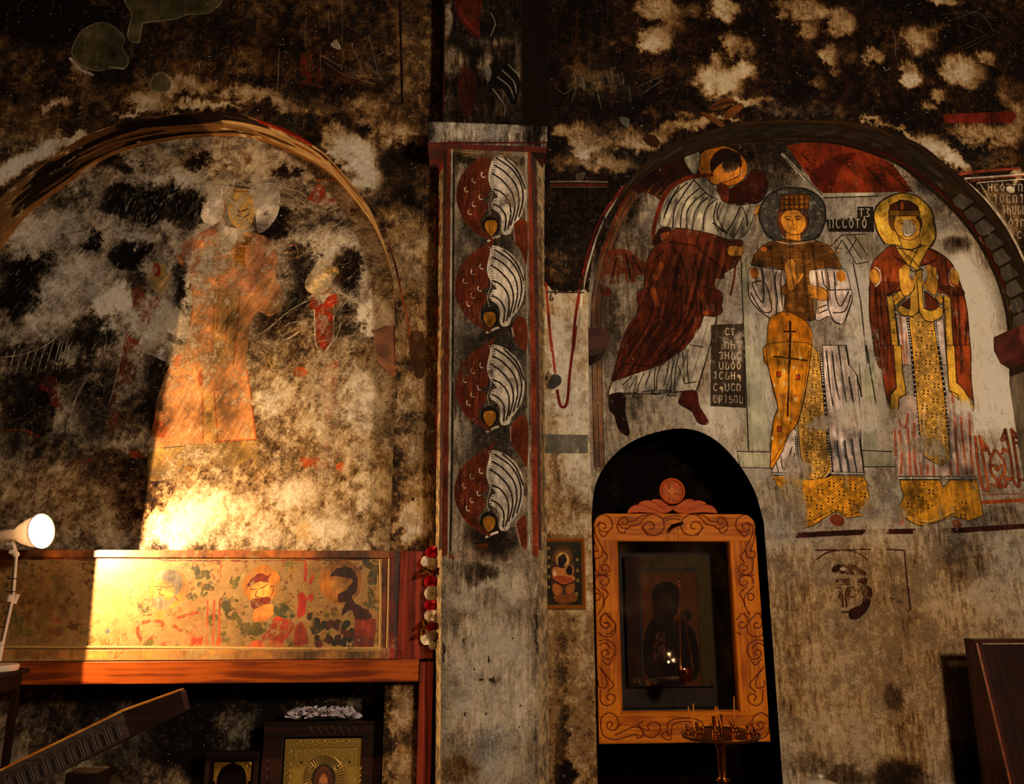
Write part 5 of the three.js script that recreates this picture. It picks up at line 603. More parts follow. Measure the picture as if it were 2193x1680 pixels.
// outside the mural's canvas the plaster goes on plain
function plainSide(x0, x1, name) { return part(wall, name, uvMetres(box(x1 - x0, ROOM.top, 0.25, (x0 + x1) / 2, ROOM.top / 2, -0.125)), LIME); }
wallFace(faceAround(faceL.x0, SEAM, faceL.y1, leftHole), [], 0, faceL, faceLMat, 'plaster_face');
wallFace(faceAround(SEAM, faceR.x1, faceR.y1, rightHole), [], 0, faceR, faceRMat, 'plaster_face');
plainSide(ROOM.x0, faceL.x0, 'plaster_margin'); plainSide(faceR.x1, ROOM.x1, 'plaster_margin');
part(wall, 'plaster_margin', uvMetres(box(faceR.x1 - faceL.x0, ROOM.top - faceL.y1 + 0.2, 0.25, (faceR.x1 + faceL.x0) / 2, (ROOM.top + faceL.y1) / 2 + 0.05, -0.1255)), LIME);
// niche in the right-hand recess
const NICHE = -0.72;
const nicheArch = smoothOpen(XY([[1266, 1120], [1275, 1040], [1310, 980], [1370, 938], [1455, 918], [1520, 935], [1575, 985], [1615, 1050], [1636, 1120]], RECESS), 40);
const nicheHole = outline(nicheArch);
{ const s = new THREE.Shape([new THREE.Vector2(recR.x0, FLOOR_Y), ...nicheHole, new THREE.Vector2(recR.x1, FLOOR_Y), new THREE.Vector2(recR.x1, recR.y1), new THREE.Vector2(recR.x0, recR.y1)]);
  part(wall, 'recess_mural', recR.uv(new THREE.ShapeGeometry(s).translate(0, 0, RECESS)), recRMat, 'mural of a stooping winged figure and two crowned standing figures'); }
part(wall, 'recess_mural', recL.uv(new THREE.ShapeGeometry(new THREE.Shape(rectPts(recL.x0, recL.x1, FLOOR_Y, recL.y1))).translate(0, 0, RECESS)), recLMat, 'worn mural of a large robed figure between two small ones');
// reveals: a strip from the edge of the face to the back of the recess, uv along and across
function reveal(pts, z0, z1, name, mat, slices = 4) {
  const pos = [], uv = [], idx = []; let len = 0;
  pts.forEach((p, i) => { if (i) len += p.distanceTo(pts[i - 1]); for (let k = 0; k <= slices; k++) { pos.push(p.x, p.y, lerp(z0, z1, k / slices)); uv.push(len, k / slices); } });
  for (let i = 0; i < pts.length - 1; i++) for (let k = 0; k < slices; k++) { const a = i * (slices + 1) + k, b = a + slices + 1; idx.push(a, b, a + 1, b, b + 1, a + 1); }
  const g = new THREE.BufferGeometry(); g.setAttribute('position', new THREE.Float32BufferAttribute(pos, 3)); g.setAttribute('uv', new THREE.Float32BufferAttribute(uv, 2)); g.setIndex(idx); g.computeVertexNormals();
  return part(wall, name, g, mat);
}
function lengthOf(pts) { let l = 0; for (let i = 1; i < pts.length; i++) l += pts[i].distanceTo(pts[i - 1]); return l; }
function lengthAt(pts, px, py, z = 0) { const q = P(px, py, z); let l = 0, best = 1e9, at = 0; pts.forEach((p, i) => { if (i) l += p.distanceTo(pts[i - 1]); const d = Math.hypot(p.x - q.x, p.y - q.y); if (d < best) { best = d; at = l; } }); return at; }
function bandTexture(total, w, h, draw, bare = 0.12) {   // a painted band: canvas x = metres along the arch, y = front to back
  const c = document.createElement('canvas'); c.width = w; c.height = h; const x = c.getContext('2d'); draw(x, w / total);
  const d = x.getImageData(0, 0, w, h), D = d.data;
  for (let j = 0; j < h; j++) for (let i = 0; i < w; i++) { const o = (j * w + i) * 4, u = i / w * total, v = j / h * 0.25, f = fbm(u * 14, v * 30 + 7, 5, 0.6), g = fbm(u * 3 + 50, v * 6, 3), e = (f - 0.5) * 1.1 + (g - 0.5) * 0.6; for (let k = 0; k < 3; k++) { const light = [182, 160, 120][k]; D[o + k] = lerp(D[o + k] * (0.7 + f * 0.6), light * (0.7 + f * 0.5), sstep(bare, bare + 0.22, e + (D[o + 3] - 255) / 255)); } D[o + 3] = 255; }
  x.putImageData(d, 0, 0); const t = new THREE.CanvasTexture(c); t.colorSpace = THREE.SRGBColorSpace; t.magFilter = THREE.LinearFilter; t.repeat.set(1 / total, 1); t.flipY = false; return t;
}
{ const tot = lengthOf(leftHole), A = (x, y) => lengthAt(leftHole, x, y);
  const tex = bandTexture(tot, 2048, 96, (x, k) => {
    x.fillStyle = '#6a4c2c'; x.fillRect(0, 0, 2048, 96); x.fillStyle = '#b59262'; x.fillRect(A(470, 240) * k, 0, (tot - A(470, 240)) * k, 96);
    for (let i = 0; i < 60; i++) { const u = lerp(A(60, 370), A(500, 243), rnd()) * k; x.fillStyle = rnd() < 0.6 ? 'rgba(20,11,6,0.85)' : 'rgba(120,80,40,0.7)'; x.beginPath(); x.ellipse(u, rnd() * 96, 20 + rnd() * 50, 5 + rnd() * 12, 0.05, 0, 7); x.fill(); }
    x.fillStyle = '#8a5a2c'; x.fillRect(0, 82, 2048, 14); for (let i = 0; i < 26; i++) { const u = lerp(A(560, 260), A(850, 700), rnd()) * k; x.fillStyle = rnd() < 0.5 ? 'rgba(60,34,18,0.8)' : 'rgba(120,60,24,0.7)'; x.beginPath(); x.ellipse(u, rnd() * 60, 16 + rnd() * 26, 3 + rnd() * 6, 0, 0, 7); x.fill(); }
    x.fillStyle = '#8a2412'; x.fillRect(A(555, 258) * k, 0, (A(665, 308) - A(555, 258)) * k, 12);
    x.fillStyle = '#2a2019'; x.fillRect(A(847, 1300) * k, 0, 2048, 96); });
  reveal(leftHole, 0, RECESS, 'arch_reveal', new THREE.MeshPhysicalMaterial({ map: tex, roughness: 0.9, specularIntensity: 0.15, bumpMap: RELIEF, bumpScale: 0.005 })); }
{ const tot = lengthOf(rightHole), A = (x, y) => lengthAt(rightHole, x, y);
  const tex = bandTexture(tot, 2048, 112, (x, k) => {
    x.fillStyle = '#3a2c1f'; x.fillRect(0, 0, 2048, 112); { const e = A(2085, 403) * k, st = 34; for (let u = 0; u < e; u += st) { x.fillStyle = (u / st) % 2 ? 'rgba(104,96,78,0.5)' : 'rgba(86,70,50,0.5)'; x.beginPath(); x.moveTo(u, 62); x.quadraticCurveTo(u + st * 0.4, 26, u + st * 0.9, 40); x.quadraticCurveTo(u + st * 0.7, 70, u + st * 0.2, 78); x.fill(); } x.strokeStyle = 'rgba(140,104,58,0.5)'; x.lineWidth = 2; for (const y of [12, 96]) { x.beginPath(); x.moveTo(0, y); x.lineTo(2048, y); x.stroke(); } } x.fillStyle = '#8a7d68'; x.fillRect(A(2226, 790) * k, 0, 2048, 112);
    for (let i = 0; i < 40; i++) { const u = lerp(A(1500, 290), A(2060, 380), rnd()) * k; x.fillStyle = 'rgba(58,54,42,0.7)'; x.beginPath(); x.ellipse(u, 30 + rnd() * 40, 10 + rnd() * 16, 4 + rnd() * 7, rnd() - 0.5, 0, 7); x.fill(); }
    x.fillStyle = '#6c4a22'; x.fillRect(A(1560, 270) * k, 4, (A(1900, 280) - A(1560, 270)) * k, 3); x.fillStyle = '#5a1a10'; x.fillRect(A(1900, 280) * k, 88, (A(2200, 600) - A(1900, 280)) * k, 8);
    // grey stepped-block pattern on the lower part of the band
    const u0 = A(2085, 403) * k, u1 = A(2220, 690) * k, n = 9; for (let i = 0; i < n; i++) { const a = lerp(u0, u1, i / n), b = lerp(u0, u1, (i + 0.92) / n); x.fillStyle = i % 2 ? '#5f5850' : '#6d665c'; x.beginPath(); x.moveTo(a, 46); x.lineTo(b, 30); x.lineTo(b, 78); x.lineTo((a + b) / 2, 90); x.lineTo(a, 82); x.fill(); x.strokeStyle = '#1c1612'; x.lineWidth = 2; x.beginPath(); x.moveTo(b, 28); x.lineTo(b, 80); x.stroke(); } }, 0.34);
  reveal(rightHole, 0, RECESS, 'arch_reveal', new THREE.MeshPhysicalMaterial({ map: tex, roughness: 0.9, specularIntensity: 0.15, bumpMap: RELIEF, bumpScale: 0.005 })); }
reveal(nicheHole, RECESS, NICHE, 'niche_reveal', DARK_PLASTER);
part(wall, 'niche_back', uvMetres(box(1.3, 2.4, 0.06, (nicheHole[0].x + nicheHole.at(-1).x) / 2, 1.2, NICHE - 0.03)), DARK_PLASTER);
part(wall, 'core', box(ROOM.x1 - ROOM.x0, ROOM.top, 0.25, (ROOM.x0 + ROOM.x1) / 2, ROOM.top / 2, -1.0), LIME);

// pilaster with splayed sides, capital and the slimmer shaft above it
const PF = (pts, z) => pts.map(([x, y]) => P(x, y, z));
function loftFace(rows, z0, z1, surf, mat, name) {   // rows: [py, outer-left, left, right, outer-right]
  const pos = [], L = [], Rr = [];
  const front = [], lside = [], rside = [];
  rows.forEach(([py, a, b, c, d]) => { const pb = P(b, py, z1), pc = P(c, py, z1), pa = P(a, py, z0), pd = P(d, py, z0); pa.y = pb.y; pd.y = pc.y = pb.y; L.push(pa, pb); Rr.push(pc, pd); front.push(pb, pc); });
  const strip = (v, n) => { const g = new THREE.BufferGeometry(), p = [], id = []; v.forEach((q) => p.push(q.x, q.y, q.z)); for (let i = 0; i < v.length / 2 - 1; i++) { const a = i * 2; id.push(a, a + 2, a + 1, a + 1, a + 2, a + 3); } g.setAttribute('position', new THREE.Float32BufferAttribute(p, 3)); g.setIndex(id); g.computeVertexNormals(); return g; };
  part(wall, name, surf.uv(strip(front)), mat);
  return [strip(L), strip(Rr)];
}
const pilMat = mural(pilS, paintPilaster(pilS), 0.008), upMat = mural(upS, paintUpperPilaster(upS), 0.008);
const lowest = (z) => { let y = 1680; while (P(1050, y, z).y > 0.0) y += 4; return y; };
const rowsLow = [[305, 941, 958, 1136, 1166], [480, 940, 956, 1141, 1165], [700, 938, 952, 1146, 1166], [950, 935, 949, 1150, 1168], [1180, 933, 946, 1153, 1172], [1430, 931, 944, 1154, 1175], [1680, 929, 943, 1155, 1177], [lowest(PIL_Z), 926, 942, 1157, 1182]];
const [sideL, sideR] = loftFace(rowsLow, 0, PIL_Z, pilS, pilMat, 'pilaster_face');
function sideUv(g, surf) { const p = g.attributes.position, uv = new Float32Array(p.count * 2); for (let i = 0; i < p.count; i++) { uv[2 * i] = p.getZ(i) / PIL_Z; uv[2 * i + 1] = p.getY(i) / 4.2; } g.setAttribute('uv', new THREE.BufferAttribute(uv, 2)); return g; }
function sideTexture(pal, marks) {
  const w = 64, h = 1536, c = document.createElement('canvas'); c.width = w; c.height = h; const x = c.getContext('2d'); x.fillStyle = pal; x.fillRect(0, 0, w, h);
  const yy = (py) => h * (1 - P(940, py, 0.05).y / 4.2); marks(x, yy);
  const d = x.getImageData(0, 0, w, h); for (let j = 0; j < h; j++) for (let i = 0; i < w; i++) { const o = (j * w + i) * 4, f = fbm(i / w * 5, j / h * 150, 5, 0.68), m = 0.5 + sstep(0.2, 0.75, f) * 0.65; for (let k = 0; k < 3; k++) d.data[o + k] *= m; } x.putImageData(d, 0, 0);
  const t = new THREE.CanvasTexture(c); t.colorSpace = THREE.SRGBColorSpace; t.magFilter = THREE.LinearFilter; return new THREE.MeshStandardMaterial({ map: t, roughness: 0.9 });
}
part(wall, 'pilaster_side', sideUv(sideL), sideTexture('#b09468', (x, yy) => {
  x.fillStyle = '#8a1d0c'; x.fillRect(0, yy(322), 64, yy(368) - yy(322)); x.fillStyle = '#3a150c'; x.fillRect(34, yy(322), 30, yy(1180) - yy(322)); x.fillStyle = 'rgba(120,44,24,0.8)'; for (const [a, b] of [[418, 470], [480, 520], [630, 700], [720, 770], [800, 1000]]) x.fillRect(0, yy(a), 12, yy(b) - yy(a));
  for (let i = 0; i < 50; i++) { x.fillStyle = rnd() < 0.5 ? 'rgba(60,40,22,0.6)' : 'rgba(150,110,60,0.6)'; x.beginPath(); x.ellipse(rnd() * 64, yy(340 + rnd() * 1350), 2 + rnd() * 7, 2 + rnd() * 9, 0, 0, 7); x.fill(); } }));
part(wall, 'pilaster_side', sideUv(sideR), sideTexture('#a08660', (x, yy) => { x.fillStyle = '#7a5c34'; x.fillRect(12, yy(480), 26, yy(1140) - yy(480)); x.fillStyle = '#4a1c10'; x.fillRect(40, yy(310), 24, yy(1180) - yy(310)); }));
const [upL, upR] = loftFace([[-120, 944, 952, 1116, 1172], [120, 942, 950, 1118, 1172], [262, 940, 948, 1120, 1172]], 0, UPPER_Z, upS, upMat, 'pilaster_face');
part(wall, 'pilaster_side', [upL, upR], DARK_PLASTER);
// capital block: grey painted band
{ const a = P(917, 258, 0.25), b = P(1172, 258, 0.25), c = P(917, 306, 0.25), w = b.x - a.x, h = a.y - c.y;
  const S = new Surface(0.25, a.x - 0.02, b.x + 0.02, c.y - 0.02, a.y + 0.02, 512, 110); S.ctx('tone', '#7a7a7a'); S.ctx('hue', '#202020'); S.ctx('paint');
  S.blobs('tone', [[960, 282, 40, 26, 0.66, 1], [1020, 282, 60, 26, 0.64, 1], [1090, 282, 40, 26, 0.6, 1], [1140, 282, 34, 40, 0.2, 1], [920, 282, 12, 40, 0.3, 1]]); S.line('paint', '#14100c', 5, [[915, 258], [1175, 258]], false); S.line('paint', '#3c0c08', 3, [[915, 306], [1175, 306]], false);
  const capMat = mural(S, S.bake({ ramp: RAMP, amp: 0.2, fine: 0.3, streak: 0.4, warp: 0.02, seed: 8, chips: 0.2 }), 0.005);
  const g = new RoundedBoxGeometry(w, h, 0.26, 3, 0.012).translate((a.x + b.x) / 2, (a.y + c.y) / 2, 0.12); S.uv(g); part(wall, 'capital', g, capMat);
  const redTex = noiseTexture(256, (u, v) => { const q = sstep(0.25, 0.75, wrapNoise(6, 6, 5)(u, v)); return [lerp(44, 98, q), lerp(10, 24, q), lerp(7, 14, q)]; }, 3, true); part(wall, 'capital_soffit', uvMetres(box(w - 0.004, 0.006, 0.256, (a.x + b.x) / 2, c.y - 0.001, 0.12)), new THREE.MeshStandardMaterial({ map: redTex, roughness: 0.9 }), 'red painted underside of the capital'); }
// small stone brackets at the springing of the arches
function corbel(px0, py0, px1, py1, color, mirror) {
  const a = P(px0, py0, -0.12), b = P(px1, py1, -0.12), w = Math.abs(b.x - a.x), h = a.y - b.y, d = 0.22;
  const sh = new THREE.Shape(); const q = mirror ? [[0, 0], [0.0, 1], [0.55, 1], [0.95, 0.9], [1, 0.6], [0.85, 0.3], [0.4, 0.08]] : [[1, 0], [1, 1], [0.45, 1], [0.05, 0.9], [0, 0.6], [0.15, 0.3], [0.6, 0.08]];
  q.forEach(([u, v], i) => i ? sh.lineTo(u * w, v * h) : sh.moveTo(u * w, v * h)); sh.closePath();
  const g = new THREE.ExtrudeGeometry(sh, { depth: d, bevelEnabled: true, bevelSize: 0.008, bevelThickness: 0.008, bevelSegments: 2 }).translate(Math.min(a.x, b.x), b.y, RECESS + 0.004);
  const t = noiseTexture(256, (u, v) => { const n = wrapNoise(5, 5, 5)(u, v), k = sstep(0.3, 0.7, n), c = new THREE.Color(color); return [c.r * 255 * (0.5 + k * 0.8), c.g * 255 * (0.5 + k * 0.8), c.b * 255 * (0.5 + k * 0.8)].map((v2) => 255 * Math.pow(v2 / 255, 1 / 2.2)); }, 3, true);
  part(wall, 'corbel', uvMetres(g), new THREE.MeshStandardMaterial({ map: t, roughness: 0.9, bumpMap: RELIEF, bumpScale: 0.006 }));
}
corbel(808, 712, 852, 795, '#6e3f22', false); corbel(2157, 702, 2235, 792, '#6a2114', false); corbel(1256, 716, 1298, 772, '#3a140c', true);

// ---------------------------------------------------------------- the rest of the room
function structure(name, g, m, label) { const q = shadow(new THREE.Mesh(g, m)); q.name = name; q.userData = { kind: 'structure', label }; scene.add(q); return q; }
const flagTex = noiseTexture(512, (u, v) => { const q = wrapNoise(8, 8, 5)(u, v), t = sstep(0.3, 0.7, q); return [lerp(46, 82, t), lerp(38, 70, t), lerp(30, 56, t)]; }, 0.6, true);
structure('floor', uvMetres(box(ROOM.x1 - ROOM.x0 + 0.6, 0.2, ROOM.z1 + 1.6, (ROOM.x0 + ROOM.x1) / 2, -0.1, (ROOM.z1 - 1) / 2)), new THREE.MeshStandardMaterial({ map: flagTex, roughness: 0.9 }), 'dark worn stone church floor');
structure('ceiling', uvMetres(box(ROOM.x1 - ROOM.x0 + 0.6, 0.2, ROOM.z1 + 1.6, (ROOM.x0 + ROOM.x1) / 2, ROOM.top + 0.1, (ROOM.z1 - 1) / 2)), DARK_PLASTER, 'soot-dark church ceiling');
// the other walls carry the same worn, sooty murals
const otherTex = noiseTexture(512, (u, v) => { const t = clamp(0.1 + (wrapNoise(5, 5, 6, 0.62)(u, v) - 0.3) * 1.2) * 6.9, k = Math.floor(t), f = t - k, a = RAMP[k], b = RAMP[k + 1]; return [lerp(a[3], b[3], f), lerp(a[4], b[4], f), lerp(a[5], b[5], f)]; }, 0.5, true);
const sideMat = new THREE.MeshPhysicalMaterial({ map: otherTex, roughness: 0.95, specularIntensity: 0.15 });
structure('wall_left', uvMetres(box(0.3, ROOM.top, ROOM.z1 + 1.6, ROOM.x0 - 0.15, ROOM.top / 2, (ROOM.z1 - 1) / 2)), sideMat, 'plastered side wall');
structure('wall_right', uvMetres(box(0.3, ROOM.top, ROOM.z1 + 1.6, ROOM.x1 + 0.15, ROOM.top / 2, (ROOM.z1 - 1) / 2)), sideMat, 'plastered side wall');
structure('wall_front', uvMetres(box(ROOM.x1 - ROOM.x0 + 0.6, ROOM.top, 0.3, (ROOM.x0 + ROOM.x1) / 2, ROOM.top / 2, ROOM.z1 + 0.15)), sideMat, 'plastered end wall');
{ const t = new THREE.Group(); t.name = 'globe_lamp'; t.position.set(GLOBE.x, GLOBE.y, GLOBE.z); t.userData = { label: 'frosted glass globe lamp hanging on a brass rod', category: 'lamp' }; scene.add(t);
  part(t, 'lamp_globe', new THREE.SphereGeometry(GLOBE.r, 32, 20), new THREE.MeshStandardMaterial({ color: 0x332a20, emissive: new THREE.Color(1, 0.8, 0.58), emissiveIntensity: 3 }), 'lit frosted globe');
  const brass = new THREE.MeshStandardMaterial({ color: 0x6e4a1c, metalness: 1, roughness: 0.4 }); part(t, 'rod', rod(V(0, GLOBE.r + 0.005, 0), V(0, ROOM.top - GLOBE.y, 0), 0.008), brass); part(t, 'gallery', lathe([[0.01, GLOBE.r + 0.03], [0.05, GLOBE.r + 0.01], [0.07, GLOBE.r - 0.006], [0.06, GLOBE.r - 0.004]], 20), brass); }

// ---------------------------------------------------------------- woods and metals
function woodTexture(dark, light, n = 512, rings = 26, knots = 0) {   // grain runs along u
  const d = new THREE.Color(dark), l = new THREE.Color(light), kk = Array.from({ length: knots }, () => [rnd(), rnd()]);
  const enc = (c) => 255 * Math.pow(c, 1 / 2.2);
  return noiseTexture(n, (u, v) => {
    let bend = fbm(u * 2 + 5, v * 5, 3) * 0.05; for (const [a, b] of kk) { const r = Math.hypot((u - a) * 2.4, v - b); bend += 0.05 * Math.exp(-r * r * 160); }
    const g = vn(u * 3, (v + bend) * rings * 3) * 0.55 + vn(u * 9 + 3, (v + bend * 0.6) * rings * 9) * 0.25 + fbm(u * 5 + 90, v * 7, 4) * 0.4, t = sstep(0.25, 0.9, g);
    return [enc(lerp(d.r, l.r, t)), enc(lerp(d.g, l.g, t)), enc(lerp(d.b, l.b, t))];
  }, 1, true, true);
}
const wood = (tex, rough = 0.45, extra = {}) => new THREE.MeshPhysicalMaterial({ map: tex, roughness: rough, specularIntensity: 0.5, clearcoat: 0.06, clearcoatRoughness: 0.4, ...extra });
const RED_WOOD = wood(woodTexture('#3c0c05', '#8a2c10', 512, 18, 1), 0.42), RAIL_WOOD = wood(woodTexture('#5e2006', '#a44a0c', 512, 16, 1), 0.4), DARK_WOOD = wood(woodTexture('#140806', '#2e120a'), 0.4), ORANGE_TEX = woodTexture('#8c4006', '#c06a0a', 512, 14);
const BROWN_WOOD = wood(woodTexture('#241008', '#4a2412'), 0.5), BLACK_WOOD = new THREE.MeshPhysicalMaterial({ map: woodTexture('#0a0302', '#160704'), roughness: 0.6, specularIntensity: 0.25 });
const BRASS = new THREE.MeshStandardMaterial({ color: 0xb0702c, metalness: 1, roughness: 0.22 }), BRASS_OLD = new THREE.MeshStandardMaterial({ color: 0x6e3d18, metalness: 1, roughness: 0.3 }), IRON = new THREE.MeshStandardMaterial({ color: 0x1c1410, metalness: 0.6, roughness: 0.5 });
const GLASS = new THREE.MeshPhysicalMaterial({ color: 0xffffff, transmission: 1, thickness: 0, roughness: 0.03, ior: 1.45 });
// a board between two photo corners on a plane, grain along x or y
function board(px0, py0, px1, py1, z1, thick, r = 0.003, axis) { const a = P(px0, py0, z1), b = P(px1, py1, z1), w = b.x - a.x, h = a.y - b.y; return uvMetres(box(w, h, thick, (a.x + b.x) / 2, (a.y + b.y) / 2, z1 - thick / 2, r), 1.4, 1.4, axis); }
const local = (g, root) => g.translate(-root.position.x, -root.position.y, -root.position.z);

// ---------------------------------------------------------------- painted icon panel over the left recess, and the wooden frame that carries it
{
  const z = 0.03, a = P(-70, 1178, z), b = P(851, 1416, z);
  const y1 = P(400, 1179, z).y, y0 = P(400, 1415, z).y;
  const S = new Surface(z, a.x, b.x, y0, y1, 2048, Math.round(2048 * (y1 - y0) / (b.x - a.x)));
  const GOLD = [[40, 28, 14, 46, 26, 10], [72, 56, 30, 88, 54, 20], [106, 84, 46, 124, 82, 34], [134, 108, 64, 150, 104, 50], [156, 130, 84, 168, 122, 66], [174, 150, 104, 182, 142, 84], [190, 168, 124, 194, 158, 104]];
  S.ctx('tone', '#8c8c8c'); S.ctx('hue', '#909090'); S.ctx('paint'); S.ctx('loss', '#484848');
  const p = 'paint', q = Z(180, 1180, 0.155), r = Z(500, 1180, 0.1642), GREEN = '#564a1c', RED = '#8c2a12', MAROON = '#4a140c';
  S.blobs('tone', [[100, 1300, 90, 110, 0.35, 0.9], [30, 1300, 60, 110, 0.4, 0.8], [240, 1250, 90, 90, 0.56, 0.9], [330, 1290, 90, 90, 0.58, 0.8], [480, 1260, 60, 60, 0.6, 0.8], [620, 1260, 60, 60, 0.55, 0.8], [730, 1300, 90, 90, 0.52, 0.8], [600, 1370, 120, 40, 0.5, 0.8]]);
  // frame bands: red-brown strips above, below and at the right end
  S.fill(p, '#8a4a1a', [[-80, 1178], [855, 1178], [855, 1197], [-80, 1196]], false); S.fill(p, '#93602a', [[-80, 1392], [855, 1394], [855, 1412], [-80, 1412]], false); S.fill(p, '#7c3a16', [[818, 1196], [832, 1196], [832, 1412], [818, 1412]], false); S.fill(p, '#7a180c', [[834, 1184], [845, 1184], [845, 1414], [834, 1414]], false); S.fill(p, '#4c1c0e', [[845, 1178], [856, 1178], [856, 1420], [845, 1420]], false); S.line(p, '#6c1c0e', 3, [[-80, 1197], [300, 1199], [600, 1202], [815, 1197]], false);
  // greenish ground remains
  const patch = (color, list) => { for (const [x, y, rx, ry] of list) for (let i = 0; i < 9; i++) { const q = rnd() * 6.3, d = rnd(); S.ell(p, color, x + Math.cos(q) * rx * d, y + Math.sin(q) * ry * d, rx * (0.15 + rnd() * 0.3), ry * (0.15 + rnd() * 0.3), rnd() * 180); } };
  patch(GREEN, [[430, 1232, 26, 14], [438, 1260, 14, 22], [412, 1280, 20, 9], [500, 1250, 12, 26], [490, 1300, 16, 40], [310, 1310, 12, 12], [300, 1300, 20, 5], [318, 1380, 10, 8], [345, 1352, 8, 14], [195, 1372, 12, 10], [225, 1378, 12, 10], [608, 1310, 24, 16], [590, 1300, 12, 14], [620, 1212, 22, 10], [800, 1240, 16, 40], [795, 1290, 8, 50], [790, 1205, 20, 12], [540, 1345, 30, 16], [520, 1335, 16, 22], [530, 1370, 14, 12], [620, 1380, 12, 10], [690, 1345, 22, 12], [700, 1370, 12, 12], [670, 1330, 10, 18], [760, 1375, 18, 16], [90, 1330, 26, 18], [60, 1350, 20, 22], [120, 1260, 14, 10], [480, 1360, 16, 20], [30, 1330, 20, 40], [455, 1330, 10, 20], [560, 1240, 10, 8]]);
  for (let i = 0; i < 1500; i++) { const x = -60 + rnd() * 870, y = 1204 + rnd() * 178; if (vn(x / 22, y / 22) < 0.5) continue; S.ell(p, ['rgba(92,74,30,0.6)', 'rgba(120,62,24,0.55)', 'rgba(150,92,34,0.6)', 'rgba(84,40,18,0.5)', 'rgba(74,70,36,0.6)'][i % 5], x, y, 1 + rnd() * 5, 1 + rnd() * 3.5, rnd() * 180); }
  // half-length bearded figures with golden halos
  const halo = (x, y, R) => { S.ell(p, 'rgba(186,108,30,0.8)', x, y, R, R * 1.02); };
  halo(730, 1246, 46); halo(560, 1252, 40); halo(362, 1262, 42);
  S.fill(p, '#7c6a50', q([970, 420], [1000, 340], [1080, 275], [1180, 255], [1290, 290], [1345, 370], [1355, 480], [1310, 580], [1250, 620], [1230, 480], [1130, 400], [1040, 410])); S.fill(p, '#b57832', q([960, 430], [1050, 410], [1140, 410], [1230, 490], [1240, 620], [1180, 640], [1080, 620], [980, 640], [955, 540])); for (const l of [[[970, 500], [1050, 490], [1130, 510]], [[1150, 500], [1230, 490]], [[1060, 500], [1040, 600], [1100, 620]], [[1000, 540], [1060, 540]]]) S.line(p, '#5c3414', 2, q(...l));
  S.fill(p, '#78664a', q([960, 640], [1080, 640], [1150, 690], [1250, 640], [1240, 720], [1170, 790], [1070, 825], [980, 790])); S.fill(p, '#a86a2a', q([1020, 820], [1090, 820], [1080, 960], [960, 930])); S.line(p, '#7c3a16', 3, q([1250, 640], [1300, 690])); S.line(p, '#7a4c1c', 4, q([640, 960], [760, 900], [930, 880]));
  for (const l of [[[830, 980], [960, 965], [1080, 1000], [1040, 1100], [900, 1230]], [[740, 1060], [740, 1140], [790, 1230]], [[1220, 1020], [1330, 1110], [1280, 1110]], [[1300, 930], [1420, 900], [1560, 860]]]) S.line(p, '#7c3010', 7, q(...l)); S.fill(p, RED, q([1390, 1220], [1480, 1100], [1620, 1000], [1660, 1080], [1600, 1310], [1420, 1300])); S.fill(p, RED, q([1040, 1270], [1130, 1240], [1140, 1320], [1050, 1310])); S.fill(p, '#a85024', q([1300, 780], [1340, 790], [1330, 850], [1290, 830])); S.fill(p, GREEN, q([970, 1140], [1060, 1060], [1080, 1110], [1010, 1240])); S.fill(p, GREEN, q([840, 1230], [960, 1230], [930, 1310], [860, 1300]));
  for (const x of [1710, 1800, 1880]) S.line(p, '#b4421c', 4, q([x, 640 + rnd() * 60], [x - 20, 1300])); S.fill(p, '#a4481c', q([1840, 1200], [1910, 1190], [1900, 1300], [1820, 1310])); S.line(p, '#b8402a', 3, q([1820, 90], [1890, 30], [1980, 80])); S.line(p, '#b8402a', 3, q([1890, 160], [1890, 380])); for (const l of [[[350, 1200], [340, 1340], [450, 1480]], [[480, 1210], [455, 1470]], [[600, 1330], [480, 1470]]]) S.line(p, '#b4442a', 3, q(...l)); S.fill(p, '#c06048', q([140, 770], [210, 780], [310, 850], [270, 890], [130, 840])); S.ell(p, '#3c4c50', 230, 1352, 5, 5);
  S.fill(p, '#622010', r([190, 470], [195, 420], [250, 350], [350, 295], [430, 330], [490, 310], [450, 380], [450, 430], [350, 410], [250, 440])); S.fill(p, '#b87a34', r([215, 470], [300, 420], [450, 430], [460, 560], [420, 620], [260, 640], [210, 540])); for (const l of [[[230, 510], [300, 510]], [[350, 500], [440, 450]], [[300, 540], [280, 600], [330, 610]], [[480, 480], [530, 480], [490, 600]]]) S.line(p, '#5c2410', 2.4, r(...l)); S.fill(p, '#5c1e10', r([228, 650], [310, 625], [440, 610], [480, 640], [440, 720], [340, 770], [255, 755], [232, 700])); S.fill(p, '#b0642a', r([280, 770], [500, 700], [500, 850], [340, 950], [260, 920]));
  S.fill(p, RED, r([520, 900], [580, 860], [650, 890], [760, 920], [790, 1010], [700, 1130], [600, 1230], [400, 1240], [380, 1110], [470, 1010])); S.fill(p, '#aa4a20', r([150, 1240], [300, 1170], [560, 1180], [620, 1260], [150, 1270])); S.fill(p, GREEN, r([100, 960], [220, 930], [480, 940], [430, 1030], [300, 1110], [170, 1060])); S.fill(p, '#33321a', r([520, 760], [620, 690], [740, 750], [800, 860], [680, 880], [560, 850])); S.fill(p, '#8c1c10', r([850, 560], [930, 570], [940, 780], [900, 870], [835, 870], [845, 680])); S.fill(p, '#94301a', r([820, 980], [890, 930], [960, 1060], [960, 1200], [800, 1240], [790, 1080])); for (const l of [[[1000, 430], [1030, 330]], [[960, 640], [1020, 580], [1010, 660]], [[980, 820], [990, 880]], [[940, 130], [940, 400]]]) S.line(p, '#94241a', 5, r(...l));
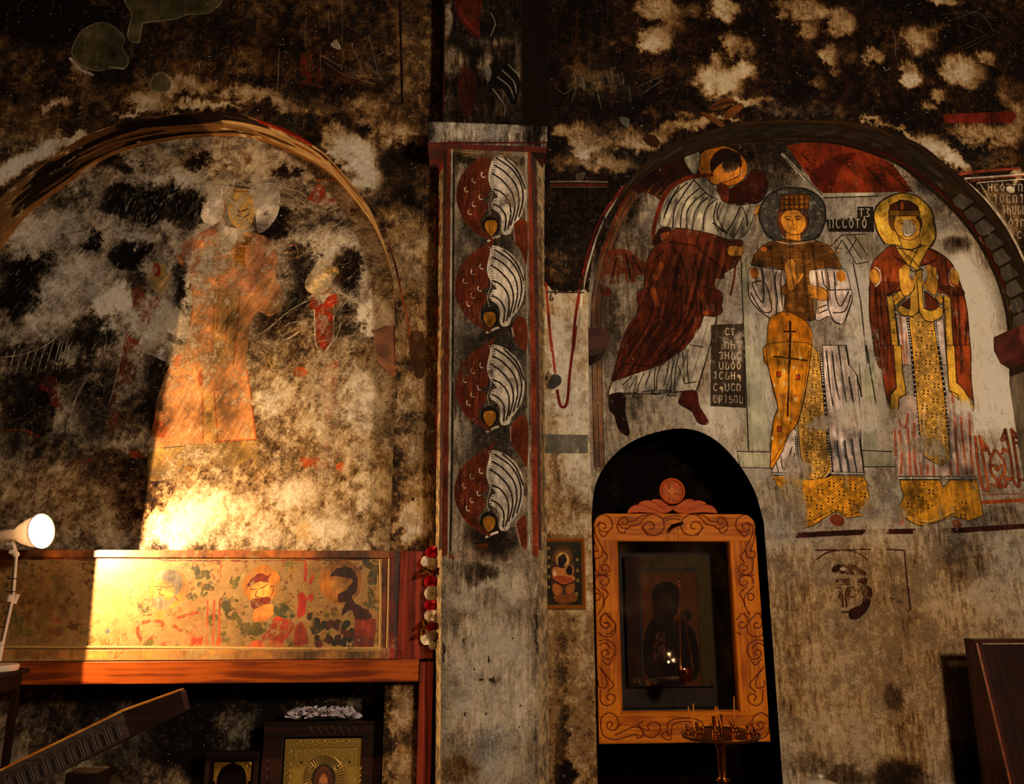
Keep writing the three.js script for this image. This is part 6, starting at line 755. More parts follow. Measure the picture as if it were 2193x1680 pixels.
  S.fill(p, '#3e120c', r([1260, 340], [1340, 240], [1460, 205], [1580, 260], [1620, 360], [1610, 500], [1540, 600], [1440, 670], [1370, 660], [1370, 560], [1500, 460], [1560, 380], [1440, 350], [1330, 330])); S.fill(p, '#b47a34', r([1280, 400], [1400, 350], [1500, 400], [1480, 500], [1370, 560], [1290, 480])); S.fill(p, '#421610', r([1530, 590], [1600, 690], [1760, 790], [1800, 880], [1590, 890], [1540, 760], [1420, 840], [1450, 720])); for (let i = 0; i < 34; i++) { const u = 1010 + rnd() * 540, v = 830 + rnd() * 400; S.ell(p, rnd() < 0.6 ? '#2c2414' : '#5c2210', ...r([u, v])[0], 5 + rnd() * 7, 3 + rnd() * 6, rnd() * 180); } S.fill(p, '#8a2c16', r([1585, 890], [1860, 900], [1830, 1260], [1570, 1250]), false); S.fill(p, '#a02414', r([1660, 1080], [1730, 1080], [1690, 1130]), false); S.line(p, '#5c160c', 1.6, r([1585, 890], [1860, 900]), false);
  S.fill(p, '#8c2a1a', [[100, 1320], [112, 1315], [128, 1332], [140, 1330], [118, 1340]]); patch('#5e3a18', [[110, 1300, 30, 16], [80, 1320, 24, 30], [140, 1280, 18, 20], [150, 1340, 20, 14], [60, 1290, 20, 16], [120, 1355, 30, 12]]);
  S.blobs('loss', [[110, 1300, 60, 80, 0.55, 0.8], [380, 1340, 110, 50, 0.5, 0.8], [230, 1300, 70, 80, 0.55, 0.8], [600, 1360, 110, 40, 0.46, 0.9], [700, 1350, 60, 40, 0.46, 0.9], [362, 1270, 40, 60, 0.2, 0.95], [735, 1260, 44, 54, 0.2, 0.95], [555, 1260, 44, 50, 0.2, 0.95], [560, 1350, 40, 40, 0.3, 0.8], [740, 1350, 60, 40, 0.3, 0.8], [838, 1300, 12, 120, 0.1, 1], [400, 1187, 520, 8, 0.2, 1], [400, 1404, 520, 8, 0.4, 1]]);
  const tex = S.bake({ ramp: GOLD, amp: 0.3, fine: 0.34, streak: 0.04, warp: 0.025, wear: 1.0, chips: 0.25, paintWarp: 0.005, seed: 9, hueAmp: 0.5 });
  const t = thing('long_icon', 'long gilded wooden panel painted with flaking haloed saints', 'icon panel', V((a.x + b.x) / 2, y0, z));
  const g = S.uv(box(b.x - a.x, y1 - y0, 0.03, (a.x + b.x) / 2, (y0 + y1) / 2, z - 0.015));
  const M = new THREE.MeshPhysicalMaterial({ map: tex, roughness: 0.5, clearcoat: 0.3, clearcoatRoughness: 0.4, bumpMap: reliefFor(S), bumpScale: 0.002 });
  const pb = part(t, 'painted_board', local(g, t), M);
  const strip = (px0, py0, px1, py1, proud, mat, name) => { const q2 = board(px0, py0, px1, py1, z + proud, proud + 0.01, 0.003); S.uv(q2); part(t, name, local(q2, t), mat); };
  const cream = new THREE.MeshStandardMaterial({ color: 0xb08a4a, roughness: 0.55 });
  strip(-70, 1178.5, 847, 1196, 0.014, M, 'top_moulding'); strip(-70, 1394, 847, 1412, 0.016, M, 'bottom_moulding');
  const bead = (pts, r2) => part(pb, 'gilt_bead', local(tube(pts.map(([x, y]) => P(x, y, z + 0.006)), r2, 40, 6), t), cream);
  bead([[-70, 1386], [200, 1387], [500, 1389], [700, 1391], [814, 1389]], 0.007); bead([[814, 1199], [815, 1290], [813, 1389]], 0.006); bead([[833, 1190], [831, 1300], [828, 1404]], 0.005);
  strip(835, 1184, 846, 1412, 0.008, M, 'end_moulding');

  // wooden frame: rail under the panel, end board, post
  const f = thing('wooden_rail', 'long orange-brown varnished wooden rail under the gilded panel', 'rail', V((a.x + b.x) / 2, y0 - 0.14, 0.03));
  const railG = board(-70, 1420, 896, 1461, 0.06, 0.06, 0.004); part(f, 'rail', local(railG, f), RAIL_WOOD);
  part(f, 'rail_shelf', local(uvMetres(box(b.x - a.x, 0.02, 0.24, (a.x + b.x) / 2, y0 - 0.022, -0.12)), f), RED_WOOD);
  const f3 = thing('wooden_end_board', 'upright dark red board closing the gap beside the gilded panel', 'board', V(P(890, 1300, 0.02).x, P(890, 1413, 0.02).y, 0.014)), f2 = thing('wooden_post', 'tall dark red wooden post under the end of the rail', 'post', V(P(915, 1500, 0.05).x, 0, 0.03));
  part(f3, 'plank', local(board(857, 1181, 927, 1413, 0.025, 0.022, 0.003, 'x'), f3), RED_WOOD); part(f3, 'batten', local(board(857, 1181, 865, 1412, 0.034, 0.009, 0.002, 'x'), f3), RED_WOOD);
  const post0 = P(898.5, 1419, 0.055), post1 = P(928, 1419, 0.055); part(f2, 'post', local(uvMetres(box(post1.x - post0.x, post0.y, 0.05, (post0.x + post1.x) / 2, post0.y / 2, 0.03, 0.003), 1.4, 1.4, 'x'), f2), RED_WOOD);
  part(f3, 'block', local(board(906, 1392, 927, 1412, 0.034, 0.008, 0.002), f3), RED_WOOD); part(f2, 'foot', local(uvMetres(box(0.09, 0.03, 0.06, (post0.x + post1.x) / 2, 0.015, 0.034, 0.003)), f2), RED_WOOD);
}

// ---------------------------------------------------------------- the desk lamp
{
  const zL = 0.35, face = P(90, 1138, zL), az = 75 * Math.PI / 180, el = 6 * Math.PI / 180;
  const axis = V(Math.sin(az) * Math.cos(el), Math.sin(el), Math.cos(az) * Math.cos(el));
  const WHITE = new THREE.MeshPhysicalMaterial({ color: 0xcfc0ae, roughness: 0.4, clearcoat: 0.3 }), SHADE = new THREE.MeshPhysicalMaterial({ color: 0xe0cdb4, roughness: 1, transmission: 0.4, thickness: 0, side: THREE.DoubleSide });
  const base = P(-6, 1427, zL + 0.02);
  const t = thing('desk_lamp', 'white jointed desk lamp, switched on, aimed along the painted wall', 'lamp', V(base.x, base.y - 0.02, base.z));
  const turn = new THREE.Quaternion().setFromUnitVectors(V(0, 1, 0), axis);
  const onAxis = (g) => local(g.applyQuaternion(turn).translate(face.x, face.y, face.z), t);
  const shade = part(t, 'shade', onAxis(lathe([[0.0785, 0], [0.076, -0.003], [0.066, -0.045], [0.048, -0.095], [0.03, -0.125], [0.026, -0.135], [0.026, -0.2], [0.02, -0.206], [0, -0.206], [0, -0.2], [0.018, -0.198], [0.022, -0.19], [0.022, -0.135], [0.045, -0.09], [0.063, -0.045], [0.074, -0.004], [0.0785, 0]], 40)), SHADE);
  part(shade, 'bulb', onAxis(lathe([[0, 0.004], [0.03, 0.0], [0.055, -0.01], [0.069, -0.016], [0.069, -0.02], [0, -0.02]], 36)), new THREE.MeshStandardMaterial({ color: 0xffffff, emissive: new THREE.Color(1, 0.9, 0.74), emissiveIntensity: 14 }), 'glowing bulb');
  const neck = face.clone().addScaledVector(axis, -0.16), J1 = P(34, 1188, zL), J2 = P(27, 1278, zL), J3 = P(3, 1385, zL + 0.01), J4 = P(-2, 1417, zL + 0.02);
  part(t, 'swivel', [local(rod(neck, J1, 0.009), t), local(new THREE.SphereGeometry(0.015, 12, 10).translate(J1.x, J1.y, J1.z), t), local(rod(J1.clone().add(V(-0.012, 0.01, 0.02)), J1.clone().add(V(-0.012, 0.01, -0.02)), 0.01), t)], WHITE);
  part(t, 'wing_nut', [local(box(0.03, 0.008, 0.006, J1.x - 0.03, J1.y + 0.045, J1.z + 0.01, 0.002), t)], WHITE);
  const bars = (a, b, w) => [-1, 1].map((s) => { const g = rod(a.clone().add(V(s * w, 0, s * 0.006)), b.clone().add(V(s * w, 0, s * 0.006)), 0.0065, 0.0065, 8); return local(g, t); });
  const upperArm = part(t, 'upper_arm', bars(J1, J2, 0.006), WHITE), lowerArm = part(t, 'lower_arm', bars(J2, J3, 0.006), WHITE);
  part(t, 'elbow', [local(rod(J2.clone().add(V(0.002, 0.008, 0.016)), J2.clone().add(V(-0.004, -0.02, 0.014)), 0.013, 0.013), t), local(rod(J2.clone().add(V(0.016, 0.01, -0.01)), J2.clone().add(V(0.006, -0.03, -0.01)), 0.009), t)], WHITE);
  part(t, 'stem', [local(rod(J3.clone().add(V(0, 0.02, 0)), J4, 0.012, 0.008), t)], WHITE);
  for (const [j, px, py] of [[J1, 30, 1240], [J1, 26, 1268], [J2, 10, 1343], [J2, 4, 1383]]) { const q = P(px, py, zL); part(j === J1 ? upperArm : lowerArm, 'spring_pin', local(rod(V(q.x - 0.02, q.y, q.z + 0.012), V(q.x + 0.02, q.y, q.z + 0.012), 0.0022, 0.0022, 6), t), IRON); }
  part(t, 'base', lathe([[0, 0.028], [0.074, 0.028], [0.082, 0.024], [0.084, 0.018], [0.082, 0.002], [0.078, 0], [0, 0]], 40), WHITE);
  const beamAz = 76 * Math.PI / 180, beamEl = -1 * Math.PI / 180;
  const spot = new THREE.SpotLight(new THREE.Color(1, 0.64, 0.31), LAMP_POWER, 0, 86.4 * Math.PI / 180, 0.012, 2);
  spot.position.copy(face).addScaledVector(axis, 0.014); spot.target.position.copy(spot.position).add(V(Math.sin(beamAz) * Math.cos(beamEl), Math.sin(beamEl), Math.cos(beamAz) * Math.cos(beamEl)));
  spot.castShadow = true; spot.shadow.radius = 0.5; spot.name = 'desk_lamp_light'; scene.add(spot, spot.target);
  // narrow wooden stand it is put on
  const top = t.position.y, s = thing('lamp_stand', 'dark narrow wooden stand under the desk lamp', 'stand', V(base.x - 0.02, 0, base.z));
  part(s, 'top', uvMetres(box(0.2, 0.022, 0.24, 0, top - 0.011, 0, 0.003)), BLACK_WOOD); part(s, 'apron', uvMetres(box(0.16, 0.06, 0.2, 0, top - 0.052, 0)), BLACK_WOOD);
  for (const [x, z] of [[-1, -1], [1, -1], [-1, 1], [1, 1]]) part(s, 'leg', uvMetres(box(0.026, top - 0.022, 0.026, x * 0.066, (top - 0.022) / 2, z * 0.086)), BLACK_WOOD);
}

// ---------------------------------------------------------------- sloping lectern in the foreground, arcade carved along its side
{
  const z1 = 0.85, pts = [[-90, 1699], [0, 1653], [262, 1525], [385, 1481], [389, 1484], [398, 1522], [277, 1583], [100, 1668], [-90, 1740]].map(([x, y]) => P(x, y, z1));
  const c = P(150, 1640, z1), t = thing('reading_lectern', 'sloping wooden lectern with a carved row of arches along its side', 'lectern', V(c.x, 0, z1 - 0.1));
  const ext = (list, d, zf, bev = 0.002) => { const sh = new THREE.Shape(list.map((p) => new THREE.Vector2(p.x, p.y))); return uvMetres(new THREE.ExtrudeGeometry(sh, { depth: d, bevelEnabled: true, bevelSize: bev, bevelThickness: bev, bevelSegments: 2 }).translate(0, 0, zf - d), 2); };
  const LAMPLIT_EDGE = wood(woodTexture('#b8660f', '#e89c30'), 0.35), sideMat2 = wood(woodTexture('#120604', '#260c06'), 0.5);  // lamp glow on the lectern top is put into this brighter wood
  part(t, 'side_board', local(ext(pts, 0.045, z1), t), sideMat2);
  { const rim = [[-90, 1699], [0, 1653], [262, 1525], [385, 1481]].map(([x, y]) => P(x, y, z1 - 0.02)); for (let i = 0; i < 3; i++) { const A = rim[i], B = rim[i + 1], g = box(A.distanceTo(B), 0.007, 0.066); g.rotateZ(Math.atan2(B.y - A.y, B.x - A.x)).translate((A.x + B.x) / 2, (A.y + B.y) / 2 + 0.0035, z1 - 0.031); part(t, 'top_edge', local(uvMetres(g), t), LAMPLIT_EDGE, 'polished top edge, lamp glow painted into its orange-brown'); } }
  const low = [[-90, 1697], [0, 1652], [150, 1580], [150, 1600], [-90, 1740]].map(([x, y]) => P(x, y, z1 - 0.05)); part(t, 'book_rest', local(ext(low, 0.22, z1 - 0.05), t), LAMPLIT_EDGE);
  // carved strip
  const q0 = P(-70, 1690, z1 + 0.004), q1 = P(262, 1526, z1 + 0.004), q2 = P(277, 1578, z1 + 0.004), q3 = P(-56, 1746, z1 + 0.004);
  const strip = ext([q0, q1, q2, q3], 0.016, z1 + 0.018, 0.0015); const CARVE = wood(woodTexture('#241a14', '#463428'), 0.6); const stripMesh = part(t, 'carved_strip', local(strip, t), CARVE);
  const u = q1.clone().sub(q0), L = u.length(); u.normalize(); const v = V(-u.y, u.x, 0).multiplyScalar(-1), H = q2.clone().sub(q1).length(), n = 12, w = L / (n + 0.5);
  const dark = wood(woodTexture('#120c09', '#241812'), 0.5);
  for (let i = 0; i < n; i++) {
    const o = q0.clone().addScaledVector(u, w * (i + 0.55)); const pt = (a, b) => V(o.x + u.x * a + v.x * b, o.y + u.y * a + v.y * b, z1 + 0.019);
    const arch = (r, top) => { const l = []; l.push(pt(-r, H * 0.92)); for (let k = 0; k <= 8; k++) { const q = Math.PI * (1 - k / 8); l.push(pt(Math.cos(q) * r, top + r - Math.sin(q) * r)); } l.push(pt(r, H * 0.92)); return l; };
    const m = part(stripMesh, 'carved_arch', [local(tube(arch(w * 0.37, H * 0.2), 0.0042, 26, 5), t), local(tube(arch(w * 0.2, H * 0.33), 0.0034, 26, 5), t)], CARVE);
    const slot = new THREE.Shape(arch(w * 0.14, H * 0.4).map((p) => new THREE.Vector2(p.x, p.y))); part(stripMesh, 'arch_slot', local(new THREE.ExtrudeGeometry(slot, { depth: 0.001, bevelEnabled: false }).translate(0, 0, z1 + 0.0195), t), dark);
    part(stripMesh, 'arch_foot', local(rod(pt(w * 0.2, H * 0.93), pt(w * 0.5, H * 0.93), 0.004, 0.004, 6), t), CARVE);
  }
  const pc = P(190, 1650, z1 - 0.2); part(t, 'column', local(uvMetres(box(0.12, pc.y, 0.12, pc.x, pc.y / 2, z1 - 0.2, 0.004), 2, 2, 'x'), t), BLACK_WOOD); part(t, 'foot', local(uvMetres(box(0.4, 0.05, 0.36, pc.x, 0.025, z1 - 0.2, 0.006)), t), BROWN_WOOD);
}

// ---------------------------------------------------------------- fabric flowers
function petal(w, h, curl, bend) {   // a curved leaf-shaped patch, base at the origin, growing along y
  const nu = 6, nv = 6, pos = [], idx = [];
  for (let j = 0; j <= nv; j++) for (let i = 0; i <= nu; i++) { const s = (i / nu - 0.5) * 2, q = j / nv, ww = w * Math.sin(Math.PI * (0.14 + 0.72 * q)); pos.push(s * ww, q * h * (1 - 0.12 * s * s), bend * q * q + curl * s * s * ww); }
  for (let j = 0; j < nv; j++) for (let i = 0; i < nu; i++) { const a = j * (nu + 1) + i, b = a + nu + 1; idx.push(a, a + 1, b, b, a + 1, b + 1); }
  const g = new THREE.BufferGeometry(); g.setAttribute('position', new THREE.Float32BufferAttribute(pos, 3)); g.setIndex(idx); g.computeVertexNormals(); return g;
}
function rose(r) {   // cloth rose opening towards +z: overlapping cupped petals, tight in the middle
  const list = [];
  [[0.16, 2], [0.36, 3], [0.6, 4], [0.86, 5]].forEach(([k, n], ring) => {
    for (let i = 0; i < n; i++) {
      const nu = 8, nv = 6, pos = [], idx = [], half = Math.PI / n * 1.35, mid = i / n * Math.PI * 2 + ring * 0.8 + rnd() * 0.3, hgt = r * (1.05 - ring * 0.14), out = 0.04 + ring * 0.05;
      for (let j = 0; j <= nv; j++) for (let q = 0; q <= nu; q++) { const s = (q / nu - 0.5) * 2, v = j / nv, az = mid + s * half, R = r * k * (0.45 + 0.55 * Math.sin(v * 1.5)) * (1 + 0.06 * s) + r * out * Math.max(0, v - 0.7) * 3, z = -r * 0.55 + v * hgt * (1 - 0.16 * s * s); pos.push(Math.cos(az) * R, Math.sin(az) * R, z); }
      for (let j = 0; j < nv; j++) for (let q = 0; q < nu; q++) { const a = j * (nu + 1) + q, b = a + nu + 1; idx.push(a, a + 1, b, b, a + 1, b + 1); }
      const g = new THREE.BufferGeometry(); g.setAttribute('position', new THREE.Float32BufferAttribute(pos, 3)); g.setIndex(idx); g.computeVertexNormals(); list.push(g);
    }
  });
  list.push(new THREE.SphereGeometry(r * 0.72, 16, 10, 0, Math.PI * 2, 0, Math.PI).scale(1, 1, 0.5).translate(0, 0, -r * 0.3));
  return merge(list);
}
const satin = (c) => new THREE.MeshPhysicalMaterial({ color: c, roughness: 0.45, sheen: 0.6, sheenRoughness: 0.4, side: THREE.DoubleSide });
{
  const z = 0.045, c = P(922, 1385, z), t = thing('rose_garland', 'hanging garland of red and white cloth roses with gold leaves beside the pilaster', 'garland', V(c.x, c.y, z));
  const RED = satin(0xcc1630), WHITE = satin(0xeee2d0), LEAF = satin(0x9a6c14);
  const cord = [[924, 1174], [922, 1230], [924, 1300], [922, 1378]].map(([x, y]) => P(x, y, z - 0.012)); part(t, 'cord', local(tube(cord, 0.003, 30, 5), t), LEAF);
  for (const [x, y, r, red, tx, ty] of [[925, 1182, 13, 1, -0.5, -0.2], [914, 1204, 12, 0, -0.3, 0.3], [929, 1208, 11, 0, 0.2, 0.4], [923, 1247, 13, 1, 0.3, 0], [924, 1271, 14, 0, 0.1, 0.2], [923, 1296, 12.5, 1, -0.6, 0], [924, 1320, 14, 0, -0.1, -0.2], [925, 1343, 11, 1, 0.2, 0.3], [915, 1366, 14, 0, -0.1, -0.3], [929, 1360, 9, 0, 0.2, 0.1], [928, 1383, 9, 0, 0.6, 0.1]]) {
    const p = P(x, y, z + 0.012), g = rose(r / 415); g.rotateX(tx).rotateY(ty).translate(p.x, p.y, p.z); part(t, 'rose', local(g, t), red ? RED : WHITE, red ? 'red satin rose' : 'white cloth rose');
  }
  for (const [x, y, a] of [[908, 1224, 1.7], [916, 1222, 1.2], [922, 1227, 0.9], [911, 1340, 0.4], [906, 1360, 0.3], [930, 1228, -0.7]]) { const p = P(x + 4, y, z), g = petal(0.014, 0.034, 6, 0.008); g.rotateZ(a).translate(p.x, p.y, p.z + 0.004); part(t, 'leaf', local(g, t), LEAF, 'gold cloth leaf'); }
}

// ---------------------------------------------------------------- pictures painted on small canvases (icons)
function picture(w, h, draw, rough = 0.5) {
  const c = document.createElement('canvas'); c.width = w; c.height = h; const x = c.getContext('2d'); draw(x, w, h);
  const d = x.getImageData(0, 0, w, h); for (let j = 0; j < h; j++) for (let i = 0; i < w; i++) { const o = (j * w + i) * 4, f = 0.7 + fbm(i / 9, j / 9, 4, 0.6) * 0.6; for (let k = 0; k < 3; k++) d.data[o + k] *= f; } x.putImageData(d, 0, 0);
  const t = new THREE.CanvasTexture(c); t.colorSpace = THREE.SRGBColorSpace; t.magFilter = THREE.LinearFilter; return t;
}
function panel(w, h) { return new THREE.PlaneGeometry(w, h); }
const blobPath = (x, pts) => { x.beginPath(); pts.forEach(([a, b], i) => { const n = pts[(i + 1) % pts.length], m = [(a + n[0]) / 2, (b + n[1]) / 2]; if (!i) { const l = pts[pts.length - 1]; x.moveTo((a + l[0]) / 2, (b + l[1]) / 2); } x.quadraticCurveTo(a, b, m[0], m[1]); }); x.closePath(); };
const fillP = (x, c, pts) => { blobPath(x, pts); x.fillStyle = c; x.fill(); };
// mitred frame members round an opening (w x h, members b wide), profile points [across 0..1, height]
function frameMember(len, b, prof, k) {   // along x, outer edge at y = 0 going inward to y = -b
  const pos = [], idx = [], n = prof.length;
  for (const s of [0, 1]) for (const [a, hgt] of prof) { const ins = a * b; pos.push(s ? len / 2 - ins : -len / 2 + ins, -ins, hgt); }
  for (let i = 0; i < n - 1; i++) idx.push(i, i + 1, n + i, n + i, i + 1, n + i + 1);
  const g = new THREE.BufferGeometry(); g.setAttribute('position', new THREE.Float32BufferAttribute(pos, 3)); g.setIndex(idx); const q = g.toNonIndexed(); q.computeVertexNormals(); return q;
}
function frameParts(t, name, w, h, b, prof, mat) { for (let k = 0; k < 4; k++) { const l = k % 2 ? h : w, o = k % 2 ? w : h, g = frameMember(l, b, prof); g.translate(0, o / 2, 0).rotateZ(-k * Math.PI / 2); part(t, name, uvMetres(g, 3, 3, k % 2 ? 'x' : undefined), mat); } }

// small gilt-framed icon on the strip of wall beside the pilaster
{
  const a = P(1161, 1153, 0.02), b = P(1256, 1305, 0.02), w = b.x - a.x, h = a.y - b.y;
  const t = thing('small_framed_icon', 'small icon print in a gilt wooden frame on the plaster beside the pilaster', 'icon', V((a.x + b.x) / 2, (a.y + b.y) / 2, 0.001));
  const tex = picture(480, 760, (x, W, H) => {
    x.fillStyle = '#17130b'; x.fillRect(0, 0, W, H); const k = (u, v) => [(u - 165) / 765 * W, (v - 205) / 1255 * H], f = (c, pts) => fillP(x, c, pts.map(([u, v]) => k(u, v)));
    f('#3a2212', [[280, 260], [780, 300], [790, 1450], [280, 1450]]); f('#5c3a16', [[340, 520], [380, 400], [520, 350], [680, 400], [730, 560], [640, 700], [400, 700]]); f('#b88a48', [[390, 600], [400, 480], [500, 415], [620, 450], [680, 560], [640, 690], [420, 690]]); f('#140806', [[430, 620], [425, 520], [490, 485], [570, 440], [600, 510], [620, 580], [560, 680], [500, 720], [430, 680]]);
    f('#8a5a2c', [[560, 700], [640, 640], [740, 680], [770, 790], [700, 900], [590, 860]]); f('#120706', [[600, 740], [680, 650], [735, 770], [700, 870], [630, 870], [590, 800]]); f('#a8642c', [[300, 740], [400, 700], [500, 740], [580, 720], [600, 880], [770, 880], [785, 960], [560, 1070], [320, 970]]); f('#c8a878', [[315, 780], [360, 780], [420, 870], [330, 890]]); f('#8e3a18', [[300, 930], [420, 870], [640, 900], [760, 950], [560, 1060]]); x.strokeStyle = '#3c120a'; x.lineWidth = 9; x.beginPath(); x.moveTo(...k(310, 950)); x.lineTo(...k(560, 1070)); x.lineTo(...k(770, 965)); x.stroke();
    f('#96541c', [[290, 1000], [520, 1080], [500, 1250], [330, 1270]]); f('#8a4a1a', [[560, 1090], [770, 1000], [760, 1200], [600, 1260]]); f('#6c3414', [[290, 1270], [500, 1240], [620, 1260], [800, 1200], [830, 1390], [420, 1420]]);
    for (const [u, v] of [[240, 345], [245, 525], [240, 700], [240, 900], [240, 1100], [830, 565], [830, 780], [830, 975], [800, 1230]]) { f('#8a6a2c', [[u - 28, v - 34], [u + 28, v - 34], [u + 28, v + 34], [u - 28, v + 34]]); f('#3a4034', [[u - 12, v - 14], [u + 12, v - 14], [u + 12, v + 14], [u - 12, v + 14]]); }
    x.lineWidth = 3; for (let i = 0; i < 240; i++) { const u = 290 + rnd() * 490, v = 380 + rnd() * 1040; x.strokeStyle = ['rgba(210,150,70,0.5)', 'rgba(90,36,14,0.6)', 'rgba(230,190,120,0.45)'][i % 3]; x.beginPath(); x.moveTo(...k(u, v)); x.lineTo(...k(u + rnd() * 50 - 25, v + rnd() * 60 - 20)); x.stroke(); }
    f('#140806', [[430, 620], [425, 520], [490, 485], [570, 440], [600, 510], [620, 580], [560, 680], [500, 720], [430, 680]]); f('#120706', [[600, 740], [680, 650], [735, 770], [700, 870], [630, 870], [590, 800]]);
  });
  const bw = 0.017, FR = new THREE.MeshPhysicalMaterial({ color: 0x9a5014, roughness: 0.3, metalness: 0.35, clearcoat: 0.5 }), LIP = new THREE.MeshStandardMaterial({ color: 0xd0a050, metalness: 0.8, roughness: 0.3 });
  part(t, 'backing', box(w - 0.006, h - 0.006, 0.008, 0, 0, 0.004), BLACK_WOOD);
  const g = panel(w - 2 * bw + 0.004, h - 2 * bw + 0.004).translate(0, 0, 0.0095); part(t, 'print', g, new THREE.MeshPhysicalMaterial({ map: tex, roughness: 0.5, specularIntensity: 0.1 }), 'dark icon print of a mother and child in gold');
  frameParts(t, 'frame_member', w, h, bw, [[0, 0], [0, 0.012], [0.15, 0.019], [0.5, 0.022], [0.85, 0.017], [1, 0.01]], FR); frameParts(t, 'gilt_lip', w - 2 * bw + 0.002, h - 2 * bw + 0.002, 0.004, [[0, 0.01], [0.1, 0.016], [0.8, 0.013], [1, 0.0095]], LIP);
  part(t, 'glass', panel(w - 2 * bw, h - 2 * bw).translate(0, 0, 0.012), GLASS);
}

// ---------------------------------------------------------------- carved icon case in front of the niche
{
  const z = -0.11, zb = -0.15, TL = P(1268, 1102, z), BR = P(1650, 1592, z), x0 = P(1279, 1350, z).x - 0.004, x1 = P(1632, 1350, z).x + 0.004, y0 = P(1468, 1592, z).y, y1 = P(1440, 1101, z).y;
  const w = x1 - x0, h = y1 - y0, cx = (x0 + x1) / 2, cy = (y0 + y1) / 2;
  const t = thing('icon_case', 'orange carved wooden icon case with scrollwork frame and cross crest', 'icon case', V(cx, y0, z));
  const ix0 = P(1325, 1350, z).x, ix1 = P(1576, 1350, z).x, iy1 = P(1440, 1157, z).y, iy0 = P(1460, 1529, z).y;
  // the carving: grooves drawn in metres on the frame, cut into the geometry
  const S = new Surface(z, x0, x1, y0, y1, 900, Math.round(900 * h / w));
  S.ctx('groove', '#000000');
  const a = Z(1240, 1000, 0.2143), b = Z(1240, 1300, 0.2262), mir = (pts, c2) => pts.map(([u, v]) => [c2 - u, v]);
  const G = []; const both = (zz, pts, c2, shift = 0) => { G.push(zz(...pts)); G.push(zz(...mir(pts, c2)).map(([u, v]) => [u + shift, v])); };
  for (const q of [[[122, 640], [125, 560], [175, 495], [250, 480], [315, 525], [330, 600], [290, 648], [225, 645], [192, 600], [215, 565], [262, 578], [262, 612], [240, 618]], [[205, 560], [160, 610], [165, 680], [215, 780], [245, 850]], [[130, 600], [140, 700], [165, 790], [185, 850]], [[190, 640], [245, 700], [300, 640]], [[245, 850], [285, 900], [240, 960]], [[185, 845], [145, 850], [138, 890], [175, 918], [222, 895], [232, 840]], [[160, 920], [165, 1040], [220, 1082], [290, 1060], [300, 1010], [262, 978], [222, 1000], [238, 1042], [268, 1040]], [[160, 1085], [300, 1090]], [[155, 1170], [170, 1108], [230, 1088], [292, 1115], [290, 1175], [248, 1192], [215, 1168], [232, 1140]], [[150, 1200], [205, 1252], [245, 1310], [235, 1400], [190, 1480]], [[150, 1290], [160, 1332], [200, 1332], [212, 1290], [180, 1268], [150, 1290]], [[220, 1205], [290, 1270], [255, 1340], [240, 1400]], [[210, 1560], [215, 1510], [270, 1470], [300, 1510], [355, 1560], [350, 1640], [280, 1680]], [[220, 1580], [260, 1620], [300, 1600], [290, 1560], [250, 1560]]]) both(a, q, 1880, 4);
  for (const q of [[[380, 600], [400, 540], [450, 505], [482, 530], [475, 572], [440, 575], [430, 550]], [[482, 555], [560, 540], [620, 492], [690, 478]], [[500, 600], [600, 572], [660, 505], [740, 477], [820, 510], [852, 590], [820, 660], [740, 690], [672, 660], [640, 610], [662, 568], [712, 550], [750, 582], [742, 618], [712, 622]], [[380, 600], [400, 648], [450, 665], [470, 630], [510, 605]], [[625, 605], [690, 690]], [[392, 570], [430, 610], [480, 615]]]) both(a, q, 1870);
  G.push(a([845, 530], [930, 490], [1020, 500])); G.push(a([855, 548], [930, 520], [1012, 532]));
  for (const q of [[[180, 250], [250, 290], [330, 260], [345, 180], [300, 110], [240, 65], [200, 140], [230, 200], [280, 195], [275, 160], [245, 160]], [[190, 330], [250, 315], [330, 360], [345, 440], [290, 500], [230, 480], [215, 430], [250, 410], [280, 440], [260, 460]], [[190, 370], [250, 345], [300, 400]], [[215, 500], [270, 555], [310, 510]], [[190, 570], [240, 640], [265, 720], [250, 770], [190, 760], [180, 700]], [[205, 600], [280, 680], [325, 745], [270, 810]], [[200, 790], [205, 900], [260, 940], [325, 910], [340, 850], [290, 830], [260, 860], [285, 890]]]) both(b, q, 1905, 8);
  for (const q of [[[205, 1130], [215, 1050], [280, 1008], [350, 1040], [372, 1110], [340, 1170], [280, 1160], [262, 1120], [290, 1092], [318, 1118], [300, 1140]], [[205, 1130], [230, 1220], [330, 1262], [450, 1235], [540, 1215], [560, 1250], [605, 1220], [595, 1165], [520, 1140], [430, 1180], [340, 1220]], [[600, 1090], [560, 1130], [660, 1175], [650, 1130], [700, 1096], [762, 1120], [762, 1190], [700, 1242], [630, 1225], [600, 1180]], [[400, 1110], [340, 1170]], [[780, 1215], [820, 1190], [870, 1240], [850, 1268], [790, 1240], [780, 1215]], [[840, 1210], [840, 1110], [905, 1068], [1010, 1058]], [[875, 1215], [885, 1130], [950, 1095], [1010, 1090]]]) both(b, q, 2010);
  const STAIN_SHADE = new Surface(z, x0, x1, y0, y1, 900, S.h); { const c = STAIN_SHADE.ctx('paint'); const src = ORANGE_TEX.image; for (let j = 0; j < STAIN_SHADE.h; j += 512) for (let i = 0; i < 900; i += 512) c.drawImage(src, i, j); }
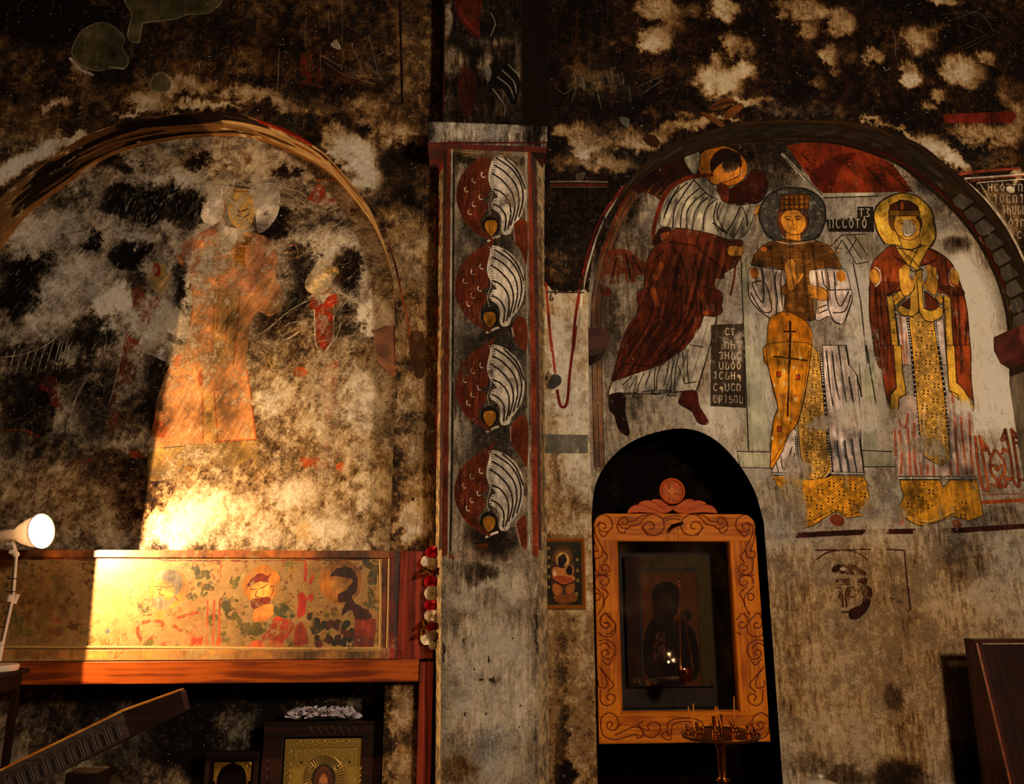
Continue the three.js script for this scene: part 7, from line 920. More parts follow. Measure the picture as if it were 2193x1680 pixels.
  // stiles have upright grain
  { const c = STAIN_SHADE.ctx('paint'); for (const [u0, u1] of [[x0, ix0], [ix1, x1]]) { const A = (u0 - x0) * STAIN_SHADE.sx, B = (u1 - x0) * STAIN_SHADE.sx, k = (y1 - iy1) * STAIN_SHADE.sy, k2 = (y1 - iy0) * STAIN_SHADE.sy; c.save(); c.beginPath(); c.rect(A, k, B - A, k2 - k); c.clip(); c.translate(A, k2); c.rotate(-Math.PI / 2); c.drawImage(ORANGE_TEX.image, 0, 0); c.drawImage(ORANGE_TEX.image, 512, 0); c.drawImage(ORANGE_TEX.image, 1024, 0); c.restore(); } }
  for (const l of G) { S.line('groove', '#404040', 3.8, l); } for (const l of G) S.line('groove', '#909090', 2.6, l); for (const l of G) S.line('groove', '#e0e0e0', 1.3, l); for (const l of G) STAIN_SHADE.line('paint', 'rgba(70,16,4,0.9)', 2.2, l);  // dark red groove lines: stain, with the groove shade painted in
  // pecked shell in the bottom rail
  for (let i = 0; i < 60; i++) { const u = 885 + rnd() * 240, v = 1110 + rnd() * 100; S.line('groove', '#b0b0b0', 1.6, b([u, v], [u + 8, v + 4])); }
  const gd = S.data('groove'), sampleG = (x, y) => { const i = clamp(Math.round((x - x0) * S.sx), 0, S.w - 1), j = clamp(Math.round((y1 - y) * S.sy), 0, S.h - 1); return gd[(j * S.w + i) * 4] / 255; };
  const tex = STAIN_SHADE.texture(STAIN_SHADE.ctx('paint').getImageData(0, 0, 900, STAIN_SHADE.h).data), KM = new THREE.MeshPhysicalMaterial({ map: tex, roughness: 0.5, specularIntensity: 0.15 }), KP = new THREE.MeshPhysicalMaterial({ map: ORANGE_TEX, roughness: 0.5, specularIntensity: 0.15 });
  const rOut = 0.07;   // rounded top corners of the frame
  function carved(u0, u1, v0, v1) {   // front face as a fine grid, edges folded back
    const nx = Math.max(4, Math.round((u1 - u0) / 0.0045)), ny = Math.max(4, Math.round((v1 - v0) / 0.0045)), pos = [], uv = [], idx = [];
    for (let j = 0; j <= ny; j++) for (let i = 0; i <= nx; i++) {
      let X = lerp(u0, u1, i / nx), Y = lerp(v0, v1, j / ny);
      for (const s of [-1, 1]) { const ex = s < 0 ? x0 : x1, kx = ex - s * rOut, ky = y1 - rOut; if (s * (X - kx) > 0 && Y > ky) { const dx = X - kx, dy = Y - ky, m = Math.max(Math.abs(dx), dy), r = Math.hypot(dx, dy); if (r > 1e-6) { X = kx + dx / r * m; Y = ky + dy / r * m; } } }
      const e = Math.min(X - x0, x1 - X, Y - y0, y1 - Y), ed = Math.min(1, e / 0.006);
      pos.push(X, Y, z - 0.004 * sampleG(X, Y) - 0.004 * (1 - ed)); uv.push((X - x0) / w, (Y - y0) / h);
    }
    for (let j = 0; j < ny; j++) for (let i = 0; i < nx; i++) { const q = j * (nx + 1) + i, r = q + nx + 1; idx.push(q, q + 1, r, r, q + 1, r + 1); }
    const per = []; for (let i = 0; i <= nx; i++) per.push(i); for (let j = 1; j <= ny; j++) per.push(j * (nx + 1) + nx); for (let i = nx - 1; i >= 0; i--) per.push(ny * (nx + 1) + i); for (let j = ny - 1; j >= 0; j--) per.push(j * (nx + 1));
    const b0 = pos.length / 3; for (const k of per) { for (const zz of [pos[k * 3 + 2], zb]) { pos.push(pos[k * 3], pos[k * 3 + 1], zz); uv.push(uv[k * 2], uv[k * 2 + 1]); } }
    for (let k = 0; k < per.length - 1; k++) { const q = b0 + k * 2; idx.push(q, q + 1, q + 2, q + 2, q + 1, q + 3); }
    const g = new THREE.BufferGeometry(); g.setAttribute('position', new THREE.Float32BufferAttribute(pos, 3)); g.setAttribute('uv', new THREE.Float32BufferAttribute(uv, 2)); g.setIndex(idx); g.computeVertexNormals(); return local(g, t);
  }
  const topRail = part(t, 'top_rail', carved(x0, x1, iy1, y1), KM, 'top rail carved with scrolls'); part(t, 'bottom_rail', carved(x0, x1, y0, iy0), KM, 'bottom rail carved with scrolls and a shell'); part(t, 'stile', carved(x0, ix0, iy0, iy1), KM); part(t, 'stile', carved(ix1, x1, iy0, iy1), KM);
  { const inner = []; frameParts({ add: (m) => { m.position.set((ix0 + ix1) / 2 - cx, (iy0 + iy1) / 2 - y0, 0); t.add(m); } }, 'inner_bead', ix1 - ix0 + 0.004, iy1 - iy0 + 0.004, 0.012, [[0, -0.002], [0.2, 0.003], [0.6, 0.004], [1, -0.012], [1, -0.04]], KP); }
  // case behind the frame, its inner shade coloured in as black wood
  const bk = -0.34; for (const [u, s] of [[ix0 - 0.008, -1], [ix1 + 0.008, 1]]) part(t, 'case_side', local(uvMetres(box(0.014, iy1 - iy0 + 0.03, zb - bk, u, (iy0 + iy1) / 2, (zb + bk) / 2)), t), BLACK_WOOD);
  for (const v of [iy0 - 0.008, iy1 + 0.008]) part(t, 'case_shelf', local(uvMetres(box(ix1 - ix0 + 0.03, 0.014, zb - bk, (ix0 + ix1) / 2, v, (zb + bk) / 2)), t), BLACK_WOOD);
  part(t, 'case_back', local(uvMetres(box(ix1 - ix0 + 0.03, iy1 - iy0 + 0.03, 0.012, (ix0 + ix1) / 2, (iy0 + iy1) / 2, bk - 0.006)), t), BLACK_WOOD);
  part(t, 'glass', local(panel(ix1 - ix0 - 0.004, iy1 - iy0 - 0.004).translate((ix0 + ix1) / 2, (iy0 + iy1) / 2, zb + 0.004), t), GLASS, 'dark reflecting glass');
  // crest
  const zc = z - 0.006, EX = { depth: 0.014, bevelEnabled: true, bevelSize: 0.003, bevelThickness: 0.004, bevelSegments: 2, curveSegments: 8 }, RED_ORANGE = new THREE.MeshPhysicalMaterial({ map: woodTexture('#8a300a', '#b04a0c'), roughness: 0.5, specularIntensity: 0.15 });
  const shape = (pts) => { const v = pts.map(([u, q]) => P(u, q, zc)); return new THREE.Shape(new THREE.SplineCurve([...v, v[0]].map((p) => new THREE.Vector2(p.x, p.y))).getPoints(pts.length * 5)); };
  const leaves = [[[488, 462], [505, 425], [550, 392], [620, 385], [700, 410], [790, 448], [860, 460], [800, 466], [640, 452], [560, 455]], [[592, 385], [620, 355], [690, 342], [760, 365], [830, 410], [900, 445], [850, 458], [760, 430], [690, 400], [630, 380]], [[722, 345], [750, 330], [810, 335], [850, 365], [900, 395], [935, 400], [925, 430], [880, 445], [820, 400], [770, 365]]];
  leaves.forEach((q, i) => { for (const pts of [q, mir(q, 1868)]) part(t, 'crest_leaf', local(uvMetres(new THREE.ExtrudeGeometry(shape(a(...pts)), EX).translate(0, 0, zc - 0.02 + i * 0.005), 3), t), RED_ORANGE); });
  const rc = P(1438.6, 1052.5, zc), R = 28.5 / 398;
  const rd = part(t, 'crest_roundel', local(lathe([[0, -0.004], [R * 0.8, -0.004], [R * 0.82, 0.006], [R * 0.9, 0.01], [R, 0.006], [R, -0.014], [0, -0.014]], 40).rotateX(Math.PI / 2).translate(rc.x, rc.y, zc), t), RED_ORANGE);
  const arm = new THREE.Shape(); arm.moveTo(-R * 0.11, R * 0.12); arm.quadraticCurveTo(-R * 0.14, R * 0.45, -R * 0.3, R * 0.72); arm.quadraticCurveTo(0, R * 0.66, R * 0.3, R * 0.72); arm.quadraticCurveTo(R * 0.14, R * 0.45, R * 0.11, R * 0.12); arm.closePath();
  part(rd, 'crest_cross', [...[0, 1, 2, 3].map((k) => local(new THREE.ExtrudeGeometry(arm, { depth: 0.005, bevelEnabled: true, bevelSize: 0.001, bevelThickness: 0.001, bevelSegments: 1 }).rotateZ(k * Math.PI / 2).translate(rc.x, rc.y, zc - 0.003), t)), local(box(R * 0.24, R * 0.24, 0.006, rc.x, rc.y, zc, 0), t)], KP, 'flared carved cross');
  // peg for the hanging lamp
  const pegA = P(1440, 1128, z), pegB = P(1461, 1121, 0.04); part(topRail, 'peg', local(rod(pegA, pegB, 0.011, 0.009, 12), t), BLACK_WOOD, 'dark wooden peg');

  // the old icon inside, the shade of the case painted into its colours
  const zi = bk + 0.02, ia = P(1338, 1192, zi + 0.02), ib = P(1534, 1470, zi + 0.02), iw = ib.x - ia.x, ih = ia.y - ib.y;
  const ic = thing('shaded_icon', 'wooden icon of a mother and child behind the case glass, painted in case shade', 'icon', V((ia.x + ib.x) / 2, ib.y, zi));
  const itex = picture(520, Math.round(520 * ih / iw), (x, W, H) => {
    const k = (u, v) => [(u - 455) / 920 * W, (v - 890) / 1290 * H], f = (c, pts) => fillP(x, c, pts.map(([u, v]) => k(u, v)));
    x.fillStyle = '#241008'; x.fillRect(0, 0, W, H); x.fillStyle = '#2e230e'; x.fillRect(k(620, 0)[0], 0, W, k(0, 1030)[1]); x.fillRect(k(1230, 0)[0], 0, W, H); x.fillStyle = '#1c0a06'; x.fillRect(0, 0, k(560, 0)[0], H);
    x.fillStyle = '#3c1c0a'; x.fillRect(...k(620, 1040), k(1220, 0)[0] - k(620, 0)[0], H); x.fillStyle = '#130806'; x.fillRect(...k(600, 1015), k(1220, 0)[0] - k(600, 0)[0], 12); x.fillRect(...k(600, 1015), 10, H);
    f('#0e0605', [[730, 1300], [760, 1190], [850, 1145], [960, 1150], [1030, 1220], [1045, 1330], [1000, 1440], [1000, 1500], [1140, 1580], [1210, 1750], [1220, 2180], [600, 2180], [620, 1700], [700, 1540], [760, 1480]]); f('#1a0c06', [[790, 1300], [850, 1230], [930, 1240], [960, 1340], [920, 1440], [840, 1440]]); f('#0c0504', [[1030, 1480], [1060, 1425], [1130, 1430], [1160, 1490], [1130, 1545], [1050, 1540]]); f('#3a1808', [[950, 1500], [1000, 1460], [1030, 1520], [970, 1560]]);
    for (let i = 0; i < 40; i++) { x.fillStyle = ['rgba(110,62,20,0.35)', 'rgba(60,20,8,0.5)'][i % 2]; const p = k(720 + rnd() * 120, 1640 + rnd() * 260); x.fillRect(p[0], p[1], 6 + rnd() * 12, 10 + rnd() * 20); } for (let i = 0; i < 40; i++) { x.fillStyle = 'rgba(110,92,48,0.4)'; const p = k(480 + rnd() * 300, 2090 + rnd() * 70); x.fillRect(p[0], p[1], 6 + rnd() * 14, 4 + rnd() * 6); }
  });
  const ib2 = part(ic, 'icon_board', box(iw, ih, 0.018, 0, ih / 2, 0.009), BLACK_WOOD); part(ib2, 'icon_painting', panel(iw - 0.004, ih - 0.004).translate(0, ih / 2, 0.0188), new THREE.MeshPhysicalMaterial({ map: itex, roughness: 0.55, specularIntensity: 0.08 }), 'painting with the case shade in its colours');
  part(ib2, 'inner_border', [box(iw * 0.66, 0.012, 0.01, iw * -0.01, ih * 0.885, 0.02), box(0.012, ih * 0.88, 0.01, -iw * 0.34, ih * 0.44, 0.02)], BLACK_WOOD);
}

// ---------------------------------------------------------------- hanging oil lamp with a small red flame
function flame(parent, x, y, z, s, power) {
  part(parent, 'flame', lathe([[0, 0], [s * 0.28, s * 0.25], [s * 0.36, s * 0.6], [s * 0.22, s * 1.1], [s * 0.08, s * 1.5], [0, s * 1.75]], 12).translate(x, y, z), new THREE.MeshStandardMaterial({ color: 0x201008, emissive: new THREE.Color(1, 0.55, 0.2), emissiveIntensity: 9 }), 'small burning flame');
  const l = new THREE.PointLight(new THREE.Color(1, 0.5, 0.18), power, 0, 2); l.position.set(x, y + s * 1.9, z + s * 0.6); l.castShadow = true; l.shadow.radius = 0.3; l.name = 'flame_light'; parent.add(l);
}
{
  const z = -0.005, c = P(1468, 1463, z), t = thing('hanging_oil_lamp', 'red glass oil lamp hanging on chains before the shaded icon', 'oil lamp', V(c.x, c.y, z)), W = 0.042, top = 0.072;
  const RED = new THREE.MeshPhysicalMaterial({ color: 0x5c0806, transmission: 0.75, thickness: 0, roughness: 0.08, side: THREE.DoubleSide });
  part(t, 'cup', lathe([[0, 0.006], [0.016, 0.006], [0.026, 0.016], [0.032, 0.04], [0.031, 0.062], [0.0335, 0.066], [0.0345, 0.062], [0.035, 0.04], [0.029, 0.012], [0.016, 0], [0, 0]], 28), RED, 'red glass cup');
  part(t, 'holder_ring', [new THREE.TorusGeometry(W, 0.0028, 8, 30).rotateX(Math.PI / 2).translate(0, 0.055, 0), new THREE.TorusGeometry(0.024, 0.002, 6, 24).rotateX(Math.PI / 2).translate(0, 0.004, 0), ...[0, 1, 2].map((k) => rod(V(Math.cos(k * 2.1 + 0.2) * W, 0.055, Math.sin(k * 2.1 + 0.2) * W), V(Math.cos(k * 2.1 + 0.2) * 0.024, 0.004, Math.sin(k * 2.1 + 0.2) * 0.024), 0.0022, 0.0022, 6))], BRASS_OLD);
  flame(t, -0.004, 0.05, 0.004, 0.011, 0.02);
  const ring = local(new THREE.Object3D().position.constructor && new THREE.TorusGeometry(0.011, 0.0022, 8, 20).translate(P(1455, 1250, z).x, P(1455, 1250, z).y, z), t); part(t, 'top_ring', ring, BRASS_OLD);
  const rp = P(1455, 1254, z).sub(t.position); for (let k = 0; k < 3; k++) { const e = V(Math.cos(k * 2.1 + 0.2) * W, 0.055, Math.sin(k * 2.1 + 0.2) * W), n = 60, links = []; for (let i = 0; i < n; i++) { const p = rp.clone().lerp(e, (i + 0.5) / n), g = new THREE.TorusGeometry(0.0024, 0.0007, 4, 8); if (i % 2) g.rotateY(Math.PI / 2); links.push(g.translate(p.x, p.y, p.z)); } part(t, 'chain', links, BRASS_OLD); }
  const pegTip = P(1458, 1122, 0.02); for (const [px, py] of [[1443, 1134], [1452, 1128]]) { const q = P(px, py, -0.03 + (px > 1450 ? 0.03 : 0)); part(t, 'cord', local(rod(q, P(1455, 1247, z), 0.0009, 0.0009, 5), t), IRON); }
}

// ---------------------------------------------------------------- brass candle stand with thin tapers
function candleStand(c, label, r) {
  const t = thing('candle_stand', label, 'candle stand', V(c.x, 0, c.z)), y = c.y;
  const tray = part(t, 'tray', lathe([[0, y - 0.004], [r * 0.3, y - 0.006], [r * 0.9, y], [r * 0.97, y + 0.004], [r, y + 0.009], [r * 1.01, y + 0.007], [r * 0.98, y - 0.003], [r * 0.6, y - 0.012], [r * 0.2, y - 0.018], [0, y - 0.018]], 48), BRASS);
  part(t, 'stem', lathe([[0, y - 0.016], [0.02, y - 0.016], [0.017, y - 0.03], [0.014, y - 0.04], [0.0125, y - 0.09], [0.011, y - 0.118], [0.02, y - 0.124], [0.021, y - 0.128], [0.014, y - 0.134], [0.015, y - 0.2], [0.017, y - 0.4], [0.02, y * 0.5], [0.022, 0.12], [0.05, 0.06], [0.15, 0.03], [0.16, 0], [0, 0]], 28), BRASS_OLD);
  const cup = lathe([[0, 0], [0.0045, 0], [0.004, 0.008], [0.0035, 0.014], [0.006, 0.018], [0.0075, 0.02], [0.0075, 0.023], [0.005, 0.0235], [0.004, 0.022], [0, 0.021]], 14);
  const spots = []; for (let k = 0; k < 11; k++) { const q = k / 11 * Math.PI * 2 + 0.25; spots.push([Math.cos(q) * r * 0.86, Math.sin(q) * r * 0.86]); } for (let k = 0; k < 5; k++) { const q = k / 5 * Math.PI * 2 + 0.9; spots.push([Math.cos(q) * r * 0.45, Math.sin(q) * r * 0.45]); }
  spots.forEach(([x, zz]) => part(tray, 'candle_socket', cup.clone().translate(x, y + 0.002, zz), BRASS));
  part(tray, 'tall_socket', lathe([[0, 0], [0.006, 0], [0.005, 0.004], [0.0065, 0.045], [0.008, 0.056], [0.006, 0.056], [0.005, 0.03], [0, 0.02]], 16).translate(-r * 0.12, y, -0.01), BRASS, 'tall brass socket'); part(tray, 'tall_socket', lathe([[0, 0], [0.006, 0], [0.005, 0.004], [0.0065, 0.05], [0.0085, 0.06], [0.006, 0.06], [0.005, 0.03], [0, 0.02]], 16).translate(r * 0.06, y, -0.015), BRASS_OLD, 'tall dark socket');
  return t;
}
const WAX = new THREE.MeshPhysicalMaterial({ color: 0xa85c0a, roughness: 0.5, specularIntensity: 0.4 }), WICK = new THREE.MeshStandardMaterial({ color: 0x14100c, roughness: 1 });
function taper(a, b, label, group) {
  const t = thing('taper_candle', label, 'candle', a.clone(), group); const wx = part(t, 'wax', local(rod(a, b, 0.0021, 0.0019, 8), t), WAX), d = b.clone().sub(a).normalize(); part(wx, 'wick', local(rod(b, b.clone().addScaledVector(d, 0.006), 0.0007, 0.0004, 5), t), WICK); return t;
}
{
  const z = 1.5, c = P(1543, 1577, z); candleStand(c, 'round brass candle stand with small sockets before the carved icon case', 0.121);
  const k = Z(1440, 1480, 0.119), seg = (p0, p1, dz) => [P(...k(p0)[0], z + dz), P(...k(p1)[0], z + dz)];
  const G = 'thin tapers on the brass stand';
  taper(...seg([408, 715], [278, 285], 0.03), 'thin amber taper leaning outward at the edge of the brass stand', G); taper(...seg([388, 590], [373, 230], -0.04), 'upright thin amber taper beside the outward-leaning one', G); taper(...seg([805, 650], [767, 285], -0.01), 'thin amber taper in the tall bright brass socket', G); taper(...seg([885, 670], [800, 290], 0.02), 'thin amber taper leaning across the two tall sockets', G); taper(...seg([1112, 500], [1108, 105], -0.02), 'lone tall amber taper standing apart on its pin', G);
  const stand = scene.getObjectByName('candle_stand'); const pin = seg([1105, 660], [1112, 500], -0.02); part(stand, 'pin', local(rod(pin[0], pin[1], 0.0008, 0.0008, 5), stand), BRASS);
  // a second stand outside the view, whose two lit candles are mirrored in the case glass
  const mirror = (px, py, zz) => { const q = P(px, py, -0.146), d = q.clone().sub(camera.position), s = (zz - q.z) / -d.z; return V(q.x + d.x * s, q.y + d.y * s, zz); };
  const f1 = mirror(1434, 1408, 2.3), f2 = mirror(1443, 1421, 2.34), low = Math.min(f1.y, f2.y) - 0.12;
  candleStand(V((f1.x + f2.x) / 2, low, 2.32), 'brass candle stand with two burning candles beside the visitor', 0.13);
  [f1, f2].forEach((f, i) => { const t = taper(V(f.x, low, f.z), V(f.x, f.y - 0.012, f.z), i ? 'shorter burning candle on the stand beside the visitor' : 'taller burning candle on the stand beside the visitor', 'burning candles'); flame(t, 0, f.y - 0.008 - low, 0, 0.016, 0.05); });
}

// ---------------------------------------------------------------- icons standing under the painted panel
{
  const zf = -0.1, ledgeY = 0.42, lx0 = recL.x0 + 0.3, lx1 = leftHole.at(-1).x - 0.004;
  const ledge = shadow(new THREE.Mesh(uvMetres(box(lx1 - lx0, ledgeY, 0.2, (lx0 + lx1) / 2, ledgeY / 2, RECESS + 0.101, 0.004)), LIME)); ledge.name = 'trim_1'; ledge.userData = { kind: 'structure', label: 'low plastered ledge in the left recess' }; scene.add(ledge);
  const a = P(566, 1552, zf), b = P(820, 1552, zf), w = b.x - a.x, top = a.y, h = top - ledgeY;
  const t = thing('gilt_icon', 'large icon with embossed gilt cover in a dark wooden frame', 'icon', V((a.x + b.x) / 2, ledgeY, zf - 0.03));
  const bw = P(606, 1600, zf).x - a.x;
  part(t, 'back_board', uvMetres(box(w, h, 0.02, 0, h / 2, -0.01, 0.003)), BLACK_WOOD); const F = part(t, 'frame', [uvMetres(box(w, bw * 0.62, 0.04, 0, h - bw * 0.31, 0.012, 0.004)), uvMetres(box(bw, h - bw * 0.62, 0.04, -w / 2 + bw / 2, (h - bw * 0.62) / 2, 0.012, 0.004)), uvMetres(box(bw, h - bw * 0.62, 0.04, w / 2 - bw / 2, (h - bw * 0.62) / 2, 0.012, 0.004))], DARK_WOOD);
  for (let i = 0; i < 7; i++) part(F, 'carved_flute', rod(V(-0.07 + i * 0.035, h - 0.012, 0.031), V(-0.045 + i * 0.035, h - bw * 0.5, 0.031), 0.005, 0.004, 6), DARK_WOOD); for (let i = 0; i < 6; i++) part(F, 'carved_leaf', new THREE.SphereGeometry(0.008, 8, 6).scale(0.7, 1.6, 0.6).translate(-w / 2 + bw * 0.32, h - 0.13 - i * 0.04, 0.032), DARK_WOOD);
  part(t, 'crest_strip', uvMetres(box(w * 1.01, 0.012, 0.05, 0, h + 0.002, 0.014, 0.003)), DARK_WOOD);
  const gx0 = P(610, 1588, zf).x - t.position.x, gx1 = P(787, 1582, zf).x - t.position.x, gy1 = P(700, 1584, zf).y - ledgeY, gy0 = 0.02, gw = gx1 - gx0, gh = gy1 - gy0;
  // embossed gilt sheet: height drawn as a relief map
  const bc = document.createElement('canvas'); bc.width = 512; bc.height = Math.round(512 * gh / gw); const bx = bc.getContext('2d'), k = 512 / 960, px = (u) => (u - 900) * k, py = (v) => (v - 430) * k;
  bx.fillStyle = '#808080'; bx.fillRect(0, 0, 512, bc.height); for (let i = 0; i < 9000; i++) { bx.fillStyle = rnd() < 0.5 ? '#8c8c8c' : '#6c6c6c'; bx.fillRect(rnd() * 512, rnd() * bc.height, 3, 3); } bx.fillStyle = '#9a9a9a'; bx.fillRect(0, 0, 512, 52); bx.fillRect(0, 0, 56, bc.height); bx.fillRect(456, 0, 56, bc.height); bx.strokeStyle = '#404040'; bx.lineWidth = 4; bx.strokeRect(56, 56, 400, bc.height); bx.lineWidth = 5; const scroll = (cx2, cy2, r, s) => { bx.beginPath(); for (let i = 0; i < 24; i++) { const q = i / 23 * 7 * s, rr = r * (1 - i / 30); bx.lineTo(cx2 + Math.cos(q) * rr, cy2 + Math.sin(q) * rr); } bx.stroke(); };
  bx.strokeStyle = '#d8d8d8'; for (let i = 0; i < 10; i++) scroll(80 + i * 38, 26, 17, i % 2 ? 1 : -1); for (let i = 0; i < 14; i++) { scroll(28, 80 + i * 36, 16, i % 2 ? 1 : -1); scroll(484, 80 + i * 36, 16, i % 2 ? -1 : 1); }
  const bump = new THREE.CanvasTexture(bc); bump.magFilter = THREE.LinearFilter; const GILT = new THREE.MeshStandardMaterial({ color: 0xc8a450, metalness: 0.85, roughness: 0.42, bumpMap: bump, bumpScale: 0.006 });
  const cover = part(t, 'gilt_cover', panel(gw, gh).translate((gx0 + gx1) / 2, (gy0 + gy1) / 2, 0.014), GILT, 'embossed gold metal cover');
  const G = (u, v) => V(gx0 + (u - 900) / 960 * gw, gy1 - (v - 430) / 960 * gw, 0.016), hc = G(1365, 850), hr = gw * 0.245;
  const GOLD = new THREE.MeshStandardMaterial({ color: 0xc8a860, metalness: 0.9, roughness: 0.32 }), hp = []; part(cover, 'halo_rim', new THREE.TorusGeometry(hr, 0.003, 8, 50).translate(hc.x, hc.y, 0.018), GOLD); part(cover, 'halo', new THREE.RingGeometry(hr * 0.56, hr, 50).translate(hc.x, hc.y, 0.0165), GOLD);
  for (let i = 0; i < 40; i++) { const q = i / 40 * Math.PI * 2; hp.push(rod(V(hc.x + Math.cos(q) * hr * 0.6, hc.y + Math.sin(q) * hr * 0.6, 0.017), V(hc.x + Math.cos(q) * hr * 0.96, hc.y + Math.sin(q) * hr * 0.96, 0.017), 0.0016, 0.0022, 5)); } part(cover, 'halo_rays', hp, GOLD);
  for (const [u, v] of [[1100, 685], [1660, 690], [1240, 745], [1515, 745]]) { const p = G(u, v); part(cover, 'rivet', new THREE.SphereGeometry(0.005, 8, 6).translate(p.x, p.y, 0.018), IRON); }
  const head = picture(320, 420, (x, W, H) => { x.fillStyle = '#1c0e08'; x.fillRect(0, 0, W, H); fillP(x, '#3c1a0c', [[30, 420], [20, 180], [90, 40], [160, 10], [230, 40], [300, 180], [290, 420]]); fillP(x, '#8e5428', [[95, 420], [90, 240], [120, 150], [160, 110], [200, 150], [232, 240], [225, 420]]); x.strokeStyle = '#6a3818'; x.lineWidth = 4; for (let i = 0; i < 9; i++) { x.beginPath(); x.moveTo(160, 20); x.quadraticCurveTo(160 + (i - 4) * 34, 90, 160 + (i - 4) * 36, 420); x.stroke(); } fillP(x, '#a5683a', [[105, 420], [104, 250], [135, 170], [160, 140], [186, 170], [218, 250], [216, 420]]); x.strokeStyle = '#2a1208'; x.lineWidth = 7; for (const s of [-1, 1]) { x.beginPath(); x.moveTo(160 + s * 16, 268); x.quadraticCurveTo(160 + s * 36, 240, 160 + s * 58, 258); x.stroke(); x.fillStyle = '#e0c8a0'; x.beginPath(); x.ellipse(160 + s * 36, 284, 16, 9, 0, 0, 7); x.fill(); x.fillStyle = '#1c0c06'; x.beginPath(); x.arc(160 + s * 36, 283, 8, 0, 7); x.fill(); } x.lineWidth = 5; x.beginPath(); x.moveTo(152, 270); x.lineTo(150, 380); x.lineTo(170, 384); x.stroke(); });
  const hd = new THREE.Shape(); hd.absellipse(0, 0, hr * 0.58, hr * 0.72, 0, Math.PI * 2); const hg = new THREE.ShapeGeometry(hd, 24); { const p = hg.attributes.position, uv = hg.attributes.uv; for (let i = 0; i < p.count; i++) uv.setXY(i, 0.5 + p.getX(i) / (hr * 1.16), 0.5 + p.getY(i) / (hr * 1.44)); } part(cover, 'painted_head', hg.translate(hc.x, hc.y - hr * 0.12, 0.019), new THREE.MeshStandardMaterial({ map: head, roughness: 0.5 }), 'painted bearded face with long brown hair');
  // white blossoms laid along the top of its frame
  const s = thing('white_flower_spray', 'spray of small white cloth blossoms lying on the dark icon frame', 'flowers', V((P(690, 1545, zf).x), t.position.y + h + 0.016, zf - 0.02)), PET = satin(0xb8acb4), STEM = satin(0x4c5230);
  const sw = P(758, 1540, zf).x - P(630, 1540, zf).x; part(s, 'stem', rod(V(-sw / 2, 0.003, 0), V(sw / 2, 0.006, 0), 0.002, 0.002, 6), STEM);
  for (let i = 0; i < 27; i++) { const u = i / 26 - 0.5, l = [], hgt = 0.018 + 0.022 * Math.sin(Math.PI * clamp(0.15 + (i / 26) * 0.8)) + rnd() * 0.01; for (let j = 0; j < 6; j++) { const g = petal(0.006, 0.019 + rnd() * 0.006, 8, 0.004); g.rotateX(-0.5 + rnd() * 0.5).rotateY(j / 6 * Math.PI * 2 + rnd()).rotateZ((rnd() - 0.5) * 1.1 - u * 0.7); l.push(g); } part(s, 'blossom', merge(l).translate(u * sw, hgt * 0.45, (rnd() - 0.5) * 0.025), PET); }

  // smaller icon beside it
  const c = P(441, 1612, zf), d = P(556, 1612, zf), w2 = d.x - c.x, h2 = c.y - ledgeY, e = thing('small_dark_icon', 'small dark icon with gilt corner ornaments in a black frame', 'icon', V((c.x + d.x) / 2, ledgeY, zf - 0.03));
  part(e, 'frame', [uvMetres(box(w2, 0.03, 0.03, 0, h2 - 0.015, 0.01, 0.003)), uvMetres(box(0.022, h2 - 0.03, 0.03, -w2 / 2 + 0.011, (h2 - 0.03) / 2, 0.01, 0.003)), uvMetres(box(0.022, h2 - 0.03, 0.03, w2 / 2 - 0.011, (h2 - 0.03) / 2, 0.01, 0.003))], BLACK_WOOD); part(e, 'back_board', uvMetres(box(w2, h2, 0.014, 0, h2 / 2, -0.007, 0.002)), BLACK_WOOD);
  const iw = w2 - 0.05, iy = h2 - 0.036; part(e, 'gilt_fillet', [box(iw, 0.0022, 0.004, 0, iy, 0.02), box(0.0022, iy, 0.004, -iw / 2, iy / 2, 0.02), box(0.0022, iy, 0.004, iw / 2, iy / 2, 0.02)], BRASS);
  const GD = new THREE.MeshStandardMaterial({ color: 0xa88438, metalness: 0.85, roughness: 0.4, bumpMap: bump, bumpScale: 0.006 });
  for (const sd of [-1, 1]) { const sp = new THREE.Shape(); const X = iw / 2 - 0.014, Y = iy - 0.014; sp.moveTo(sd * X, Y); sp.lineTo(sd * 0.012, Y); sp.quadraticCurveTo(sd * X * 0.72, Y - 0.01, sd * X * 0.86, Y - 0.085); sp.lineTo(sd * X, Y - 0.085); sp.closePath(); part(e, 'corner_ornament', new THREE.ExtrudeGeometry(sp, { depth: 0.004, bevelEnabled: true, bevelSize: 0.001, bevelThickness: 0.0015, bevelSegments: 1 }).translate(0, 0, 0.006), GD); part(e, 'arch_bead', tube([V(sd * 0.01, Y - 0.002, 0.011), V(sd * X * 0.55, Y - 0.02, 0.011), V(sd * X * 0.78, Y - 0.055, 0.011), V(sd * X * 0.84, Y - 0.1, 0.011)], 0.003, 16, 6), GD); }
  const etex = picture(256, 320, (x, W, H) => { x.fillStyle = '#0f0705'; x.fillRect(0, 0, W, H); fillP(x, '#241008', [[90, 320], [80, 190], [128, 140], [176, 190], [166, 320]]); for (let i = 0; i < 5; i++) { x.fillStyle = '#6a4a18'; x.beginPath(); x.arc(100 + i * 14, 168 - Math.sin(i / 4 * 3.1) * 10, 4, 0, 7); x.fill(); } }); part(e, 'painting', panel(iw - 0.01, iy - 0.01).translate(0, iy / 2, 0.004), new THREE.MeshPhysicalMaterial({ map: etex, roughness: 0.4, specularIntensity: 0.1 }), 'nearly black painting with a small crown');
}

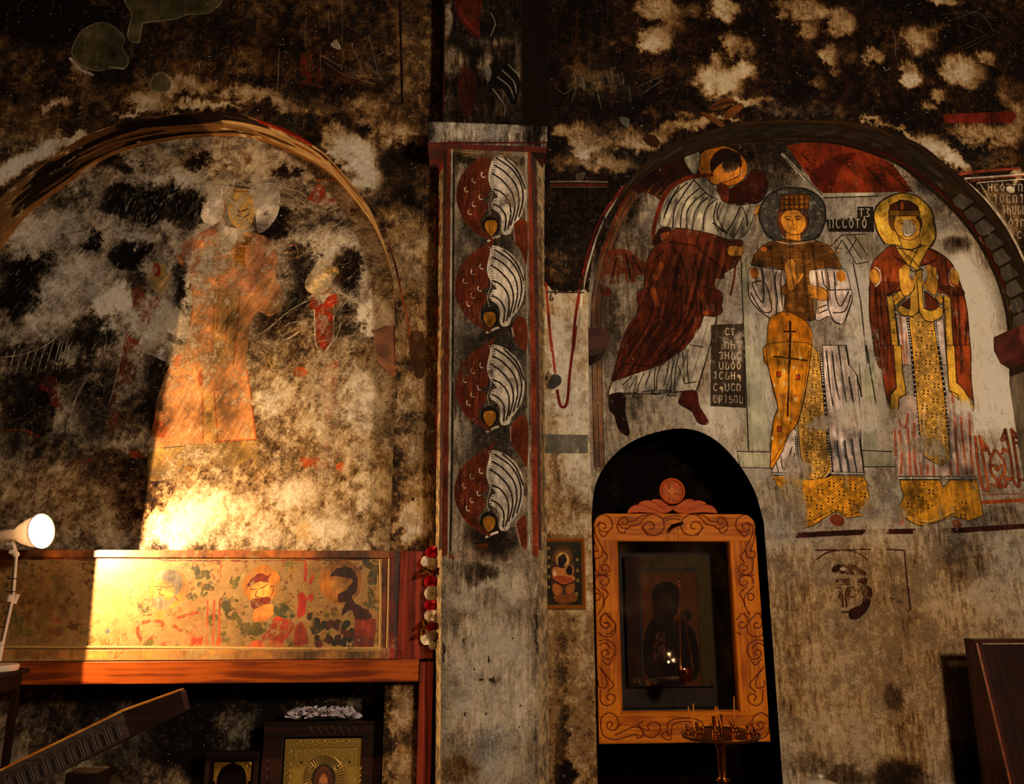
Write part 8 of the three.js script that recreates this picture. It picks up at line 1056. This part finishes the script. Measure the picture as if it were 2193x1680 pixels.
// ---------------------------------------------------------------- tall wooden stand at the right, lidded porcelain pot
{
  const zB = 0.03, A = P(2066, 1375, zB), X0 = A.x; const solveZ = (px, py) => { let lo = zB, hi = 3; for (let i = 0; i < 50; i++) { const m = (lo + hi) / 2; if (P(px, py, m).x > X0) lo = m; else hi = m; } return (lo + hi) / 2; };
  const zT = solveZ(2090, 1375), zM = solveZ(2162, 1680), yM = P(2162, 1680, zM).y, yT = A.y, slope = (zM - zT) / (yT - yM), W = 0.55;
  const t = thing('wooden_stall', 'dark red-brown wooden stand with sloping front by the right recess', 'stand', V(X0, 0, zB));
  const prof = (inset) => [[0, 0], [zT - zB + slope * yT * 0.999, 0], [zT - zB, yT - 0.002], [0, yT]].map(([q, y]) => [q, y]);
  const side = new THREE.Shape(prof().map(([q, y]) => new THREE.Vector2(-q, y))), SW = wood(woodTexture('#1c0806', '#3a120a'), 0.35);
  for (const x of [0, W - 0.03]) part(t, 'side_panel', uvMetres(new THREE.ExtrudeGeometry(side, { depth: 0.03, bevelEnabled: true, bevelSize: 0.002, bevelThickness: 0.002, bevelSegments: 2 }).rotateY(Math.PI / 2).translate(x, 0, 0), 2, 2, 'x'), SW);
  const L = Math.hypot(slope * yT, yT), tilt = Math.atan(slope); const fp = box(W - 0.06, L * 0.98, 0.02, 0, -L / 2, 0).rotateX(-tilt).translate(W / 2, yT + 0.004, zT - zB - 0.016); part(t, 'front_panel', uvMetres(fp, 2, 2, 'x'), wood(woodTexture('#0c0404', '#200a06'), 0.3));
  part(t, 'top_board', uvMetres(box(W + 0.01, 0.018, Math.max(0.06, zT - zB), W / 2, yT + 0.008, (zT - zB) / 2, 0.004)), SW);
  part(t, 'edge_highlight', rod(V(0.004, yT, zT - zB + 0.002), V(0.004, 0.02, zT - zB + slope * yT + 0.001), 0.0035, 0.0035, 8), RAIL_WOOD, 'bright bead set along the sloping edge as its highlight');  // added bead: the edge highlight is put into its lighter wood

  const zp = 0.25, kn = P(1757, 1661, zp), R = 0.098, ph = 0.13, base = kn.y - 0.03 - ph;
  const tb = thing('small_table', 'small dark wooden table under the porcelain pot', 'table', V(kn.x, 0, zp)); part(tb, 'top', uvMetres(box(0.44, 0.025, 0.36, 0, base - 0.0125, 0, 0.004)), BROWN_WOOD); for (const [x, z] of [[-1, -1], [1, -1], [-1, 1], [1, 1]]) part(tb, 'leg', uvMetres(box(0.03, base - 0.025, 0.03, x * 0.19, (base - 0.025) / 2, z * 0.15)), BROWN_WOOD);
  const p = thing('porcelain_pot', 'white lidded porcelain pot painted with small dark flowers', 'pot', V(kn.x, base, zp)), CH = new THREE.MeshPhysicalMaterial({ color: 0xa89e90, roughness: 0.2, clearcoat: 0.8 });
  part(p, 'body', lathe([[0, 0], [0.055, 0], [0.06, 0.008], [0.088, 0.04], [0.098, 0.075], [0.1, 0.1], [0.095, 0.102], [0, 0.1]], 40), CH); const lid = part(p, 'lid', lathe([[0.104, 0.1], [0.102, 0.106], [0.085, 0.122], [0.05, 0.134], [0.02, 0.139], [0, 0.14]], 40), CH); part(lid, 'knob', lathe([[0.006, 0.138], [0.007, 0.144], [0.013, 0.15], [0.014, 0.157], [0.009, 0.163], [0, 0.165]], 16), CH);
  const FL = new THREE.MeshStandardMaterial({ color: 0x3a1c2c, roughness: 0.5 }); for (const [q, u] of [[1.4, 0.5], [1.75, 0.62], [1.2, 0.66], [2.2, 0.55]]) { const l = []; for (let j = 0; j < 5; j++) { const g = new THREE.SphereGeometry(0.006, 8, 6).scale(1, 0.16, 1); const rr = 0.1 * u; const yy = 0.1 + 0.036 * Math.cos(u * 1.35); g.translate(Math.cos(q) * rr + Math.cos(j * 1.26) * 0.007, yy + 0.002, Math.sin(q) * rr + Math.sin(j * 1.26) * 0.007); l.push(g); } part(lid, 'painted_flower', l, FL); }
}

renderer.render(scene, camera);
